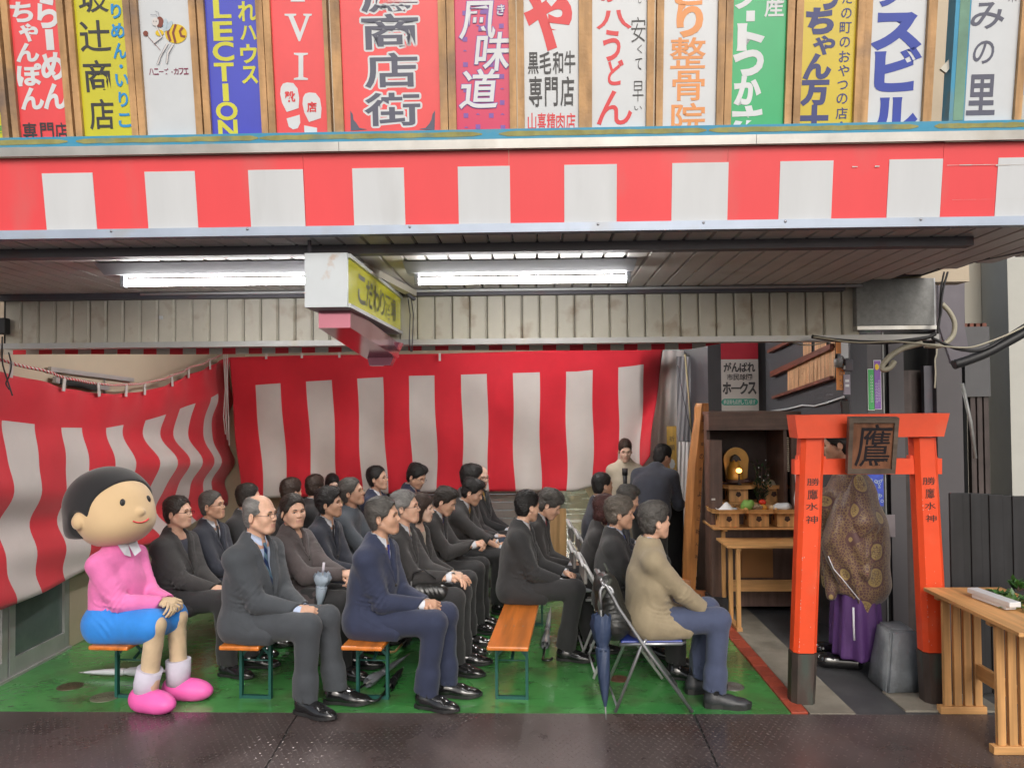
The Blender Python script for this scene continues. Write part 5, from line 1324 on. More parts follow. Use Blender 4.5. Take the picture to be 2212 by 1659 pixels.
for nm, tl, tr, bl, br in (('l', K2(345, 380), K2(490, 380), K8(768, 785), K8(865, 785)), ('r', K2(1405, 372), K2(1540, 372), K8(1605, 782), K8(1715, 780))):
    f_ = [at(*bl, YTO), at(*br, YTO), at(*tr, YTO), at(*tl, YTO)]; ds = .022
    # chamfered: front face + octagonal sides
    w_ = f_[1].x - f_[0].x; mb = MB(); V = []
    for (p, q) in ((f_[0], f_[1]), (f_[3], f_[2])):
        w1 = q.x - p.x; c_ = .026
        ring = [(p.x, p.y), (q.x, p.y), (q.x + c_, p.y + c_), (q.x + c_, p.y + .10), (q.x, p.y + .10 + c_), (p.x, p.y + .10 + c_), (p.x - c_, p.y + .10), (p.x - c_, p.y + c_)]
        V += [(x, y, p.z) for x, y in ring]
    mb.add(V, [[i, (i + 1) % 8, 8 + (i + 1) % 8, 8 + i] for i in range(8)] + [list(range(8))[::-1], list(range(8, 16))])
    po = part(tor, 'post', mb, M_torii); postf.append((f_, po))
    z0 = f_[0].z; mb = MB(); V = []; xc = (f_[0].x + f_[1].x) / 2; sl_ = (f_[3].x - f_[0].x) / (f_[3].z - f_[0].z)
    for z, e in ((0, .0), (z0 - .004, .006)):
        ww = w_ / 2 + e; x_ = f_[0].x + w_ / 2 + sl_ * (z - z0); c_ = .028
        V += [(a, b, z) for a, b in ((x_ - ww, YTO - .004), (x_ + ww, YTO - .004), (x_ + ww + c_, YTO + c_), (x_ + ww + c_, YTO + .10), (x_ + ww, YTO + .134), (x_ - ww, YTO + .134), (x_ - ww - c_, YTO + .10), (x_ - ww - c_, YTO + c_))]
    mb.add(V, [[i, (i + 1) % 8, 8 + (i + 1) % 8, 8 + i] for i in range(8)] + [list(range(8))[::-1], list(range(8, 16))]); part(tor, 'post_base', mb, M_tbase)
M_brush = mat('ink_brush_black', (.035, .015, .012), .5, var=.1)
for its in ([('勝', 345, 750, 470, 820), ('鷹', 350, 855, 455, 950), ('水', 335, 980, 460, 1050), ('神', 335, 1100, 455, 1175)], [('勝', 1430, 740, 1557, 812), ('鷹', 1455, 845, 1550, 940), ('水', 1450, 975, 1562, 1040), ('神', 1458, 1095, 1568, 1160)]):
    L_ = []
    for c, x0, y0, x1, y1 in its:
        a, b = at(*K2(x0, y1), YTO), at(*K2(x1, y0), YTO); L_.append((c, a.x + .003, a.z, b.x - .003, b.z, .004))
    o = letters('lettering', L_, lambda u, v, t: (u - 2.1, -.0025, v), M_brush, tor)
# chips of missing paint
ch = MB(); M_chip = mat('paint_chip', (.62, .5, .46), .7, var=.1)
for (f_, po) in postf:
    for k in range(26):
        t = random.random() ** .7; z = f_[0].z + (f_[3].z - f_[0].z) * (1 - t) * .75; x = f_[0].x + (f_[3].x - f_[0].x) * (z - f_[0].z) / (f_[3].z - f_[0].z) + random.choice([0, 0, 0, random.uniform(0, .1)])
        h_ = random.uniform(.002, .012); w_ = random.uniform(.0012, .004); ch.add([(x, YTO - .0015, z), (x + w_, YTO - .0015, z + h_ * .3), (x + w_ * .6, YTO - .0015, z + h_), (x - w_ * .3, YTO - .0015, z + h_ * .6)], [(0, 1, 2, 3)])
part(tor, 'paint_chips', ch, M_chip)['kind'] = 'stuff'
# name plaque
pq = at(*K2(960, 440), YTO - .10); plq = empty('shrine_plaque', (pq.x, YTO - .06, pq.z), 0, 'dark framed wooden plaque with one brushed character hanging on the torii', 'plaque')
tl, trr, br_, bl_ = [at(*K2(*p), y_) for p, y_ in (((742, 182), YTO - .15), ((1208, 182), YTO - .15), ((1170, 705), YTO - .06), ((722, 705), YTO - .06))]
def lerp4(u, v): return (bl_.lerp(br_, u)).lerp(tl.lerp(trr, u), v)
nn = (trr - tl).cross(tl - bl_).normalized(); br_ = onplane(*K2(1170, 705), tl, nn); nn = nn if nn.y < 0 else -nn
def pqf(u, v, t): q = lerp4(u, v) + nn * t; return tuple(q - Vector((pq.x, YTO - .06, pq.z)))
def pbox(name, u0, v0, u1, v1, t0, t1, m, par=plq, inset=0):
    mb = MB(); V = [pqf(u, v, t1) for u, v in ((u0, v0), (u1, v0), (u1, v1), (u0, v1))] + [pqf(u, v, t0) for u, v in ((u0, v0), (u1, v0), (u1, v1), (u0, v1))]
    mb.add(V, [(0, 1, 2, 3), (7, 6, 5, 4), (0, 4, 5, 1), (1, 5, 6, 2), (2, 6, 7, 3), (3, 7, 4, 0)]); return mb.obj(name, m, par)
M_plq = mat('plaque_wood', (.20, .085, .045), .45, var=.3, vscale=5, grain='z', coat=.2); M_plf = mat('plaque_frame', (.12, .09, .07), .5, var=.3, grain='x')
pbox('board', .08, .07, .92, .93, -.02, .0, M_plq)
for u0, v0, u1, v1 in ((0, 0, 1, .085), (0, .915, 1, 1), (0, .0855, .085, .9145), (.915, .0855, 1, .9145)): pbox('frame_piece', u0, v0, u1, v1, -.025, .014, M_plf)
letters('lettering', [('鷹', .15, .13, .85, .88, .004, .08)], lambda u, v, t: pqf(u, v, .002), mat('plaque_ink', (.012, .010, .014), .35, var=.1), plq)

# ------------------------------------------------------------------ dark walls, poster, racks
M_dk = mat('dark_grey_wall', (.055, .055, .062), .65, var=.12, vscale=2, bump=.15)
M_pil = mat('grey_pillar_paint', (.082, .076, .082), .55, var=.1, vscale=2, stain=(.14, .13, .12), stain_amt=.25)
M_brn = mat('cabinet_brown', (.12, .070, .056), .5, var=.2, grain='z', coat=.1)
M_brnx = mat('cabinet_brown_x', (.12, .070, .056), .5, var=.2, grain='x', coat=.1)
M_rail = mat('rack_rail', (.16, .045, .025), .5, var=.2, grain='y')
M_cedar = mat('pale_cedar', (.66, .38, .20), .6, var=.15, grain='z')
xa_ = at(1529, 800, 7.75).x
wl = empty('dark_wall', (xa_, 7.75, 0), 0, 'dark grey wall behind the small shrine cabinet, carrying a team poster', 'wall')
part(wl, 'wall_panel', MB().box((xa_, 7.75, 0), (at(1700, 800, 7.7).x + .3, 7.95, ZI + .1)), M_dk)
part(wl, 'wall_panel', MB().box((xa_, 7.951, 0), (xa_ + .1, 9.2, ZI + .1)), M_dk)
A_, B_ = at(1655, 868, 7.74), at(1838, 868, 6.32); WN = Vector((-(A_ - B_).y, (A_ - B_).x, 0)).normalized()
if WN.x > 0: WN = -WN
sw_ = empty('slanted_wall', tuple(B_), 0, 'dark side wall of the shrine corner carrying racks of wooden name plates', 'wall')
mb = MB(); V = [(A_.x, A_.y, 0), (B_.x, B_.y, 0), (B_.x, B_.y, 3.1), (A_.x, A_.y, 3.1)]; V += [(x + .15, y + .03, z) for x, y, z in V]
mb.add(V, [(0, 1, 2, 3), (7, 6, 5, 4), (0, 4, 5, 1), (1, 5, 6, 2), (2, 6, 7, 3), (3, 7, 4, 0)]); part(sw_, 'wall_panel', mb, M_dk)
def onw(px, py, off=0.): return onplane(px, py, B_ + WN * off, WN)
rk = empty('name_plate_rack', tuple(onw(*K6(700, 500))), 0, 'rack of pale wooden name plates held by red brown rails on the dark wall', 'rack')
def wbeam(a, b, th0, off, m, name):
    p, q = onw(*K6(*a), .005), onw(*K6(*b), .005); mb = MB()
    V = []
    for s_, th in ((p, th0[0]), (q, th0[1])):
        for dz_, o_ in ((-th / 2, 0), (th / 2, 0), (th / 2, off), (-th / 2, off)): V.append(s_ + WN * o_ + Vector((0, 0, dz_)))
    mb.add(V, [(0, 1, 2, 3), (7, 6, 5, 4), (0, 4, 5, 1), (1, 5, 6, 2), (2, 6, 7, 3), (3, 7, 4, 0)]); part(rk, name, mb, m)
wbeam((285, 590), (1040, 240), (.055, .045), .05, M_rail, 'rail'); wbeam((305, 880), (1040, 630), (.025, .030), .05, M_rail, 'rail'); wbeam((250, 305), (620, 130), (.03, .03), .05, M_rail, 'rail')
pls = MB(); N_ = 26
def yr2(x): return 590 + (x - 285) * (240 - 590) / 755 + 12
def yr3(x): return 880 + (x - 305) * (630 - 880) / 735
for k in range(N_):
    x0 = 445 + (1040 - 445) * k / N_; x1 = x0 + (1040 - 445) / N_ - 1.6; o_ = random.uniform(.012, .020)
    P_ = [onw(*K6(x0, yr3(x0)), o_), onw(*K6(x1, yr3(x1)), o_), onw(*K6(x1, yr2(x1)), o_), onw(*K6(x0, yr2(x0)), o_)]; pls.add(P_, [(0, 1, 2, 3)])
for a, b, n_ in ((640, 745, 5), (785, 930, 6), (985, 1040, 3)):
    for k in range(n_):
        x0 = a + (b - a) * k / n_; x1 = x0 + (b - a) / n_ - 1.5; o_ = random.uniform(.012, .02)
        P_ = [onw(*K6(x0, yr2(x0) - 20), o_), onw(*K6(x1, yr2(x1) - 20), o_), onw(*K6(x1, 100), o_), onw(*K6(x0, 100), o_)]; pls.add(P_, [(0, 1, 2, 3)])
part(rk, 'name_plates', pls, M_cedar)['kind'] = 'stuff'
mk = MB()
for k in range(150):
    x = random.uniform(455, 1030); y = random.uniform(yr2(x) + 30, yr3(x) - 15); P_ = [onw(*K6(x + dx, y + dy), .0215) for dx, dy in ((0, 0), (2.5, 0), (2.5, random.uniform(5, 12)), (0, 8))]; mk.add(P_, [(0, 1, 2, 3)])
part(rk, 'plate_writing', mk, mat('faded_ink', (.18, .08, .04), .7))['kind'] = 'stuff'
# white pipe / cord along the wall
tag(MB().tube([onw(*K6(230, 1050), .02), onw(*K6(450, 1020), .02), onw(*K6(630, 975), .02), onw(*K6(780, 985), .02), onw(*K6(930, 945), .02), onw(*K6(1150, 870), .02)], .008, 6).obj('white_hose', M_white), 'white cord drooping along the dark wall above the shrine cabinet', 'cord')
# small hanging boards at the near end of the rack
def card(K, x0, y0, x1, y1, Y, th, m, name, label, cat, extra=None, bev=0):
    a, b = at(*K(x0, y1), Y), at(*K(x1, y0), Y); rt = empty(name, (a.x, Y, a.z), 0, label, cat)
    MB().box((0, -th, 0), (b.x - a.x, 0, b.z - a.z), bev=bev).obj('board', m, rt)
    if extra: extra(rt, b.x - a.x, b.z - a.z)
    return rt
M_or = mat('orange_board', (.55, .20, .04), .5, var=.1, grain='z')
card(K6, 1050, 100, 1105, 330, 6.25, .015, M_or, 'hanging_board', 'upper orange wooden board hanging beside the rack of name plates', 'board')
def oext(rt, w_, h_): letters('lettering', [('の', w_ * .3, h_ * .55, w_ * .7, h_ * .72, 0), ('く', w_ * .3, h_ * .3, w_ * .7, h_ * .42, 0), ('ろ', w_ * .3, h_ * .08, w_ * .7, h_ * .2, 0)], lambda u, v, t: (u, -.0165, v), INK['black'], rt)
card(K6, 1055, 455, 1150, 785, 6.22, .015, M_or, 'hanging_board', 'lower orange wooden board with dark brush marks beside the grey pillar', 'board', oext)
card(K6, 1112, 120, 1195, 385, 6.24, .01, INK['white'], 'hanging_board', 'blank white board hanging under the transom near the grey pillar', 'board')
def wext(rt, w_, h_):
    for z in (.62, .38): MB().box((w_ * .2, -.0135, h_ * z), (w_ * .8, -.012, h_ * (z + .13))).obj('print', INK['white'], rt)
card(K6, 1145, 590, 1220, 840, 6.2, .012, mat('lilac_card', (.30, .27, .33), .6, var=.1), 'hanging_card', 'lilac printed card hanging left of the grey pillar', 'card', wext)
p = at(*K6(1080, 390), 6.2); lp_ = empty('wall_lamp', tuple(p), 0, 'grey round spot lamp clamped beside the orange boards', 'lamp')
MB().lathe([(0, .0), (.03, .0), (.036, -.02), (.03, -.07), (.0, -.075)], 16).obj('lamp_head', M_galv, lp_); MB().tube([(0, 0, 0), (.04, .03, .02), (.09, .05, -.03)], .008, 6).obj('lamp_arm', M_galv, lp_)
p = at(*K6(1195, 480), 6.2); lp2 = empty('wall_lamp', tuple(p), 0, 'grey angular floodlight head beside the lilac card', 'lamp')
MB().box((-.03, -.03, -.045), (.035, .02, .05), bev=.008).obj('lamp_head', M_beam, lp2); MB().box((-.045, -.036, -.03), (-.031, .02, .0)).obj('bracket', M_galv, lp2)
# poster
def k1u(x, y): q = at(*K1(x, y), 7.735); return q.x, q.z
x0, z1 = k1u(825, 20); x1, z0 = k1u(1303, 945)
ps = empty('team_poster', (x0, 7.735, z0), 0, 'white and red team poster with bold black lettering on the dark wall', 'poster')
M_pw = mat('poster_white', (.55, .53, .51), .5, var=.05); M_pr = mat('poster_red', (.45, .018, .04), .5, var=.06)
zr_ = k1u(900, 292)[1]
MB().box((0, -.003, 0), (x1 - x0, 0, zr_ - z0)).obj('paper', M_pw, ps); MB().box((0, -.003, zr_ - z0 + .0005), (x1 - x0, 0, z1 - z0 + .1)).obj('red_band', M_pr, ps)
its = []
def row(s_, x0_, y0_, x1_, y1_, off, gap=.1):
    n_ = len(s_); w_ = (x1_ - x0_) / n_; out = []
    for i, c in enumerate(s_):
        a = k1u(x0_ + i * w_ + w_ * gap / 2, y1_); b = k1u(x0_ + (i + 1) * w_ - w_ * gap / 2, y0_); out.append((c, a[0] - x0, a[1] - z0, b[0] - x0, b[1] - z0, off) if c != 'ー' else (c, a[0] - x0, (a[1] + b[1]) / 2 - .004 - z0, b[0] - x0, (a[1] + b[1]) / 2 + .004 - z0, off))
    return out
letters('lettering', row('がんばれ', 860, 335, 1255, 445, .04) + row('市民球団', 900, 475, 1220, 550, .02) + row('ホークス', 850, 580, 1270, 720, .04), lambda u, v, t: (u, -.0045, v), INK['black'], ps)
ax_, az = k1u(835, 865); bx_, bz = k1u(1290, 780); r_ = (bz - az) / 2
pill = [(ax_ - x0 + r_ + r_ * math.cos(t), az - z0 + r_ + r_ * math.sin(t)) for t in np.linspace(math.pi / 2, 3 * math.pi / 2, 9)] + [(bx_ - x0 - r_ + r_ * math.cos(t), az - z0 + r_ + r_ * math.sin(t)) for t in np.linspace(-math.pi / 2, math.pi / 2, 9)]
MB().add([(u, -.0045, v) for u, v in pill], [list(range(len(pill)))]).obj('green_pill', INK['teal'], ps)
letters('pill_lettering', row('商店街も応援しています', 860, 795, 1260, 850, .01), lambda u, v, t: (u, -.006, v), INK['white'], ps)
# grey pillar with two stickers
pa, pb = at(1838.6, 868, 6.35).x, at(1907, 868, 6.35).x
pil = empty('grey_pillar', (pa, 6.35, 0), 0, 'flat grey pillar carrying a green and a purple sticker behind the torii', 'pillar')
MB().box((0, 0, 0), (pb - pa, .35, 3.1)).obj('column', M_pil, pil); MB().box((-.012, -.008, 0), (-.001, .02, 3.1)).box((pb - pa + .001, -.008, 0), (pb - pa + .012, .02, 3.1)).obj('edge_strip', M_galv, pil)
def stk(x0, y0, x1, y1, base, label, rows):
    def ext(rt, w_, h_):
        MB().box((.004, -.0055, .005), (w_ - .004, -.004, h_ - .005)).obj('print_field', base, rt); m_ = []
        for ch_, u, v0, sz, off in rows: m_.append((ch_, w_ * u, h_ * v0, w_ * (u + sz), h_ * v0 + w_ * sz, off))
        letters('lettering', m_, lambda u, v, t: (u, -.0065, v), INK['white'], rt)
    return card(K6, x0, y0, x1, y1, 6.345, .004, INK['white'], 'sticker', label, 'sticker', ext)
stk(1450, 520, 1525, 1040, INK['green'], 'narrow green sticker with a white text column on the grey pillar', [(c, .42, .80 - i * .075, .30, 0) for i, c in enumerate('ロロロロロロロロロ')])
s_ = stk(1527, 410, 1607, 1028, INK['purple'], 'narrow purple sticker with a yellow round mark on the grey pillar', [(c, .22, .50 - i * .06, .24, 0) for i, c in enumerate('ロロロロロロロ')] + [(c, .58, .56 - i * .05, .22, 0) for i, c in enumerate('ロロロロロロロロロ')])
w_ = at(*K6(1607, 400), 6.345).x - at(*K6(1527, 400), 6.345).x; h_ = at(*K6(1527, 410), 6.345).z - at(*K6(1527, 1028), 6.345).z
MB().add([(w_ / 2 + w_ * .32 * math.cos(t), -.0072, h_ * .86 + w_ * .5 * math.sin(t)) for t in np.linspace(0, 2 * math.pi, 18)[:-1]], [list(range(17))]).obj('round_mark', INK['gold'], s_)
# vertical posts and boards to the right of the pillar
M_pb = mat('weathered_brown_post', (.06, .045, .042), .65, var=.3, grain='z')
def vpost(xa, xb, y0, y1, Y, m, name, label, cat='post', d=.05):
    a, b = at(xa, y1, Y), at(xb, y0, Y); o = MB().box((0, 0, 0), (b.x - a.x, d, b.z - max(a.z, 0))).obj(name, m); o.location = (a.x, Y, max(a.z, 0)); return tag(o, label, cat)
o = MB().box((0, 0, 0), (.88, .05, 3.1)).obj('recess_shade_sheet', M_dark); o.location = (pb + .015, 6.75, 0); tag(o, 'black recess behind the posts right of the grey pillar', 'wall')  # black sheet paints in the shade of the gap between the posts
vpost(*[K9(1385, 0)[0], K9(1437, 0)[0]], 735, 1500, 6.42, M_pil, 'drain_pipe', 'grey square downpipe directly right of the dark recess beside the grey pillar', 'pipe')
vpost(K9(1442, 0)[0], K9(1488, 0)[0], 800, 1500, 6.46, M_pb, 'timber_post', 'weathered reddish brown timber post next to the grey square downpipe')
vpost(K9(1525, 0)[0], K9(1560, 0)[0], 800, 1500, 6.56, M_pb, 'timber_post', 'darker recessed timber post in the middle of the black gap')
vpost(K9(1612, 0)[0], K9(1645, 0)[0], 790, 1500, 6.44, M_beam, 'steel_post', 'thin grey steel post seen above the right end of the torii')
vpost(K9(1655, 0)[0], K9(1684, 0)[0], 790, 1500, 6.52, M_pb, 'timber_post', 'thin brown timber post just left of the wide grey post')
vpost(K9(1692, 0)[0], K9(1800, 0)[0], 590, 1500, 6.38, M_pil, 'wide_post', 'wide grey violet post rising behind the right end of the torii', d=.12)
gp = [K5(*q) for q in ((1270, 180), (1560, 150), (1560, 760), (1630, 1180), (1420, 1180), (1280, 760))]
pp = [at(a, b, 5.7) for a, b in gp]; mb = MB(); mb.add([tuple(p) for p in pp] + [(p.x, p.y + .03, p.z) for p in pp], [list(range(6)), list(range(11, 5, -1))] + [(i, (i + 1) % 6, 6 + (i + 1) % 6, 6 + i) for i in range(6)])
tag(mb.obj('sheet_cover', mat('grey_violet_sheet', (.13, .12, .14), .45, metal=.2, var=.1)), 'angled grey violet sheet metal cover behind the cables', 'cover')
a, b = at(*K5(1570, 1540), 6.5), at(*K5(1830, 770), 6.5)
ml = empty('shutter_box', (a.x, 6.5, a.z), 0, 'dark grey box with a notched top standing before the beige wall at right', 'box')
MB().box((0, 0, 0), (b.x - a.x, .12, b.z - a.z)).obj('casing', mat('box_grey', (.085, .085, .09), .5, var=.1), ml)
for k in range(4): MB().box((.0 + k * .052, .01, b.z - a.z + .001), (.034 + k * .052, .1, b.z - a.z + .03)).obj('notch', M_rail, ml)
for k in range(3): MB().box((.05 + k * .055, .02, -.95), (.09 + k * .055, .07, -.001)).obj('slat', M_pb, ml)
ps_ = [at(*K9(1815, 1040), 5.1), at(*K9(1870, 1290), 5.1), at(*K9(1900, 1520), 5.1)]
tag(MB().tube(ps_, .012, 8).obj('leaning_pole', M_galv), 'thin grey pole leaning behind the black picket fence', 'pole')
o = MB().box((at(2084, 800, 7.2).x, 7.2, 0), (6.2, 7.4, 4.6)).obj('neighbour_wall', mat('neighbour_beige', (.36, .34, .29), .7, var=.05, vscale=1, stain=(.5, .34, .18), stain_amt=.2, stain_scale=1.5)); tag(o, 'neighbouring beige wall at the far right beyond the posts', 'wall')
o = MB().box((at(2181, 800, 6.8).x, 6.8, 0), (5.8, 7.19, 4.6)).obj('neighbour_column', mat('neighbour_pale', (.46, .46, .42), .6, var=.04)); tag(o, 'pale corner column at the right edge of the picture', 'column')
x_ = at(*K5(1760, 400), 7.18).x
tag(MB().box((x_, 7.17, 2.0), (x_ + .02, 7.199, 4.2)).obj('wall_joint', M_white), 'thin white vertical joint strip on the beige wall at right', 'strip')
# black picket fence
fc = empty('picket_fence', (2.75, 5.13, 0), 0, 'black board fence behind the offering table at right', 'fence')
M_fence = mat('fence_black', (.014, .014, .016), .6, var=.3, grain='z')
for k, (a, b, t_) in enumerate(((405, 463, 38), (468, 524, 38), (528, 570, 40), (575, 633, 42), (638, 698, 48), (705, 763, 52), (776, 832, 56), (838, 896, 58), (902, 960, 60))):
    Y = 5.12 + (k % 2) * .012; p, q = at(*KF(a, 1000), Y), at(*KF(b, t_), Y)
    part(fc, 'fence_board', MB().box((p.x, Y, .03), (q.x, Y + .022, q.z), bev=.004), M_fence)
for z in (.35, 1.0): part(fc, 'fence_rail', MB().box((at(2059, 868, 5.16).x, 5.16, z), (3.6, 5.2, z + .06)), M_fence)
# concrete block foot
cs = [flo(*K8(1198, 945)), flo(*K8(1330, 1057)), flo(*K8(1575, 1050))]
b0, b1, b2 = cs; b3 = b0 + (b2 - b1); ht = .46
top = [at(*K8(1285, 580), b0.y + .03), at(*K8(1345, 632), b1.y + .08), at(*K8(1560, 625), b2.y + .05)]; zt2 = sum(p.z for p in top) / 3
ctr = (b0 + b1 + b2 + b3) / 4; V = [b0, b1, b2, b3]; W4 = [ctr + (p - ctr) * .70 + Vector((.03, .02, zt2)) for p in V]
s = bmesh.new(); vs = [s.verts.new(v) for v in V + W4]
for f_ in ((0, 1, 5, 4), (1, 2, 6, 5), (2, 3, 7, 6), (3, 0, 4, 7), (4, 5, 6, 7), (3, 2, 1, 0)): s.faces.new([vs[i] for i in f_])
bmesh.ops.bevel(s, geom=s.edges[:], offset=.018, segments=3, affect='EDGES'); bmesh.ops.subdivide_edges(s, edges=s.edges[:], cuts=2, use_grid_fill=True)
for v in s.verts: v.co += Vector((random.uniform(-1, 1), random.uniform(-1, 1), random.uniform(-1, 1))) * .0025
me = bpy.data.meshes.new('concrete_block'); s.to_mesh(me); s.free(); me.shade_smooth()
o = link('concrete_block', me, mat('block_concrete', (.15, .165, .18), .55, var=.25, vscale=6, bump=.5, bscale=40, stain=(.28, .30, .31), stain_amt=.5, stain_scale=5)); tag(o, 'tapered grey concrete block footing between the torii posts', 'block')

# cables and hoses by the duct box
M_hose = mat('cream_hose', (.42, .39, .30), .5, var=.08)
M_cab = mat('black_cable', (.018, .018, .02), .5, var=.1)
def cable(K, pts, Y, r, m, name, label, n=8):
    P = [at(*K(*p), Y if not isinstance(Y, tuple) else Y[0] + (Y[1] - Y[0]) * i / (len(pts) - 1)) for i, p in enumerate(pts)]
    Q = []
    for i in range(len(P) - 1):
        p0, p1, p2, p3 = P[max(i - 1, 0)], P[i], P[i + 1], P[min(i + 2, len(P) - 1)]
        for k in range(5):
            t = k / 5; Q.append(.5 * ((2 * p1) + (p2 - p0) * t + (2 * p0 - 5 * p1 + 4 * p2 - p3) * t * t + (3 * p1 - p0 - 3 * p2 + p3) * t ** 3))
    Q.append(P[-1]); return tag(MB().tube(Q, r, n).obj(name, m), label, 'hose' if m is M_hose else 'cable')
cable(K5, [(1310, 520), (1400, 620), (1450, 740), (1430, 870), (1340, 960), (1250, 985), (1120, 980)], 5.0, .016, M_hose, 'hose', 'cream hose arching down beside the grey duct box')
cable(K5, [(1090, 955), (960, 985), (860, 1020), (740, 1100), (655, 1200), (670, 1245), (740, 1220), (790, 1150)], 4.98, .018, M_hose, 'hose', 'cream hose hanging in a loose loop below the duct box')
cable(K5, [(-120, 880), (100, 915), (400, 938), (700, 945), (950, 920), (1150, 890), (1240, 850)], 4.98, .012, M_cab, 'cable', 'black cable bundle running left under the transom rail')
cable(K5, [(-100, 885), (60, 905), (250, 935), (480, 945), (800, 935), (1100, 960), (1300, 985), (1500, 1000), (1650, 995), (1850, 930), (2050, 850), (2300, 720), (2700, 470)], (4.96, 4.9), .006, M_hose, 'cable', 'thin pale cable sagging across the black cables at upper right')
cable(K5, [(1200, 895), (1350, 965), (1500, 1020), (1700, 1035), (1850, 985), (2000, 890), (2300, 700), (2700, 440)], 4.94, .010, M_cab, 'cable', 'black cable sagging past the beige wall at the right edge')
cable(K5, [(1440, 1190), (1600, 1140), (1800, 1060), (2000, 955), (2320, 770), (2750, 480)], 4.97, .030, M_cab, 'conduit', 'thick black conduit rising to the right edge in front of the beige wall', 10)
cable(K5, [(1375, 170), (1330, 330), (1305, 480), (1300, 620), (1270, 740), (1265, 850)], 4.96, .007, M_cab, 'cable', 'black cable hanging down the end of the grey duct box')
cable(K5, [(1335, 170), (1300, 350), (1290, 520), (1285, 700), (1262, 830)], 4.97, .006, M_cab, 'cable', 'second thin cable against the end of the grey duct box')
cable(K5, [(1255, 1000), (1250, 1080), (1235, 1140), (1240, 1290), (1230, 1450)], 5.65, .005, M_hose, 'cable', 'thin pale cable dropping behind the torii lintel')
cable(K6, [(430, 150), (560, 205), (680, 225), (800, 215), (930, 185)], 6.15, .005, M_hose, 'cable', 'thin grey wire drooping in front of the name plates')
# black plug cables at the left edge
cable(cc(0, 500, 2.836), [(15, 740), (15, 900), (45, 1010), (80, 1120)], 4.9, .005, M_cab, 'cable', 'black cable with a free end hanging at the left edge')
cable(cc(0, 500, 2.836), [(55, 840), (72, 920), (60, 990), (38, 1040), (60, 1080)], 4.9, .0045, M_cab, 'cable', 'second black cable looping at the left edge')
p = at(6, 705, 5.05); o = MB().box((-.06, -.03, -.055), (.035, .03, .055), bev=.01).obj('junction_box', M_cab); o.location = p; tag(o, 'small black junction box on the transom at the left edge', 'box')

# ------------------------------------------------------------------ shrine cabinet
YS = 7.1
def ps2(K, x, y, Y): return at(*K(x, y), Y)
cx0 = ps2(K3, 150, 0, YS).x; cx1 = at(1745, 900, YS).x; ztop = ps2(K3, 300, -10, YS).z; zop = ps2(K3, 300, 207, YS).z
cab = empty('shrine_cabinet', (cx0, YS, 0), 0, 'dark brown open fronted wooden shrine cabinet behind the offering tables', 'cabinet')
xin = ps2(K3, 325, 0, YS).x; z_sill = .92
part(cab, 'side_post', MB().box((cx0, YS, 0), (xin, YS + .12, ztop - .23)), M_brn)
part(cab, 'lintel', MB().box((cx0 - .01, YS - .012, zop), (cx1 + .5, YS + .12, ztop)), M_brnx)
part(cab, 'roof_board', MB().box((cx0 - .01, YS - .012, ztop + .001), (cx1 + .5, YS + .62, ztop + .03)), M_brnx)
part(cab, 'side_wall', MB().box((cx0, YS + .121, 0), (cx0 + .03, YS + .64, ztop)), M_brn)
part(cab, 'back_board', MB().box((cx0 + .031, YS + .58, 0), (cx1 + .5, YS + .62, ztop)), mat('niche_back', (.06, .042, .040), .7, var=.2))
part(cab, 'shelf', MB().box((xin - .05, YS + .0, z_sill - .03), (cx1 + .5, YS + .579, z_sill)), M_brnx)
part(cab, 'lower_panel', MB().box((xin + .001, YS + .05, 0.06), (cx1 + .5, YS + .07, z_sill - .031)), M_brn)
part(cab, 'plinth', MB().box((cx0 - .02, YS - .03, 0), (xin + .06, YS + .19, .16)), mat('plinth_black', (.022, .024, .028), .5, var=.1))
xr_ = ps2(K3, 1185, 0, YS + .1).x
part(cab, 'inner_wall', MB().box((xr_, YS + .04, z_sill), (xr_ + .03, YS + .57, zop)), M_brn)
part(cab, 'inner_post', MB().box((ps2(K3, 1335, 0, YS).x, YS + .01, z_sill), (ps2(K3, 1480, 0, YS).x, YS + .08, zop - .001)), M_brn)
la, lb_ = ps2(K3, 1245, 805, YS + .05), ps2(K3, 1298, 300, YS + .05)
for k in range(17): part(cab, 'louver_slat', MB().box((la.x, YS + .05, la.z + (lb_.z - la.z) * k / 17), (lb_.x, YS + .06, la.z + (lb_.z - la.z) * (k + .62) / 17)), mat('slat_pale', (.5, .42, .32), .6, var=.1))  # louver slats in a paler tone than the cabinet wood
part(cab, 'latch', MB().box((ps2(K3, 165, 0, YS).x, YS - .014, ps2(K3, 0, 1215, YS).z), (ps2(K3, 215, 0, YS).x, YS - .002, ps2(K3, 0, 1190, YS).z)), M_alu2)
# statue with arched halo board and glowing lamp
bs = ps2(K3, 530, 930, YS + .3); stt = empty('small_statue', (bs.x, YS + .30, bs.z), 0, 'small golden seated figure with an arched halo board inside the cabinet', 'statue')
f3 = lambda x, y: ((ps2(K3, x, y, YS + .36).x - bs.x), (ps2(K3, x, y, YS + .36).z - bs.z))
cxh = f3(528, 0)[0]; wh = (f3(708, 0)[0] - f3(348, 0)[0]) / 2; zb0 = f3(0, 935)[1]; zc0 = f3(0, 640)[1]; zt0 = f3(0, 460)[1]
arch = [(cxh - wh * .78, zb0), (cxh + wh * .86, zb0)] + [(cxh + wh * math.cos(t), zc0 + (zt0 - zc0) * math.sin(t)) for t in np.linspace(-.25, math.pi + .25, 26)]
MB().prism(arch, lambda u, v, t: (u, t, v), .06, .10).obj('halo_board', mat('halo_gold', (.50, .27, .07), .4, metal=.4, var=.2), stt)
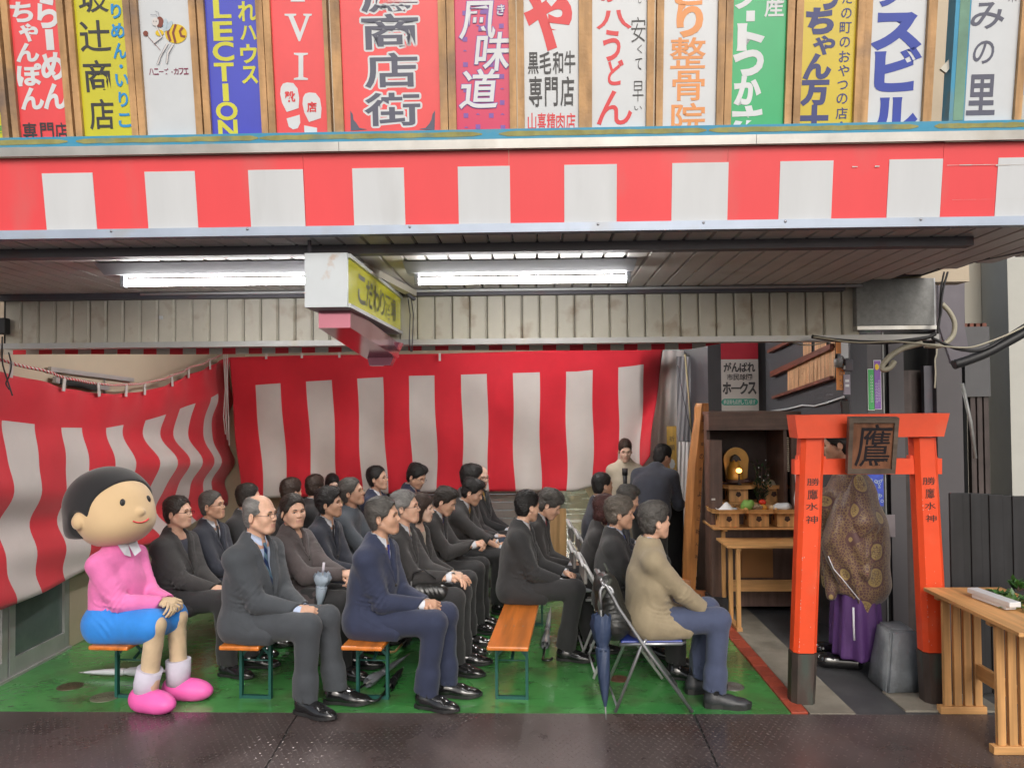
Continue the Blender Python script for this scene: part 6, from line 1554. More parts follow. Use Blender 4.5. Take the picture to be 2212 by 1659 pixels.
sd_ = SDF((-.14, -.08, -.02), (.14, .09, .30), .006); sd_.cap((0, .02, .03), (0, .02, .10), .075, .062, 0).cap((0, .02, .10), (0, .02, .20), .06, .022, .03); sd_.ell((0, .015, .205), (.03, .03, .035), .01); sd_.fold((0, -.03, .12), (1, 0, .1), .02, .004, .1)
sd_.plane((0, 0, .0), (0, 0, -1)); v_, f_ = sd_.raw(); link('robe', np_mesh('robe', v_, f_), mat('robe_gold', (.62, .33, .06), .35, metal=.3, var=.2), stt)
MB().prism([(-.045, .18), (-.03, .225), (.005, .245), (.03, .225), (.05, .185), (.02, .20), (0, .175), (-.02, .20)], lambda u, v, t: (u, t, v), -.035, .05).obj('hood', M_cab, stt)
MB().lathe([(.0, -.02), (.085, -.02), (.08, .01), (.0, .01)], 18).obj('pedestal', M_brn, stt)
p = ps2(K3, 578, 790, YS + .14); gl = empty('votive_lamp', tuple(p), 0, 'small egg shaped glowing amber lamp in front of the golden figure', 'lamp')
MB().ball((0, 0, 0), (.028, .028, .022)).obj('bulb', mat('amber_glow', (1, .5, .15), .4, var=0, emit=(1, .42, .10), estr=5), gl); MB().lathe([(0, -.13), (.025, -.13), (.008, -.11), (.006, -.03), (.02, -.022)], 12).obj('stem', M_cab, gl)
# sprig of greenery
M_leafd = mat('sakaki_dark', (.018, .045, .016), .45, var=.3)
def sprig(name, label, base, n, spread, hgt, m, ls=.03, buds=0, flatdir=None, cat='plant', parent=None):
    rt = empty(name, base, 0, label, cat); L_ = MB(); S_ = MB()
    for k in range(n):
        if flatdir is None: e = Vector((random.uniform(-spread, spread), random.uniform(-spread, spread) * .6, random.uniform(.4, 1) * hgt))
        else: e = Vector(flatdir) * random.uniform(.5, 1) + Vector((random.uniform(-spread, spread) * .4, random.uniform(-spread, spread), random.uniform(0, hgt)))
        S_.tube([(0, 0, 0), tuple(e * .5 + Vector((0, 0, .01))), tuple(e)], [.003, .0025, .0015], 5)
        for j in range(7):
            t = .3 + .7 * j / 6; c = e * t; a = random.uniform(0, 6.28); d = (e.normalized() * .7 + Vector((math.cos(a), math.sin(a), random.uniform(-.1, .4))) * .8).normalized()
            u_ = d.cross(Vector((0, 0, 1))).normalized() * ls * .27; up_ = Vector((0, 0, ls * .1))
            L_.add([c, c + d * ls * .4 + u_ + up_, c + d * ls, c + d * ls * .4 - u_ + up_], [(0, 1, 2), (0, 2, 3)])
    S_.obj('stems', M_brn, rt); L_.obj('leaves', m, rt)['kind'] = 'stuff'
    if buds:
        B = MB()
        for k in range(buds): B.ball((random.uniform(-spread, spread), random.uniform(-spread, 0) * .6, random.uniform(.5, 1.1) * hgt), .006, 0, 6, 4)
        B.obj('buds', INK['white'], rt)['kind'] = 'stuff'
    return rt
bs2 = ps2(K3, 890, 930, YS + .2); sprig('flower_sprig', 'dark green sprig with pale buds inside the cabinet', (bs2.x, YS + .2, z_sill + .002), 16, .09, bs2.z - z_sill + .16, M_leafd, .055, 9)

# ------------------------------------------------------------------ slatted offering tables
M_hin = mat('hinoki', (.62, .33, .125), .5, var=.08, grain='x'); M_hinz = mat('hinoki_upright', (.62, .33, .125), .5, var=.08, grain='z'); M_hiny = mat('hinoki_deep', (.62, .33, .125), .5, var=.08, grain='y')
def side_frame(rt, x, y0, y1, h_, n=4, w_=.028, axis='y', hs=None):
    P = (lambda a, b, z: (x + a, b, z)) if axis == 'y' else (lambda a, b, z: (b, x + a, z))
    o = [rt.location.x, rt.location.y]
    part(rt, 'foot_bar', MB().box(P(-.025, y0 - .03, 0), P(.025, y1 + .03, .035), bev=.003), M_hiny if axis == 'y' else M_hin)
    for k in range(n):
        t = y0 + (y1 - y0) * k / (n - 1); hh_ = hs[k] if hs else h_
        part(rt, 'slat', MB().box(P(-w_ / 2, t - w_ / 2 - .003, .0352), P(w_ / 2, t + w_ / 2 + .003, hh_ - .028), bev=.003), M_hinz)
    part(rt, 'cap_bar', MB().box(P(-.022, y0 - .03, h_ - .0275), P(.022, y1 + .03, h_ - .001), bev=.003), M_hiny if axis == 'y' else M_hin) if not hs else None
ft = flo(*K4(550, 1550)); fb = flo(*K4(300, 1250)); X0 = ft.x - .02
zl = at(1558, 1184, ft.y + .0).z; zu = at(1560, 1151, 6.78).z
alt = empty('offering_altar', (X0, ft.y, 0), 0, 'two stepped pale wooden altar table loaded with offering stands', 'table')
Y0_, Y1_ = ft.y + .05, ft.y + .80
hs = [zl + .03, zl + .03, zu + .03, zu + .03]
side_frame(alt, X0, Y0_, Y1_, zl, 4, .034, 'y', hs); side_frame(alt, X0 + 1.05, Y0_, Y1_, zl, 4, .028, 'y', hs)
for x_ in (X0, X0 + 1.05):
    part(alt, 'cap_bar', MB().box((x_ - .02, Y0_ - .04, zl - .028), (x_ + .02, Y0_ + .22, zl - .001)), M_hiny); part(alt, 'cap_bar', MB().box((x_ - .02, Y0_ + .42, zu - .028), (x_ + .02, Y1_ + .03, zu - .001)), M_hiny)
part(alt, 'lower_top', MB().box((X0 - .10, Y0_ - .06, zl), (X0 + 1.15, Y0_ + .34, zl + .018), bev=.002), M_hin)
part(alt, 'upper_top', MB().box((X0 - .12, Y0_ + .345, zu), (X0 + 1.17, Y1_ + .06, zu + .018), bev=.002), M_hin)
part(alt, 'stretcher', MB().box((X0 + .015, Y0_ + .38, .24), (X0 + 1.035, Y0_ + .40, .34)), M_hin)
zu2 = zu + .175
part(alt, 'riser_top', MB().box((X0 - .05, Y1_ - .02, zu2), (X0 + 1.1, Y1_ + .22, zu2 + .018)), M_hin)
for x_ in (X0 + .0, X0 + 1.05): part(alt, 'riser_leg', MB().box((x_, Y1_ + .0, zu + .02), (x_ + .02, Y1_ + .2, zu2 - .001)), M_hiny)
# pegboard
a, b = at(*K4(530, 858), YS + .03), at(*K4(922, 498), YS + .03); pg = empty('pegboard', (a.x, YS + .03, a.z), 0, 'brown pegboard panel with rows of small holes under the altar', 'panel')
MB().box((0, 0, 0), (b.x - a.x, .012, b.z - a.z)).obj('board', mat('peg_brown', (.36, .16, .05), .6, var=.08), pg)
hl = MB()
for i in range(13):
    for j in range(12):
        c_ = ((i + .6) * (b.x - a.x) / 13.4, (j + .6) * (b.z - a.z) / 12.4); hl.add([(c_[0] + .004 * math.cos(t), -.0008, c_[1] + .004 * math.sin(t)) for t in np.linspace(0, 6.28, 7)[:-1]], [tuple(range(6))])
hl.obj('holes', M_dark, pg)['kind'] = 'stuff'
# sanbo offering stands
def sanbo_mesh():
    w_, h_, t_ = .088, .125, .15
    tray = MB(); o_ = [(-t_, -t_ + .05), (-t_ + .05, -t_), (t_ - .05, -t_), (t_, -t_ + .05), (t_, t_ - .05), (t_ - .05, t_), (-t_ + .05, t_), (-t_, t_ - .05)]
    tray.prism(o_, lambda u, v, t: (u, v, t), h_, h_ + .008)
    for i in range(8):
        (x0, y0), (x1, y1) = o_[i], o_[(i + 1) % 8]; n_ = Vector((y1 - y0, -(x1 - x0), 0)).normalized() * .012
        tray.add([(x0, y0, h_ + .0085), (x1, y1, h_ + .0085), (x1 + n_.x, y1 + n_.y, h_ + .036), (x0 + n_.x, y0 + n_.y, h_ + .036), (x0 - n_.x * .4, y0 - n_.y * .4, h_ + .0085), (x1 - n_.x * .4, y1 - n_.y * .4, h_ + .0085), (x1 + n_.x * .6, y1 + n_.y * .6, h_ + .036), (x0 + n_.x * .6, y0 + n_.y * .6, h_ + .036)], [(0, 1, 2, 3), (5, 4, 7, 6), (3, 2, 6, 7)])
    body = MB(); body.box((-w_, -w_, 0), (w_, w_, h_ - .0005), bev=.004)
    hole = MB()
    for (dx, dy) in ((0, -1), (-1, 0)):
        pts_ = []
        for i in range(40):
            t = 2 * math.pi * i / 40; r_ = .021 + .005 * abs(math.cos(2.5 * t + .8)); u_, v_ = r_ * math.cos(t), r_ * math.sin(t) + .07
            pts_.append((u_, -w_ - .0008, v_) if dy else (-w_ - .0008, u_ * .7, v_))
        hole.add(pts_, [list(range(40))])
    return tray.mesh('tray'), body.mesh('stand'), hole.mesh('eye_hole')
TM_, BM_, HM_ = sanbo_mesh()
def sanbo(x, y, z, label, sc=1.):
    rt = empty('offering_stand', (x, y, z), random.uniform(-.03, .03), label, 'offering stand', 'pale wooden offering stands on the altar'); rt.scale = (sc,) * 3
    link('tray', TM_, M_hin, rt); link('stand', BM_, M_hinz, rt); link('eye_hole', HM_, mat('hole_dark', (.05, .025, .02), .8), rt); return rt
zl2 = zu + .0185; yl = Y0_ + .47; S = 1.03
sp = {}
for nm, K_, cx_, lab in (('l1', K3, 400, 'lower left offering stand carrying the white salt cone'), ('l2', K3, 825, 'lower middle offering stand carrying vegetables and fruit'), ('l3', K3, 1225, 'lower right offering stand carrying the white cloth bundle')):
    x_ = ps2(K3, cx_, 1500, yl).x; sanbo(x_, yl, zl2, lab, S); sp[nm] = x_
yu = Y1_ + .10; zu3 = zu2 + .0185
for nm, cx_, lab in (('u1', 540, 'upper left offering stand with the dark dried seaweed'), ('u2', 1045, 'upper middle offering stand with the rice mound'), ('u3', 1440, 'upper right offering stand beside the white bottle')):
    x_ = ps2(K3, cx_, 1150, yu).x; sanbo(x_, yu, zu3, lab, S); sp[nm] = x_
zt1 = zl2 + .134 * S; zt3 = zu3 + .134 * S
def mound(x, y, z, r, h_, m, name, label, cat):
    rt = empty(name, (x, y, z), 0, label, cat); MB().lathe([(0, .006), (r * 1.25, .010), (r * 1.4, .018), (r * 1.45, .018), (r * 1.2, .0), (0, 0)], 24).obj('dish', INK['white'], rt)
    MB().lathe([(r * 1.15, .008), (r * .8, h_ * .3), (r * .4, h_ * .75), (r * .12, h_ * .98), (0, h_)], 20).obj('mound', m, rt)
mound(sp['l1'] + .0, yl, zt1, .068, .075, mat('salt', (.8, .8, .8), .7, var=.03), 'salt_dish', 'white cone of salt on a dish on the lower left stand', 'offering')
mound(sp['u2'], yu, zt3, .075, .065, mat('rice', (.72, .66, .52), .7, var=.08, bump=.5, bscale=400), 'rice_dish', 'mound of rice on a dish on the upper middle stand', 'offering')
def blob(name, label, loc, prims, m, h=.005, nz=(.003, 30)):
    lo = [min(p[0][i] - p[1][i] for p in prims) - .02 for i in range(3)]; hi = [max(p[0][i] + p[1][i] for p in prims) + .02 for i in range(3)]
    s = SDF(lo, hi, h)
    for c, r in prims: s.ell(c, r, .01)
    s.noise(*nz); v, f = s.raw(); o = link(name, np_mesh(name, v, f), m); o.location = loc; return tag(o, label, 'offering')
blob('cabbage', 'pale green leafy cabbage on the lower middle stand', (sp['l2'] - .06, yl + .03, zt1 + .045), [((0, 0, 0), (.055, .05, .05)), ((-.035, -.01, -.01), (.035, .04, .04)), ((.02, .0, .02), (.035, .03, .03))], mat('leaf_pale_green', (.22, .42, .09), .5, var=.2), .005, (.010, 24))
mm = MB()
for k in range(60):
    a_ = random.uniform(0, 6.28); r_ = .042 * math.sqrt(random.random()); mm.ball((r_ * math.cos(a_), r_ * math.sin(a_) * .8, .035 + .02 * (1 - (r_ / .042) ** 2) + random.uniform(-.012, .004)), random.uniform(.006, .009), 0, 6, 4)
mm.lathe([(.0, 0), (.03, 0), (.042, .035)], 12); o = mm.obj('mushrooms', mat('mushroom_brown', (.30, .21, .13), .6, var=.3, vscale=40)); o.location = (sp['l2'] - .005, yl - .075, zt1 + .004); tag(o, 'clump of small brown mushrooms on the lower middle stand', 'offering')
blob('tomato', 'shiny red tomato at the back of the lower middle stand', (sp['l2'] + .065, yl + .02, zt1 + .07), [((0, 0, 0), (.034, .034, .027))], mat('tomato_red', (.62, .04, .02), .2, var=.05), .005, (.001, 20))
blob('mandarin', 'orange fruit below the tomato on the lower middle stand', (sp['l2'] + .055, yl - .045, zt1 + .032), [((0, 0, 0), (.033, .033, .027))], mat('fruit_orange', (.62, .28, .04), .4, var=.05, bump=.3, bscale=200), .005, (.001, 20))
blob('cloth_bundle', 'white cloth bundle on the lower right stand', (sp['l3'] - .01, yl, zt1 + .03), [((0, 0, 0), (.085, .06, .035)), ((-.07, -.02, -.01), (.025, .02, .02)), ((.03, 0, .01), (.05, .04, .03))], mat('bundle_white', (.62, .64, .66), .6, var=.05), .005, (.006, 22))
blob('garlic_bulb', 'pale bulb beside the cloth bundle', (sp['l3'] - .115, yl - .02, zt1 + .028), [((0, 0, 0), (.022, .022, .018))], mat('bulb_cream', (.6, .48, .3), .5), .004, (.002, 30))
kb = SDF((-.2, -.06, -.03), (.2, .06, .08), .006); kb.cap((-.17, 0, .0), (-.03, 0, .012), .006, .014, .0, sq=((0, 1, 0), 2.2)).cap((-.03, 0, .012), (.09, 0, .03), .016, .020, .02, sq=((0, 1, 0), 1.8)).cap((.09, 0, .03), (.14, 0, .022), .02, .006, .02); kb.noise(.003, 25)
v_, f_ = kb.raw(); o = link('dried_seaweed', np_mesh('dried_seaweed', v_, f_), mat('seaweed_purple', (.06, .03, .035), .4, var=.2)); o.location = (sp['u1'] + .01, yu - .03, zt3 + .028); tag(o, 'long dark purple dried seaweed on the upper left stand', 'offering')
p = ps2(K3, 1365, 1030, yu - .12); bt_ = empty('sake_bottle', (p.x, yu - .12, zt3), 0, 'white ceramic bottle at the right end of the upper stand', 'bottle')
MB().lathe([(0, 0), (.030, 0), (.036, .015), (.034, .05), (.038, .07), (.028, .09), (.012, .10), (.010, .115), (.014, .12), (0, .12)], 20).obj('body', mat('white_porcelain', (.72, .74, .76), .15, var=.02, coat=.5), bt_)
MB().tube([(0, 0, .12), (0, 0, .14)], .006, 8).obj('stopper', INK['white'], bt_)
p = ps2(K3, 1425, 1300, yl - .1); ws = MB().prism([(-.03, 0), (.03, .0), (.035, .15), (.03, .32), (-.0, .45), (-.03, .34), (-.02, .2), (-.04, .1)], lambda u, v, t: (u, t, v), -.004, .004).obj('paper_streamer', INK['white']); ws.location = (p.x, yl - .12, p.z - .03); tag(ws, 'white folded paper streamer next to the left torii post', 'paper streamer')
# ------------------------------------------------------------------ leaning inscribed plank and its log foot
YP = 7.35
pk = empty('inscribed_plank', (at(1490, 1270, YP).x, YP, 0), 0, 'tall leaning orange timber plank with a column of brush writing', 'plank')
L0 = [(1474, 1275), (1478, 1200), (1484, 1100), (1490, 1000), (1497, 940), (1501, 905), (1503, 880), (1508, 871)]; R0 = [(1502, 1275), (1507, 1200), (1513, 1100), (1519, 1000), (1526, 940), (1530, 900), (1531, 880), (1530, 871)]
mb = MB(); V = []
for (a, b) in zip(L0, R0):
    p, q = at(*a, YP), at(*b, YP); wz = .008 * math.sin(a[1] * .05); m_ = (p + q) / 2
    V += [(p.x + wz, YP + .02, p.z), (m_.x - .012, YP - .015, m_.z), (q.x, YP, q.z), (q.x, YP + .06, q.z), (p.x + wz, YP + .07, p.z)]
n_ = len(L0); F = [(5 * i + j, 5 * i + (j + 1) % 5, 5 * (i + 1) + (j + 1) % 5, 5 * (i + 1) + j) for i in range(n_ - 1) for j in range(5)] + [[4, 3, 2, 1, 0], [5 * (n_ - 1) + j for j in range(5)]]
mb.add(V, F); part(pk, 'timber', mb, mat('plank_orange', (.48, .20, .06), .5, var=.2, vscale=3, grain='z', bump=.3, bscale=25))
its = []
for i, c in enumerate('玉雀福のめ永ように祈ん為'):
    py = 905 + i * 27; t = (py - 871) / 404; px = 1521 - 21 * t; p = at(px, py, YP - .02); s_ = .018 if i % 3 else .026
    its.append((c, p.x - s_ * .7 - pk.location.x, p.z - s_ * .9, p.x + s_ * .7 - pk.location.x, p.z + s_ * .9, .01, .1))
letters('brush_writing', its, lambda u, v, t: (u, -.0175, v), M_brush, pk)
lgp = at(1498, 1268, YP); r_ = .080
lg = empty('log_base', (lgp.x, YP, 0), 0, 'short peeled log lying on the floor holding the inscribed plank', 'log')
mb = MB(); mb.tube([(-.19, 0, r_ + .0), (-.185, 0, r_), (0, .0, r_ * 1.02), (.165, 0, r_ * .98), (.17, 0, r_)], [r_ * .93, r_, r_, r_ * .96, r_ * .9], 18); mb.obj('trunk', mat('peeled_log', (.40, .15, .06), .5, var=.25, vscale=8, grain='x'), lg)
MB().box((-.20, -.05, r_ * 2 - .02), (-.03, .07, r_ * 2 + .10), bev=.008).obj('block', mat('peeled_log_block', (.46, .20, .09), .5, var=.2), lg); MB().box((-.03, -.09, r_ * 1.0), (.05, -.075, r_ * 1.8)).obj('tenon', mat('tenon_dark', (.2, .1, .05), .5), lg)
# black box-shaped speaker / lectern behind the beige man
a, b = at(1395, 1195, 7.9), at(1477, 1085, 7.9)
lc_ = empty('black_lectern', ((a.x + b.x) / 2, 7.95, 0), 0, 'black cloth covered stand behind the man in the beige jacket', 'stand')
MB().box((-(b.x - a.x) / 2, -.08, 0), ((b.x - a.x) / 2, .15, at(1440, 1085, 7.9).z), bev=.05).obj('cover', mat('black_cloth_cover', (.008, .008, .009), .9, var=.1, bump=.3), lc_)
MB().box((-.12, -.05, at(1440, 1085, 7.9).z), (.12, .1, at(1440, 1085, 7.9).z + .01)).obj('top_board', M_cab, lc_)
# blue patterned cloth and card behind the priest
def blext(rt, w_, h_):
    b_ = MB()
    for k in range(26):
        cx_, cz_ = random.uniform(.01, w_ - .01), random.uniform(.01, h_ - .01); r1 = random.uniform(.006, .014); n_ = 12
        ring = [(cx_ + r1 * math.cos(t), -.012, cz_ + r1 * math.sin(t)) for t in np.linspace(0, 6.283, n_ + 1)[:-1]]; rin = [(cx_ + r1 * .65 * math.cos(t), -.012, cz_ + r1 * .65 * math.sin(t)) for t in np.linspace(0, 6.283, n_ + 1)[:-1]]
        b_.add(ring + rin, [(i, (i + 1) % n_, n_ + (i + 1) % n_, n_ + i) for i in range(n_)])
    b_.obj('ring_pattern', INK['pale'], rt)['kind'] = 'stuff'
card(K2, 868, 715, 1060, 1010, 6.3, .01, mat('blue_print_cloth', (.06, .10, .52), .7, var=.25, vscale=30), 'blue_cloth', 'blue printed cloth with pale ring pattern hanging behind the priest', 'cloth', blext)
card(K2, 1030, 1092, 1172, 1300, 6.0, .006, mat('smoky_card', (.26, .23, .24), .3, var=.15), 'notice_card', 'pale translucent notice card sticking out right of the priest', 'card')
# ------------------------------------------------------------------ foreground table at the right edge
fa = flo(*KF(330, 1340)); nb = flo(*KF(632, 1590)); 
tb = empty('offering_table', (fa.x, fa.y, 0), 0, 'pale slatted wooden table at the right edge of the deck with greenery on top', 'table')
zh = at(*KF(290, 600), fa.y + .06).z; wf = flo(*KF(603, 1340)).x - fa.x
for y_ in (fa.y + .0, nb.y + .02):
    x_ = fa.x + .0
    part(tb, 'foot_bar', MB().box((x_, y_ - .005, 0), (x_ + wf, y_ + .045, .045), bev=.003), M_hin)
    for k in range(4):
        xs_ = x_ + .03 + k * (wf - .095) / 3; part(tb, 'slat', MB().box((xs_, y_ + .006, .0452), (xs_ + .045, y_ + .034, zh - .06), bev=.003), M_hinz)
    part(tb, 'cap_bar', MB().box((x_ - .005, y_ - .002, zh - .0598), (x_ + wf + .02, y_ + .042, zh - .022), bev=.003), M_hin)
part(tb, 'stretcher', MB().box((fa.x + wf - .06, nb.y + .066, .22), (fa.x + wf - .035, fa.y - .006, .31)), M_hiny)
part(tb, 'table_top', MB().box((fa.x - .045, nb.y - .30, zh - .0215), (fa.x + wf + .16, fa.y + .09, zh), bev=.002), M_hiny)
# white tray and branches
M_leaf = mat('leaf_green', (.045, .13, .025), .4, var=.35, vscale=30)
M_leafp = mat('leaf_light', (.10, .20, .04), .4, var=.3, vscale=30)
for i, (kx, ky, dr, lab, mm_) in enumerate((((2190), 1288, (-.13, .0, .0), 'leafy green branch lying left of the white tray on the table', M_leaf), ((2200), 1300, (-.10, -.05, 0), 'light green branch in front of the white tray on the table', M_leafp), ((2200), 1272, (.06, .06, 0), 'green branch behind the white tray on the table', M_leaf), (2205, 1296, (.1, -.03, 0), 'leafy branch lying right of the white tray on the table', M_leaf))):
    q = flo(kx, ky, zh + .02); sprig('green_branch', lab, (q.x, q.y, zh + .006), 12, .10, .035, mm_, .055, 0, dr, 'branch')
q0, q1 = flo(*KF(545, 598), zh + .06), flo(*KF(740, 665), zh + .06)
wt = empty('white_tray', tuple((q0 + q1) / 2 - Vector((0, 0, .055))), 0, 'long white folded paper tray on the slatted table', 'tray'); d_ = (q1 - q0); an = math.atan2(d_.y, d_.x); wt.rotation_euler.z = an; Lh = d_.length / 2 + .04
MB().box((-Lh, -.035, .02), (Lh, .035, .05), bev=.004).obj('body', INK['white'], wt); MB().box((-Lh * .8, -.03, 0.), (Lh * .8, .03, .019)).obj('foot', INK['white'], wt)

# ================================================================== benches
M_bseat = mat('bench_orange', (.58, .17, .025), .28, var=.1, vscale=2, grain='y', coat=.5); M_bleg = mat('bench_green_steel', (.018, .10, .085), .4, metal=.2, var=.12)
SEAT = .42
def bench_meshes():
    L_, W_ = 2.2, .265; st = MB().box((-W_ / 2, 0, SEAT - .028), (W_ / 2, L_, SEAT), bev=.009).mesh('seat')
    leg = MB().beam((0, 0, 0), (0, 0, SEAT - .029), .032, .018, up=(1, 0, 0)).mesh('leg')
    fb = MB().box((-.09, -.012, .0), (.09, .012, .02)).mesh('foot_rail')
    x1 = MB().beam((-.10, 0, SEAT - .14), (.0, 0, SEAT - .035), .006, .018).beam((.10, 0, SEAT - .14), (.0, 0, SEAT - .035), .006, .018).mesh('end_brace')
    cr = MB().tube([(-.10, 0, SEAT - .17), (.10, 0, SEAT - .17)], .005, 6).mesh('cross_rod')
    lb = MB().beam((0, .03, SEAT - .17), (0, .42, SEAT - .04), .018, .012).mesh('long_brace')
    bolts = MB()
    for dx, dy in ((-.03, .62), (.03, .62), (-.06, .45), (0, .45), (.06, .45)): bolts.ball((dx, dy, SEAT), (.006, .006, .0015), 0, 8, 4)
    return st, leg, fb, x1, cr, lb, bolts.mesh('bolts')
BMS = bench_meshes()
def bench(x, y, ang, label):
    rt = empty('beer_bench', (x, y, 0), ang, label, 'bench', 'orange beer benches with green folding legs')
    st, leg, fb, x1, cr, lb, bo = BMS; link('seat', st, M_bseat, rt); link('bolts', bo, M_galv, rt)
    for yy, sg in ((.26, 1), (1.94, -1)):
        for dx in (-.1, .1): o = link('leg', leg, M_bleg, rt); o.location = (dx, yy, 0)
        for me, nm in ((fb, 'foot_rail'), (x1, 'end_brace'), (cr, 'cross_rod')): o = link(nm, me, M_bleg, rt); o.location = (0, yy, 0)
        o = link('long_brace', lb, M_bleg, rt); o.location = (0, yy, 0); o.scale = (1, sg, 1)
    return rt
BA = R(-4)
def bx(xc, Y): return xc + .07 * (Y - 5.08)
for xc, lab in ((-2.70, 'nearest left bench carrying the costumed figure in pink'), (-1.86, 'near bench under the balding man in the grey suit'), (-1.08, 'near bench under the man in the navy suit'), (-.16, 'near bench with its front half empty, beside the aisle')):
    bench(bx(xc, 4.84), 4.84, BA, lab)
for xc, y0, lab in ((-2.30, 7.12, 'far left bench at the back under the curtain corner'), (-1.62, 7.15, 'far bench behind the bench of the grey suit man'), (-.80, 6.98, 'far bench whose orange end shows behind the man with clasped hands')):
    bench(xc, y0, BA, lab)

# ================================================================== people
CL = dict(charcoal=cloth('charcoal', (.046, .052, .061)), navy=cloth('navy', (.020, .027, .062)), navyd=cloth('navy_dark', (.020, .023, .036)), black=cloth('black', (.021, .021, .023)), brown=cloth('taupe_coat', (.070, .056, .057)), greyz=cloth('blue_grey', (.055, .065, .080)),
          khaki=cloth('khaki', (.29, .235, .15), .8, .3), bluet=cloth('blue_trousers', (.055, .07, .13)), cream=cloth('cream_knit', (.46, .40, .31), .85, .4, 200), pink=cloth('pink_knit', (.72, .17, .42), .85, .2), skirtb=cloth('blue_skirt', (.02, .22, .68), .75, .15), beige=cloth('beige_felt', (.56, .42, .27), .9, .2),
          jersey=cloth('navy_jersey', (.018, .022, .045), .8, .5, 250), black2=cloth('black_worn', (.032, .030, .031)), shirtb=cloth('pale_blue_shirt', (.42, .50, .68), .7, .1), tan=cloth('tan_coat', (.30, .20, .11)))
def tiemat(name, a, b, mode='dots', sc=90):
    m = bpy.data.materials.new('tie_' + name); m.use_nodes = True; nt = m.node_tree; N = nt.nodes; L = nt.links; tc = N.new('ShaderNodeTexCoord')
    if mode == 'dots': t = N.new('ShaderNodeTexVoronoi'); t.inputs['Scale'].default_value = sc; t.inputs['Randomness'].default_value = .1; out = t.outputs['Distance']; thr = .22
    else: t = N.new('ShaderNodeTexWave'); t.bands_direction = 'DIAGONAL'; t.inputs['Scale'].default_value = sc; out = t.outputs[1]; thr = .5
    L.new(tc.outputs['Object'], t.inputs[0]); r = N.new('ShaderNodeValToRGB'); r.color_ramp.interpolation = 'CONSTANT'
    r.color_ramp.elements[0].color = (*b, 1); r.color_ramp.elements[1].position = thr; r.color_ramp.elements[1].color = (*a, 1)
    L.new(out, r.inputs[0]); L.new(r.outputs[0], N['Principled BSDF'].inputs['Base Color']); N['Principled BSDF'].inputs['Roughness'].default_value = .5; return m
TIE = dict(blue=tiemat('navy_stripe', (.012, .03, .10), (.10, .18, .24), 'w', 9), dots=tiemat('blue_dots', (.02, .03, .22), (.5, .5, .6), 'dots', 95), black=mat('tie_black', (.02, .02, .025), .45), stripe=tiemat('broad_stripe', (.40, .38, .33), (.015, .02, .06), 'w', 12),
           gold=mat('tie_gold', (.48, .30, .06), .45, var=.1), grey=mat('tie_grey', (.25, .26, .28), .45), navy=mat('tie_navy', (.02, .03, .10), .45), blackdot=tiemat('black_dots', (.015, .015, .02), (.3, .3, .3), 'dots', 90), paisley=tiemat('royal', (.03, .06, .30), (.10, .16, .4), 'dots', 60), wine=mat('tie_wine', (.20, .02, .04), .5))
G_ = 'people seated on the benches for the ceremony'
def sit(label, x, Y, s=1., **k):
    near = Y < 5.9; k.setdefault('hz', .0085 if near else .0125); k.setdefault('hh', .004 if near else .0055); k.setdefault('facing', R(-11) + random.uniform(-.05, .05))
    hd = k.get('head', (0, 0, 0)); k['head'] = (hd[0] + random.uniform(-.03, .03), hd[1], hd[2] + (.17 if -.3 < hd[2] < .3 else 0))
    seat = k.pop('seat', SEAT); fc = k.pop('facing'); return person(label, (x, Y), fc, seat=seat, size=s, group=G_, **k)
WS = WHITESH
# bench A
sit('man in black jacket and dark turtleneck with black glasses, right of the costumed figure', bx(-2.72, 5.68), 5.68, .98, lean=-.02, head=(0, -.10, -.15), hair='short', hairm='dark', jac=CL['black2'], shirt=CL['jersey'], trou=CL['black'], glasses=GLASSM, collar=False, cuff=False, open_=(.075, .20), hkind='wide', wide=1.05, legs=(.03, .10))
sit('seated man with cropped grey hair, thin glasses and a dotted dark tie', bx(-2.70, 6.14), 6.14, .97, lean=.02, head=(0, -.12, -.12), hair='crew', hairm='salt', skin=1, jac=CL['navyd'], shirt=WS, tie=TIE['blackdot'], trou=CL['navyd'], glasses=GLASSM)
sit('man in black suit turned away behind the balding man, only ear and hair showing', bx(-2.66, 6.66), 6.66, .97, lean=.04, head=(0, .0, .55), hair='short', hairm='dark', jac=CL['black'], shirt=WS, trou=CL['black'])
# bench B
P_bald = sit('balding man with grey side hair and glasses in charcoal suit on near bench', bx(-1.88, 5.08), 5.08, 1.08, lean=.06, head=(0, -.05, -.12), hair='bald', hairm='grey', jac=CL['charcoal'], shirt=CL['shirtb'], tie=TIE['blue'], trou=CL['charcoal'], glasses=GLASSM, hkind='wide', wide=1.05, belly=.02, open_=(.075, .26), legs=(-.02, .06), facing=R(-17))
P_br = sit('heavyset man in taupe coat turned towards the camera, holding a clear umbrella', bx(-1.86, 5.68), 5.68, 1.0, lean=.04, head=(0, -.02, -.62), hair='short', hairm='dark', jac=CL['brown'], shirt=CL['black'], trou=CL['black'], hkind='wide', wide=1.12, belly=.03, collar=False, cuff=False, coat=True, open_=(.05, .10), W={-1: (.44, -.06, .72), 1: (.44, .0, .70)}, hands='fist', facing=R(-12))
sit('man with wavy black hair and black tie right behind the taupe coat man', bx(-1.84, 6.24), 6.24, .98, lean=.18, head=(0, -.1, -.05), hair='shag', hairm='black', skin=1, jac=CL['navyd'], shirt=WS, tie=TIE['black'], trou=CL['navyd'], W={-1: (.40, -.04, .62), 1: (.40, .02, .62)})
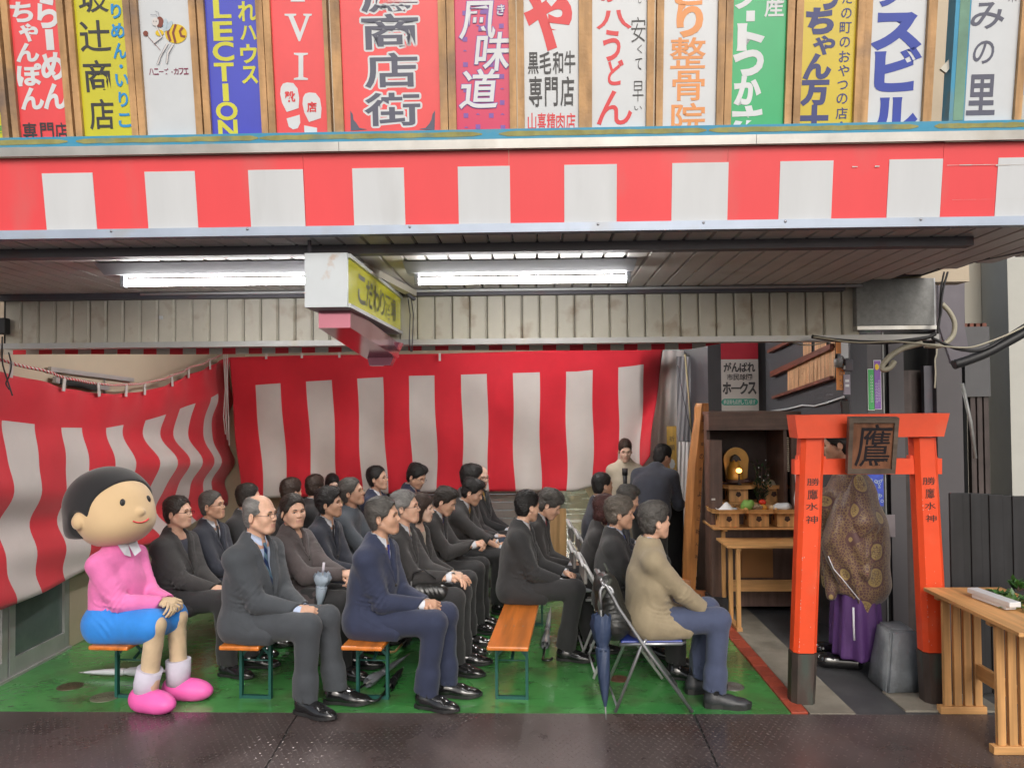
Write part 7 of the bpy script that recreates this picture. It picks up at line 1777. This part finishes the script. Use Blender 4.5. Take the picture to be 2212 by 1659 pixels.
sit('man with a receding curly hairline in a blue grey zip jacket leaning forward', bx(-1.82, 6.74), 6.74, 1.02, lean=.22, head=(0, -.2, -.12), hair='short', hairm='salt', skin=1, jac=CL['greyz'], shirt=CL['jersey'], trou=CL['black'], glasses=GLASSG, open_=None, lapel=False, collar=False, cuff=False, W={-1: (.46, -.04, .60), 1: (.46, .02, .60)})
# bench C
P_nv = sit('man in bright navy suit with dotted blue tie leaning forward on the third bench', bx(-1.10, 5.14), 5.14, 1.05, lean=.14, head=(0, -.10, -.02), hair='short', hairm='salt', skin=1, jac=CL['navy'], shirt=WS, tie=TIE['dots'], trou=CL['navy'], W={-1: (.36, -.03, .60), 1: (.36, .03, .60)}, legs=(-.06, .0), facing=R(-13))
P_c2 = sit('man with dark framed glasses and a broad striped tie, black bag on his lap', bx(-1.08, 5.72), 5.72, 1.02, lean=.12, head=(0, -.12, -.12), hair='short', hairm='grey', jac=CL['black2'], shirt=WS, tie=TIE['stripe'], trou=CL['black'], glasses=GLASSM, W={-1: (.42, -.05, .66), 1: (.42, .0, .66)}, hands='rest')
sit('woman with bobbed brown hair in dark jacket over cream top', bx(-1.06, 6.2), 6.2, .93, lean=.08, head=(0, .05, .0), hair='bob', hairm='brown', hkind='slim', skin=2, jac=CL['black2'], shirt=CL['cream'], trou=CL['black'], wide=.92, collar=False, open_=(.09, .24))
P_c4 = sit('bowing man with swept black hair raising his clasped hands, navy tie', bx(-1.04, 6.70), 6.70, .96, lean=.20, head=(0, .42, -.25), hair='swept', hairm='dark', jac=CL['black2'], shirt=WS, tie=TIE['navy'], trou=CL['black'], W={-1: (.44, -.04, .76), 1: (.44, .03, .75)}, hands='fist')
# bench D
P_d1 = sit('man in a black suit bowing his head on the bench with the empty front half', bx(-.20, 6.0), 6.0, .98, lean=.10, head=(0, .10, .75), hair='short', hairm='black', hz=.009, jac=CL['black'], shirt=WS, trou=CL['black'], W={-1: (.36, -.05, .58), 1: (.38, .04, .64)}, hands='fist', legs=(-.08, .12), facing=R(-8))
sit('grey haired man bowing low beside the aisle, wine red tie and folded arms', bx(-.14, 6.52), 6.52, .96, lean=.22, head=(0, .5, -.1), hair='shag', hairm='salt', jac=CL['black2'], shirt=WS, tie=TIE['wine'], trou=CL['black'])
# far rows
sit('brown haired person seen from behind at the back left before a white stripe', -2.28, 7.05, .97, lean=.02, head=(0, 0, .8), hair='full', hairm='brown', jac=CL['black'], shirt=WS, trou=CL['black'], facing=R(10))
sit('dark haired person half hidden beside the masked woman at the back left', -2.20, 7.55, .95, lean=.02, head=(0, 0, .9), hair='full', hairm='brown', jac=CL['black'], shirt=WS, trou=CL['black'], facing=R(10))
sit('masked woman with long black hair facing the camera at the back left', -2.12, 8.0, .92, lean=.0, head=(0, .05, -.2), hair='bob', hairm='black', hkind='slim', skin=2, jac=CL['tan'], shirt=CL['black'], trou=CL['black'], mask=True, facing=R(-62), wide=.9, lapel=False)
sit('slim man with glasses and slick black hair in a navy suit at the back', -1.66, 7.9, 1.02, lean=.05, head=(0, -.12, -.15), hair='short', hairm='black', hkind='slim', jac=CL['navy'], shirt=WS, tie=TIE['navy'], trou=CL['navy'], glasses=GLASSM)
sit('man with a bowl of black hair and glasses looking down at the back', -1.38, 8.3, 1.04, lean=.10, head=(0, .38, -.35), hair='full', hairm='black', jac=CL['navy'], shirt=WS, trou=CL['navy'], glasses=GLASSM)
P_ph = sit('man with a yellow tie looking down at the phone in his hand', -.76, 7.3, .98, lean=.26, head=(0, .40, -.1), hair='swept', hairm='black', jac=CL['black2'], shirt=WS, tie=TIE['gold'], trou=CL['black'], W={-1: (.50, -.08, .60), 1: (.44, .05, .64)}, hands='hold')
sit('dark haired man with hands in his lap behind the man with the phone', -.74, 7.78, 1.05, lean=.14, head=(0, .1, .35), hair='full', hairm='black', jac=CL['black2'], shirt=WS, tie=TIE['grey'], trou=CL['black'])
sit('elderly bald man with glasses and a golden tie at the end of the back row', -.62, 8.25, 1.0, lean=.02, head=(0, .08, -.5), hair=None, skin=2, jac=CL['black'], shirt=WS, tie=TIE['gold'], trou=CL['black'], glasses=GLASSM, facing=R(-18))
# chairs row
P_kh = sit('man in a khaki jacket and blue trousers on the nearest folding chair', .74, 5.08, .98, lean=.03, head=(0, -.03, .10), hair='full', hairm='salt', skin=0, jac=CL['khaki'], shirt=CL['shirtb'], trou=CL['bluet'], lapel=False, open_=None, cuff=False, seat=.44, wide=1.06, knee_x=.43, shoe='walk', shoem=mat('walking_shoe', (.035, .037, .042), .45, var=.2, bump=.2), facing=R(2), W={-1: (.40, -.10, .58), 1: (.38, .10, .58)}, hands='rest', legs=(-.03, -.10), splay=.03, jac_len=.2, belly=.02)
sit('elderly man with grey brown hair, black suit and royal blue tie on folding chair', .57, 5.64, .94, lean=.03, head=(0, .02, -.05), hair='shag', hairm='ash', skin=1, jac=CL['black'], shirt=CL['shirtb'], tie=TIE['paisley'], trou=CL['black'], seat=.44)
sit('woman with red brown hair in dark clothes behind the grey brown haired man', .49, 6.12, .90, lean=.08, head=(0, .1, .1), hair='bob', hairm='red', hkind='slim', jac=CL['black2'], shirt=CL['cream'], trou=CL['black'], seat=.44, wide=.92)
sit('man with greying black hair bowing forward by the microphone', .66, 6.74, .93, lean=.24, head=(0, .30, .1), hair='swept', hairm='salt', jac=CL['navyd'], shirt=WS, trou=CL['black'], seat=.44)
sit('man with a close cropped black haircut furthest back on the folding chairs', .58, 7.25, .98, lean=.06, head=(0, -.02, .15), hair='crew', hairm='black', hkind='wide', skin=1, jac=CL['navyd'], shirt=WS, trou=CL['black'], seat=.44, facing=R(6))
# standing
person('young woman in a cream knit top standing at the microphone', (.955, 8.15), R(-94), size=.94, lean=.0, head=(0, .22, .05), hair='pony', hairm='brown', hkind='slim', skin=2, jac=CL['cream'], shirt=None, skirt=CL['cream'], standing=True, open_=None, lapel=False, wide=.86, hz=.012, hh=.005, jac_len=.02, W={-1: (.16, -.10, .92), 1: (.16, .10, .92)}, hands='rest')
person('man in a navy suit bending forward with his back to the camera', (1.12, 7.55), R(62), size=.96, lean=.68, head=(0, .35, -.5), hair='short', hairm='black', skin=1, jac=CL['navyd'], shirt=WS, trou=CL['black'], standing=True, hz=.011, hh=.005, jac_len=.10, W={-1: (.42, -.20, .95), 1: (.42, .20, .95)}, open_=None, lapel=False, wide=1.08)
# ---- priest
def robe_mat():
    m = bpy.data.materials.new('brocade_robe'); m.use_nodes = True; nt = m.node_tree; N = nt.nodes; L = nt.links; b = N['Principled BSDF']; tc = N.new('ShaderNodeTexCoord')
    def M(op, a, c=None):
        x = N.new('ShaderNodeMath'); x.operation = op
        for i, q in enumerate((a, c)):
            if q is None: continue
            if isinstance(q, (int, float)): x.inputs[i].default_value = q
            else: L.new(q, x.inputs[i])
        return x.outputs[0]
    mp = N.new('ShaderNodeMapping'); mp.inputs['Scale'].default_value = (4.8, 4.8, 4.8); mp.inputs['Rotation'].default_value = (0, .2, 0); L.new(tc.outputs['Object'], mp.inputs[0])
    v = N.new('ShaderNodeTexVoronoi'); v.inputs['Scale'].default_value = 1; v.inputs['Randomness'].default_value = .35; L.new(mp.outputs[0], v.inputs[0]); d = v.outputs['Distance']
    v2 = N.new('ShaderNodeTexVoronoi'); v2.inputs['Scale'].default_value = 60; v2.feature = 'DISTANCE_TO_EDGE'; L.new(tc.outputs['Object'], v2.inputs[0])
    ring = M('MULTIPLY', M('LESS_THAN', d, .30), M('GREATER_THAN', d, .245)); core = M('MULTIPLY', M('LESS_THAN', d, .245), M('GREATER_THAN', v2.outputs[0], .07))
    v3 = N.new('ShaderNodeTexVoronoi'); v3.inputs['Scale'].default_value = 52; v3.feature = 'DISTANCE_TO_EDGE'; v3.inputs['Randomness'].default_value = .8; L.new(tc.outputs['Object'], v3.inputs[0])
    lat = M('MULTIPLY', M('MULTIPLY', M('LESS_THAN', v3.outputs[0], .09), M('GREATER_THAN', d, .36)), .55)
    tot = M('MAXIMUM', M('MAXIMUM', ring, core), lat); mx = N.new('ShaderNodeMix'); mx.data_type = 'RGBA'; L.new(tot, mx.inputs[0]); mx.inputs[6].default_value = (.095, .045, .045, 1); mx.inputs[7].default_value = (.30, .22, .085, 1)
    L.new(mx.outputs[2], b.inputs['Base Color']); b.inputs['Roughness'].default_value = .55; b.inputs['Sheen Weight'].default_value = .2; return m
M_robe = robe_mat(); M_hak = mat('purple_hakama', (.075, .025, .13), .7, var=.1, bump=.2, bscale=200)
pr, J_ = person('priest in gold patterned robe and purple hakama standing behind the torii', (2.36, 5.78), R(164), size=1.06, lean=.10, head=(0, .15, .0), hair='full', hairm='black', skin=1, standing=True, hh=.005, hz=.012, W={-1: (.20, -.12, 1.10), 1: (.20, .12, 1.10)}, shoes=False, hands='hold')
H, C, Nb, u, f = J_['H'], J_['C'], J_['Nb'], J_['u'], J_['f']
s = SDF((-.42, -.52, .30), (.60, .52, Nb.z + .08), .013)
s.cap(H + Vector((0, 0, -.12)), C, .20, .16, .05, sq=((0, 1, 0), 1.25)).cap(C, Nb - u * .08, .15, .10, .06, sq=((0, 1, 0), 1.6)); s.cap(Nb - u * .06, Nb + u * .0, .075, .062, .03)
for sg in (1, -1):
    S_, E_, W_ = J_['J'][sg]; s.cap(S_, E_, .075, .09, .05); s.cap(E_, W_, .09, .10, .05)
    # deep hanging sleeve bag
    for t in (0, .33, .66, 1.0):
        q = E_.lerp(W_, t); dn = .30 + .22 * t; s.cap(q, q + Vector((-.03, .05 * sg, -dn * 1.15)), .055, .030, .04)
s.cap((-.02, .0, .95), (-.04, .0, .58), .20, .19, .06, sq=((0, 1, 0), 1.3)); s.cap((.0, .10, .85), (-.04, .20, .36), .13, .03, .06)
for k in range(5): s.fold(Vector((.0, -.3 + .15 * k, .9)), (.3, 1, .25), .07, .008, .22, ph=k)
s.noise(.006, 7); s.cap(Nb - u * .01, Nb + u * .08, .052, .06, .004, 's')
v_, f_ = s.raw(); link('robe', np_mesh('robe', v_, f_), M_robe, pr)
ncol = MB()
for k, (rr, zz) in enumerate(((.064, .0), (.070, -.02))): ncol.tube([Nb + f * (rr * math.cos(t)) + Vector((0, 1, 0)) * (rr * math.sin(t)) + u * (zz - .02 * math.cos(t)) for t in np.linspace(0, 6.283, 20)], .010, 6, cap=False)
ncol.obj('collar', WS, pr)
KR = lambda x, y: ((1582 + x / 1.915) * .9555, (860 + y / 1.915) * .9555)
rowsY = [412, 450, 500, 560, 620, 700, 780, 850, 900, 935, 965]; lX = [655, 622, 596, 565, 542, 525, 545, 585, 618, 645, 672]; rX = [688, 712, 735, 752, 768, 782, 788, 782, 752, 728, 700]
mb = MB(); V = []; nu = 18; nvv = 40
for j in range(nvv + 1):
    y = 412 + (965 - 412) * j / nvv; xl, xr = np.interp(y, rowsY, lX), np.interp(y, rowsY, rX)
    for i in range(nu + 1):
        u_ = i / nu; Yd = 5.60 - .13 * math.sqrt(max(0, math.sin(math.pi * u_))) * (.5 + .5 * math.sin(math.pi * min(1, j / nvv * 1.1))) + .016 * math.sin(9 * u_ + 7 * j / nvv) + .012 * math.sin(17 * u_ - 11 * j / nvv)
        V.append(at(*KR(xl + (xr - xl) * u_ + 3 * math.sin(j * .5), y), Yd))
mb.v = [tuple(p) for p in V]; mb.f = [[j * (nu + 1) + i, (j + 1) * (nu + 1) + i, (j + 1) * (nu + 1) + i + 1, j * (nu + 1) + i + 1] for j in range(nvv) for i in range(nu)]; mb.mi = [0] * len(mb.f); mb.sm = [True] * len(mb.f)
me = mb.mesh('hanging_sleeve'); bpy.context.view_layer.update(); me.transform(pr.matrix_world.inverted()); o = link('hanging_sleeve', me, M_robe, pr); md = o.modifiers.new('thickness', 'SOLIDIFY'); md.thickness = .006
s = SDF((-.40, -.42, .04), (.42, .42, 1.0), .014); s.cap((0, .04, .85), (0, .13, .05), .13, .155, .05, sq=((0, 1, 0), 1.1)).cap((0, -.04, .85), (0, -.13, .05), .13, .155, .05, sq=((0, 1, 0), 1.1))
P = s.full(); an_ = np.arctan2(P[..., 1], P[..., 0]); s.d += .024 * np.sin(an_ * 15) * np.clip((.9 - P[..., 2]), 0, 1); s.cap((-.05, .0, .5), (-.12, 0, .12), .06, .10, .05); s.plane((0, 0, .10), (0, 0, -1))
v_, f_ = s.raw(); link('hakama', np_mesh('hakama', v_, f_), M_hak, pr)
for sg in (1, -1):
    s = SDF((-.14, -.08, -.01), (.24, .08, .14), .007); s.cap((-.05, 0, .05), (.14, 0, .045), .052, .048, 0); s.ell((.15, 0, .05), (.07, .055, .05), .02); s.ell((-.04, 0, .11), (.07, .04, .05), .01, 's'); s.plane((0, 0, .0), (0, 0, -1))
    v_, f_ = s.raw(); o = link('lacquer_shoe', np_mesh('lacquer_shoe', v_, f_), mat('lacquer_black', (.008, .008, .009), .1, var=0, coat=.8), pr); o.location = (.06, .12 * sg, 0)
hm = MB().lathe([(.100, 0), (.103, .012), (.098, .05), (.085, .085), (.05, .10), (0, .105)], 24); hm.box((-.10, -.03, .06), (-.04, .03, .26), bev=.012); hm.tube([(.09, .0, .01), (.10, .01, -.01), (.09, -.02, -.02)], .004, 5)
me = hm.mesh('lacquer_hat'); me.transform(J_['HM'] @ Matrix.Translation((-.008, 0, .072)) @ Matrix.Rotation(R(-6), 4, 'Y')); link('lacquer_hat', me, mat('hat_black', (.01, .01, .011), .35, var=.1, bump=.2), pr)
tag_cord = MB().tube([at(*K2(550, 1480), 5.52), at(*K2(600, 1600), 5.50), at(*K8(1050, 310), 5.48), at(*K8(1155, 440), 5.46)], .0035, 6); tg = tag_cord.obj('robe_cord', WS); tag(tg, 'white cord threaded along the edge of the priest robe sleeve', 'cord')
tg = MB().tube([at(*K8(1118, 490), 5.47), at(*K8(1120, 600), 5.47), at(*K8(1124, 700), 5.47)], .007, 6).obj('robe_cord', WS); tag(tg, 'white cord end hanging over the purple hakama', 'cord')

# ---- costumed figure (plain generic costume)
FELT = mat('costume_felt', (.62, .44, .25), .85, var=.03, sheen=.3)
mg, J_ = person('costumed figure with oversized padded head, pink jumper and blue skirt on leftmost bench', (bx(-2.78, 5.08), 5.08), R(-14), size=1.0, seat=SEAT, lean=-.02, head=(0, -.1, 0), skin=(CL['beige'], CL['beige']), hair=None, face=False, jac=CL['pink'], open_=None, lapel=False, trou=CL['beige'], shoes=False, wide=1.0, belly=.03, jac_len=.0, hz=.0085, W={-1: (.36, -.03, .66), 1: (.36, .04, .66)}, knee_x=.38, legr=.84, legs=(-.06, .02), group='people seated on the benches for the ceremony')
K = J_['K']; H = J_['H']; Nb = J_['Nb']
s = SDF((-.30, -.36, .25), (.56, .36, .80), .0095); s.ell(H + Vector((-.01, 0, .0)), (.175, .205, .14), .03); s.cap(H + Vector((0, 0, .04)), H + Vector((.0, 0, .12)), .15, .12, .05, sq=((0, 1, 0), 1.35))
for sg in (1, -1): s.cap(K[sg][0], K[sg][1].lerp(K[sg][0], .12), .135, .105, .09)
s.fold(H + Vector((.08, -.2, 0)), (1, 0, .6), .08, .009, .14); s.noise(.003, 8); s.plane((.41, 0, .45), (1, 0, -.30), .004); P = s.full(); s.d = np.maximum(s.d, np.where(P[..., 0] < .2, SEAT - P[..., 2], -1.)); s.plane((0, 0, .385), (0, 0, -1), .01)
v_, f_ = s.raw(); link('skirt', np_mesh('skirt', v_, f_), CL['skirtb'], mg)
PKS = mat('costume_pink_shoe', (.80, .12, .42), .5, var=.05, bump=.1); SCK = mat('costume_sock', (.55, .52, .62), .85, bump=.3, bscale=200)
for sg in (1, -1):
    kn, an = K[sg][1], K[sg][2]; s = SDF((-.14, -.11, -.01), (.26, .11, .18), .007); s.ell((.06, 0, .06), (.175, .085, .075), 0).ell((-.03, 0, .07), (.09, .075, .075), .03); s.noise(.0035, 14); s.plane((0, 0, 0.004), (0, 0, -1))
    v_, f_ = s.raw(); o = link('shoe', np_mesh('shoe', v_, f_), PKS, mg); o.location = (an.x, an.y + .01 * sg, 0); o.rotation_euler.z = .1 * sg
    sk = MB().tube([(an.x - .01, an.y, .10), (an.x - .005, an.y, .17), tuple(an.lerp(kn, .38))], [.074, .078, .080], 16); sk.obj('sock', SCK, mg)
hc = Nb + Vector((-.05, .01, .235)); HMx = Matrix.Translation(hc) @ Euler((0, -.16, -.18)).to_matrix().to_4x4()
s = SDF((-.32, -.32, -.32), (.36, .32, .30), .009); s.ell((0, 0, 0), (.255, .255, .235), 0).ell((.06, 0, -.10), (.20, .21, .14), .08)
s.ell((.262, 0, -.045), (.028, .032, .026), .02)
for y in (-1, 1): s.ell((.0, .255 * y, -.05), (.045, .03, .05), .01)
s.plane((0, 0, -.245), (0, 0, -1), .03); v_, f_ = s.raw(); me = np_mesh('costume_head', v_, f_); bv = BVHTree.FromPolygons([tuple(q) for q in v_], [tuple(q) for q in f_]); me.transform(HMx); link('costume_head', me, FELT, mg)
s = SDF((-.36, -.34, -.30), (.36, .34, .36), .009); s.ell((-.035, 0, .03), (.272, .278, .262), 0); s.ell((-.12, 0, -.10), (.19, .24, .15), .06); s.ell((.235, 0, -.05), (.215, .32, .225), .02, 's')
for y in (-1, 1): s.ell((.01, .30 * y, -.09), (.085, .12, .11), .02, 's')
s.noise(.003, 9); s.plane((0, 0, -.17), (-.1, 0, -1), .03); v_, f_ = s.raw(); me = np_mesh('felt_hair', v_, f_); me.transform(HMx); link('felt_hair', me, mat('felt_black', (.012, .012, .014), .9, var=.05, sheen=.3), mg)
e = MB()
for sg in (1, -1):
    hp = bv.ray_cast(Vector((.6, .095 * sg, .03)), Vector((-1, 0, 0)))[0]; e.ball((hp.x - .004, hp.y, hp.z), (.012, .020, .026), 0, 14, 10)
me = e.mesh('bead_eyes'); me.transform(HMx); link('bead_eyes', me, M_cab, mg)
sm = MB(); pts = []
for t in np.linspace(-1, 1, 9):
    hp = bv.ray_cast(Vector((.6, .06 * t, -.115 + .018 * t * t)), Vector((-1, 0, 0)))[0]; pts.append(hp + Vector((.002, 0, 0)))
sm.tube(pts, .005, 6); me = sm.mesh('stitched_smile'); me.transform(HMx); link('stitched_smile', me, INK['red'], mg)
cm = MB(); V = []
for sg in (1, -1): cm.add([Nb + Vector((.085, .0, .01)), Nb + Vector((.07, .085 * sg, .03)), Nb + Vector((.125, .075 * sg, -.045)), Nb + Vector((.125, .015 * sg, -.07))], [(0, 1, 2, 3)])
cm.obj('collar', WS, mg)

# ================================================================== folding chairs
M_ct = mat('chair_tube', (.42, .43, .45), .28, metal=.8, var=.1); M_cbk = mat('chair_back_grey', (.20, .19, .18), .5); M_cs = mat('chair_blue_vinyl', (.03, .055, .28), .4, var=.08); M_cbk = mat('chair_back_grey', (.20, .19, .18), .5); M_cw2 = mat('chair_white', (.55, .55, .56), .4, var=.05)
def chair(x, y, rz, label, m=M_ct, seatm=M_cs):
    rt = empty('folding_chair', (x, y, 0), rz, label, 'folding chair', 'folding chairs along the right of the aisle')
    for sy in (-.215, .215):
        MB().tube([(-.30, sy, .80), (-.285, sy, .80), (-.25, sy, .74), (-.21, sy, .66), (-.05, sy, .42), (.245, sy * 1.04, .012)], .0115, 8).obj('front_leg', m, rt)
        MB().tube([(-.03, sy * .9, .455), (-.06, sy * .9, .42), (-.235, sy, .012)], .011, 8).obj('rear_leg', m, rt)
    MB().tube([(-.30, -.215, .80), (-.305, -.15, .815), (-.305, .15, .815), (-.30, .215, .80)], .0115, 8).obj('top_tube', m, rt)
    MB().tube([(-.225, -.215, .05), (-.225, .215, .05)], .008, 6).obj('stretcher', m, rt); MB().tube([(.20, -.22, .08), (.20, .22, .08)], .008, 6).obj('stretcher', m, rt)
    MB().tube([(-.2, -.20, .425), (.19, -.20, .425), (.215, -.17, .425), (.215, .17, .425), (.19, .2, .425), (-.2, .2, .425)], .010, 8).obj('seat_rim', m, rt)
    MB().box((-.19, -.185, .422), (.20, .185, .442), bev=.008).obj('seat', seatm, rt)
    MB().box((-.292, -.19, .66), (-.268, .19, .79), bev=.008).obj('backrest', M_cbk, rt)
    return rt
chair(.72, 5.08, R(2), 'nearest folding chair with a blue seat under the man in khaki')
chair(.63, 5.66, R(2), 'second folding chair behind the navy umbrella', M_cw2, M_cbk)
chair(.58, 6.16, R(2), 'third folding chair under the red haired woman', M_cw2, M_cbk)
chair(.66, 6.74, R(2), 'fourth folding chair under the bowing man by the microphone', M_cw2, M_cbk)
chair(.62, 7.28, R(2), 'furthest folding chair under the man with cropped hair', M_cw2, M_cbk)
# backpack on the nearest chair
s = SDF((-.16, -.20, -.02), (.16, .20, .44), .008); s.cap((0, 0, .08), (-.04, 0, .30), .10, .085, 0, sq=((0, 1, 0), 1.6)); s.ell((.0, -.02, .10), (.115, .17, .11), .03); s.ell((-.05, 0, .36), (.06, .10, .05), .03); s.fold((0, -.1, .2), (0, .3, 1), .06, .01, .16); s.noise(.007, 12); s.plane((0, 0, 0), (0, 0, -1))
v_, f_ = s.raw(); bp_ = empty('backpack', (.50, 5.0, .445), 0, 'black nylon backpack stuffed behind the man in khaki on his chair', 'backpack'); link('bag_body', np_mesh('bag_body', v_, f_), mat('black_nylon', (.018, .019, .018), .45, var=.2, bump=.3), bp_)
MB().tube([(-.02, -.10, .38), (-.10, -.14, .25), (-.09, -.15, .08)], .012, 6).tube([(-.03, 0, .40), (-.05, .02, .45), (-.03, .05, .40)], .009, 6).obj('strap', mat('strap_olive', (.05, .055, .045), .7), bp_)

# ================================================================== umbrellas
def umbrella(label, tip, top, r, m, hm, hook='round', hookdir=(1, 0, 0), canopy=(.12, .72), wh=8, ferr=None, hr=.045, tube_r=.006, belly=.3):
    tip, top = Vector(tip), Vector(top); d = top - tip; L_ = d.length; dn = d.normalized(); a = dn.orthogonal().normalized(); b = dn.cross(a)
    rt = empty('closed_umbrella', tip, 0, label, 'umbrella'); mb = MB(); n = 24; c0, c1 = canopy
    prof = [(c0, .12), (c0 + .06, .28), (c0 + (c1 - c0) * .35, .55), (c0 + (c1 - c0) * .62, .62), (c0 + (c1 - c0) * .66, .50), (c0 + (c1 - c0) * .72, .72), (c0 + (c1 - c0) * .9, 1.0), (c1, .88)]
    V = []
    for j, (t, q) in enumerate(prof):
        for k in range(n):
            th = 2 * math.pi * k / n + t * 2.5; rr = r * q * (1 + .16 * math.cos(8 * th) + (.06 * random.random()))
            e = (.012 * (1 if k % 3 == 0 else -.3)) if j == len(prof) - 1 else 0
            V.append(dn * (L_ * t + e) + (a * math.cos(th) + b * math.sin(th)) * rr)
    mb.add(V, [(j * n + k, j * n + (k + 1) % n, (j + 1) * n + (k + 1) % n, (j + 1) * n + k) for j in range(len(prof) - 1) for k in range(n)], 0, True); mb.obj('canopy', m, rt)
    MB().tube([(0, 0, 0), dn * L_ * c0], [.004, .006], 7).obj('ferrule', M_galv, rt); MB().tube([dn * L_ * c0, dn * L_ * .93], tube_r, 7).obj('shaft', M_galv, rt)
    MB().tube([dn * L_ * (c0 + (c1 - c0) * .60), dn * L_ * (c0 + (c1 - c0) * .645)], r * .66, 10).obj('closing_strap', m, rt)
    hd = Vector(hookdir); hd = (hd - dn * hd.dot(dn)).normalized(); P = [dn * L_ * (c1 + .04), dn * L_ * .97]
    if hook: P += [dn * (L_ * .97 + hr * math.sin(t)) + hd * (hr - hr * math.cos(t)) for t in np.linspace(.3, 3.5, 9)]
    MB().tube(P, .0095, 8).obj('handle', hm, rt); return rt
M_un = mat('umbrella_navy', (.03, .048, .10), .5, var=.15, bump=.3); M_uw = mat('umbrella_white_film', (.50, .52, .56), .2, var=.12, coat=.4); M_uc = mat('umbrella_clear_film', (.42, .50, .60), .15, var=.15, coat=.5, alpha=.85); M_ug = mat('umbrella_grey_film', (.22, .235, .26), .3, var=.15); M_ub = mat('umbrella_black', (.015, .015, .018), .4, var=.2)
M_hb = mat('handle_black', (.012, .012, .013), .12, var=0, coat=.6); M_hwd = mat('handle_cane', (.45, .28, .12), .35); M_hwh = mat('handle_white', (.62, .58, .66), .25)
umbrella('white translucent umbrella lying on the green floor under the leftmost bench', flo(170, 1452, .03), flo(398, 1448, .05), .036, M_uw, M_hwh, hookdir=(0, .2, 1), canopy=(.04, .66))
umbrella('navy umbrella hooked over the nearest folding chair', flo(1309, 1554, .004), at(1296, 1272, 4.86), .062, M_un, M_ct, hookdir=(1, 0, 0), canopy=(.10, .80), hr=.04)
umbrella('grey umbrella with a black crook lying under the third near bench', flo(884, 1412, .05), flo(768, 1492, .05), .034, M_ug, M_hb, hookdir=(-1, -.2, .6), canopy=(.08, .80), hr=.05)
umbrella('black folded umbrella lying under the third near bench', flo(872, 1440, .04), flo(818, 1512, .03), .036, M_ub, M_hb, hookdir=(-1, 0, .15), canopy=(.03, .62), hr=.05)
umbrella('dark grey umbrella with a cane handle lying behind the bench legs', flo(915, 1345, .06), flo(852, 1408, .04), .034, mat('umbrella_charcoal', (.05, .05, .055), .5), M_hwd, hookdir=(-1, 0, .1), canopy=(.05, .72), hr=.035)
umbrella('umbrella with a white canopy and yellow marked black handle under the half empty bench', flo(1190, 1310, .05), flo(1172, 1428, .03), .034, M_uw, M_hb, hookdir=(1, -.3, .1), canopy=(.05, .75), hr=.035)
umbrella('clear white umbrella held upright by the man in the taupe coat', at(690, 1312, 5.42), at(700, 1212, 5.38), .058, M_uc, M_hwh, hook=None, canopy=(.02, .72), tube_r=.005)
umbrella('white folded umbrella held level by the man on the half empty bench', at(1282, 1276, 5.95), at(1196, 1268, 5.86), .040, M_uw, M_galv, hook=None, canopy=(.04, .96))
# bag, phone, microphone
s = SDF((-.17, -.09, -.11), (.17, .09, .10), .007); s.cap((-.08, 0, 0), (.08, 0, -.01), .075, .07, 0, sq=((0, 1, 0), .8)); s.fold((0, -.05, 0), (1, 0, .5), .05, .008, .1); s.noise(.006, 15); v_, f_ = s.raw()
q = at(925, 1278, 5.52); bg_ = empty('leather_bag', q, 0, 'soft black leather bag on the lap of the man with the striped tie', 'bag'); link('bag_body', np_mesh('bag_body', v_, f_), mat('bag_leather', (.014, .014, .014), .3, var=.2, coat=.3, bump=.2), bg_)
MB().tube([(-.12, -.02, .05), (-.10, -.04, .14), (-.02, -.05, .17), (.06, -.04, .10)], .007, 6).obj('strap', M_cab, bg_); MB().box((-.115, -.075, .03), (-.105, -.065, .09)).obj('buckle', M_alu2, bg_)
q = at(1085, 1166, 7.0); o = MB().box((-.035, -.005, -.018), (.035, .005, .018), bev=.003).obj('phone', mat('phone_glass', (.03, .06, .12), .1, var=0, coat=.5)); o.location = q; o.rotation_euler = (0, R(-15), 0); tag(o, 'dark blue phone in the hand of the man with the yellow tie', 'phone')
q = at(1350, 1022, 7.85); ms = empty('microphone_stand', (q.x, 7.85, 0), 0, 'black microphone on a slim stand in front of the young woman', 'microphone')
MB().tube([(0, 0, q.z + .05), (0, 0, q.z - .02)], [.030, .028], 12).tube([(0, 0, q.z - .02), (0, 0, q.z - .17)], [.024, .018], 12).tube([(0, 0, q.z - .17), (0, 0, q.z - .30)], .026, 10).obj('microphone', M_cab, ms)
MB().tube([(0, 0, .02), (0, 0, q.z - .28)], .009, 8).obj('pole', M_beam, ms); MB().lathe([(0, .02), (.13, .015), (.14, 0), (0, 0)], 20).obj('base', M_cab, ms)
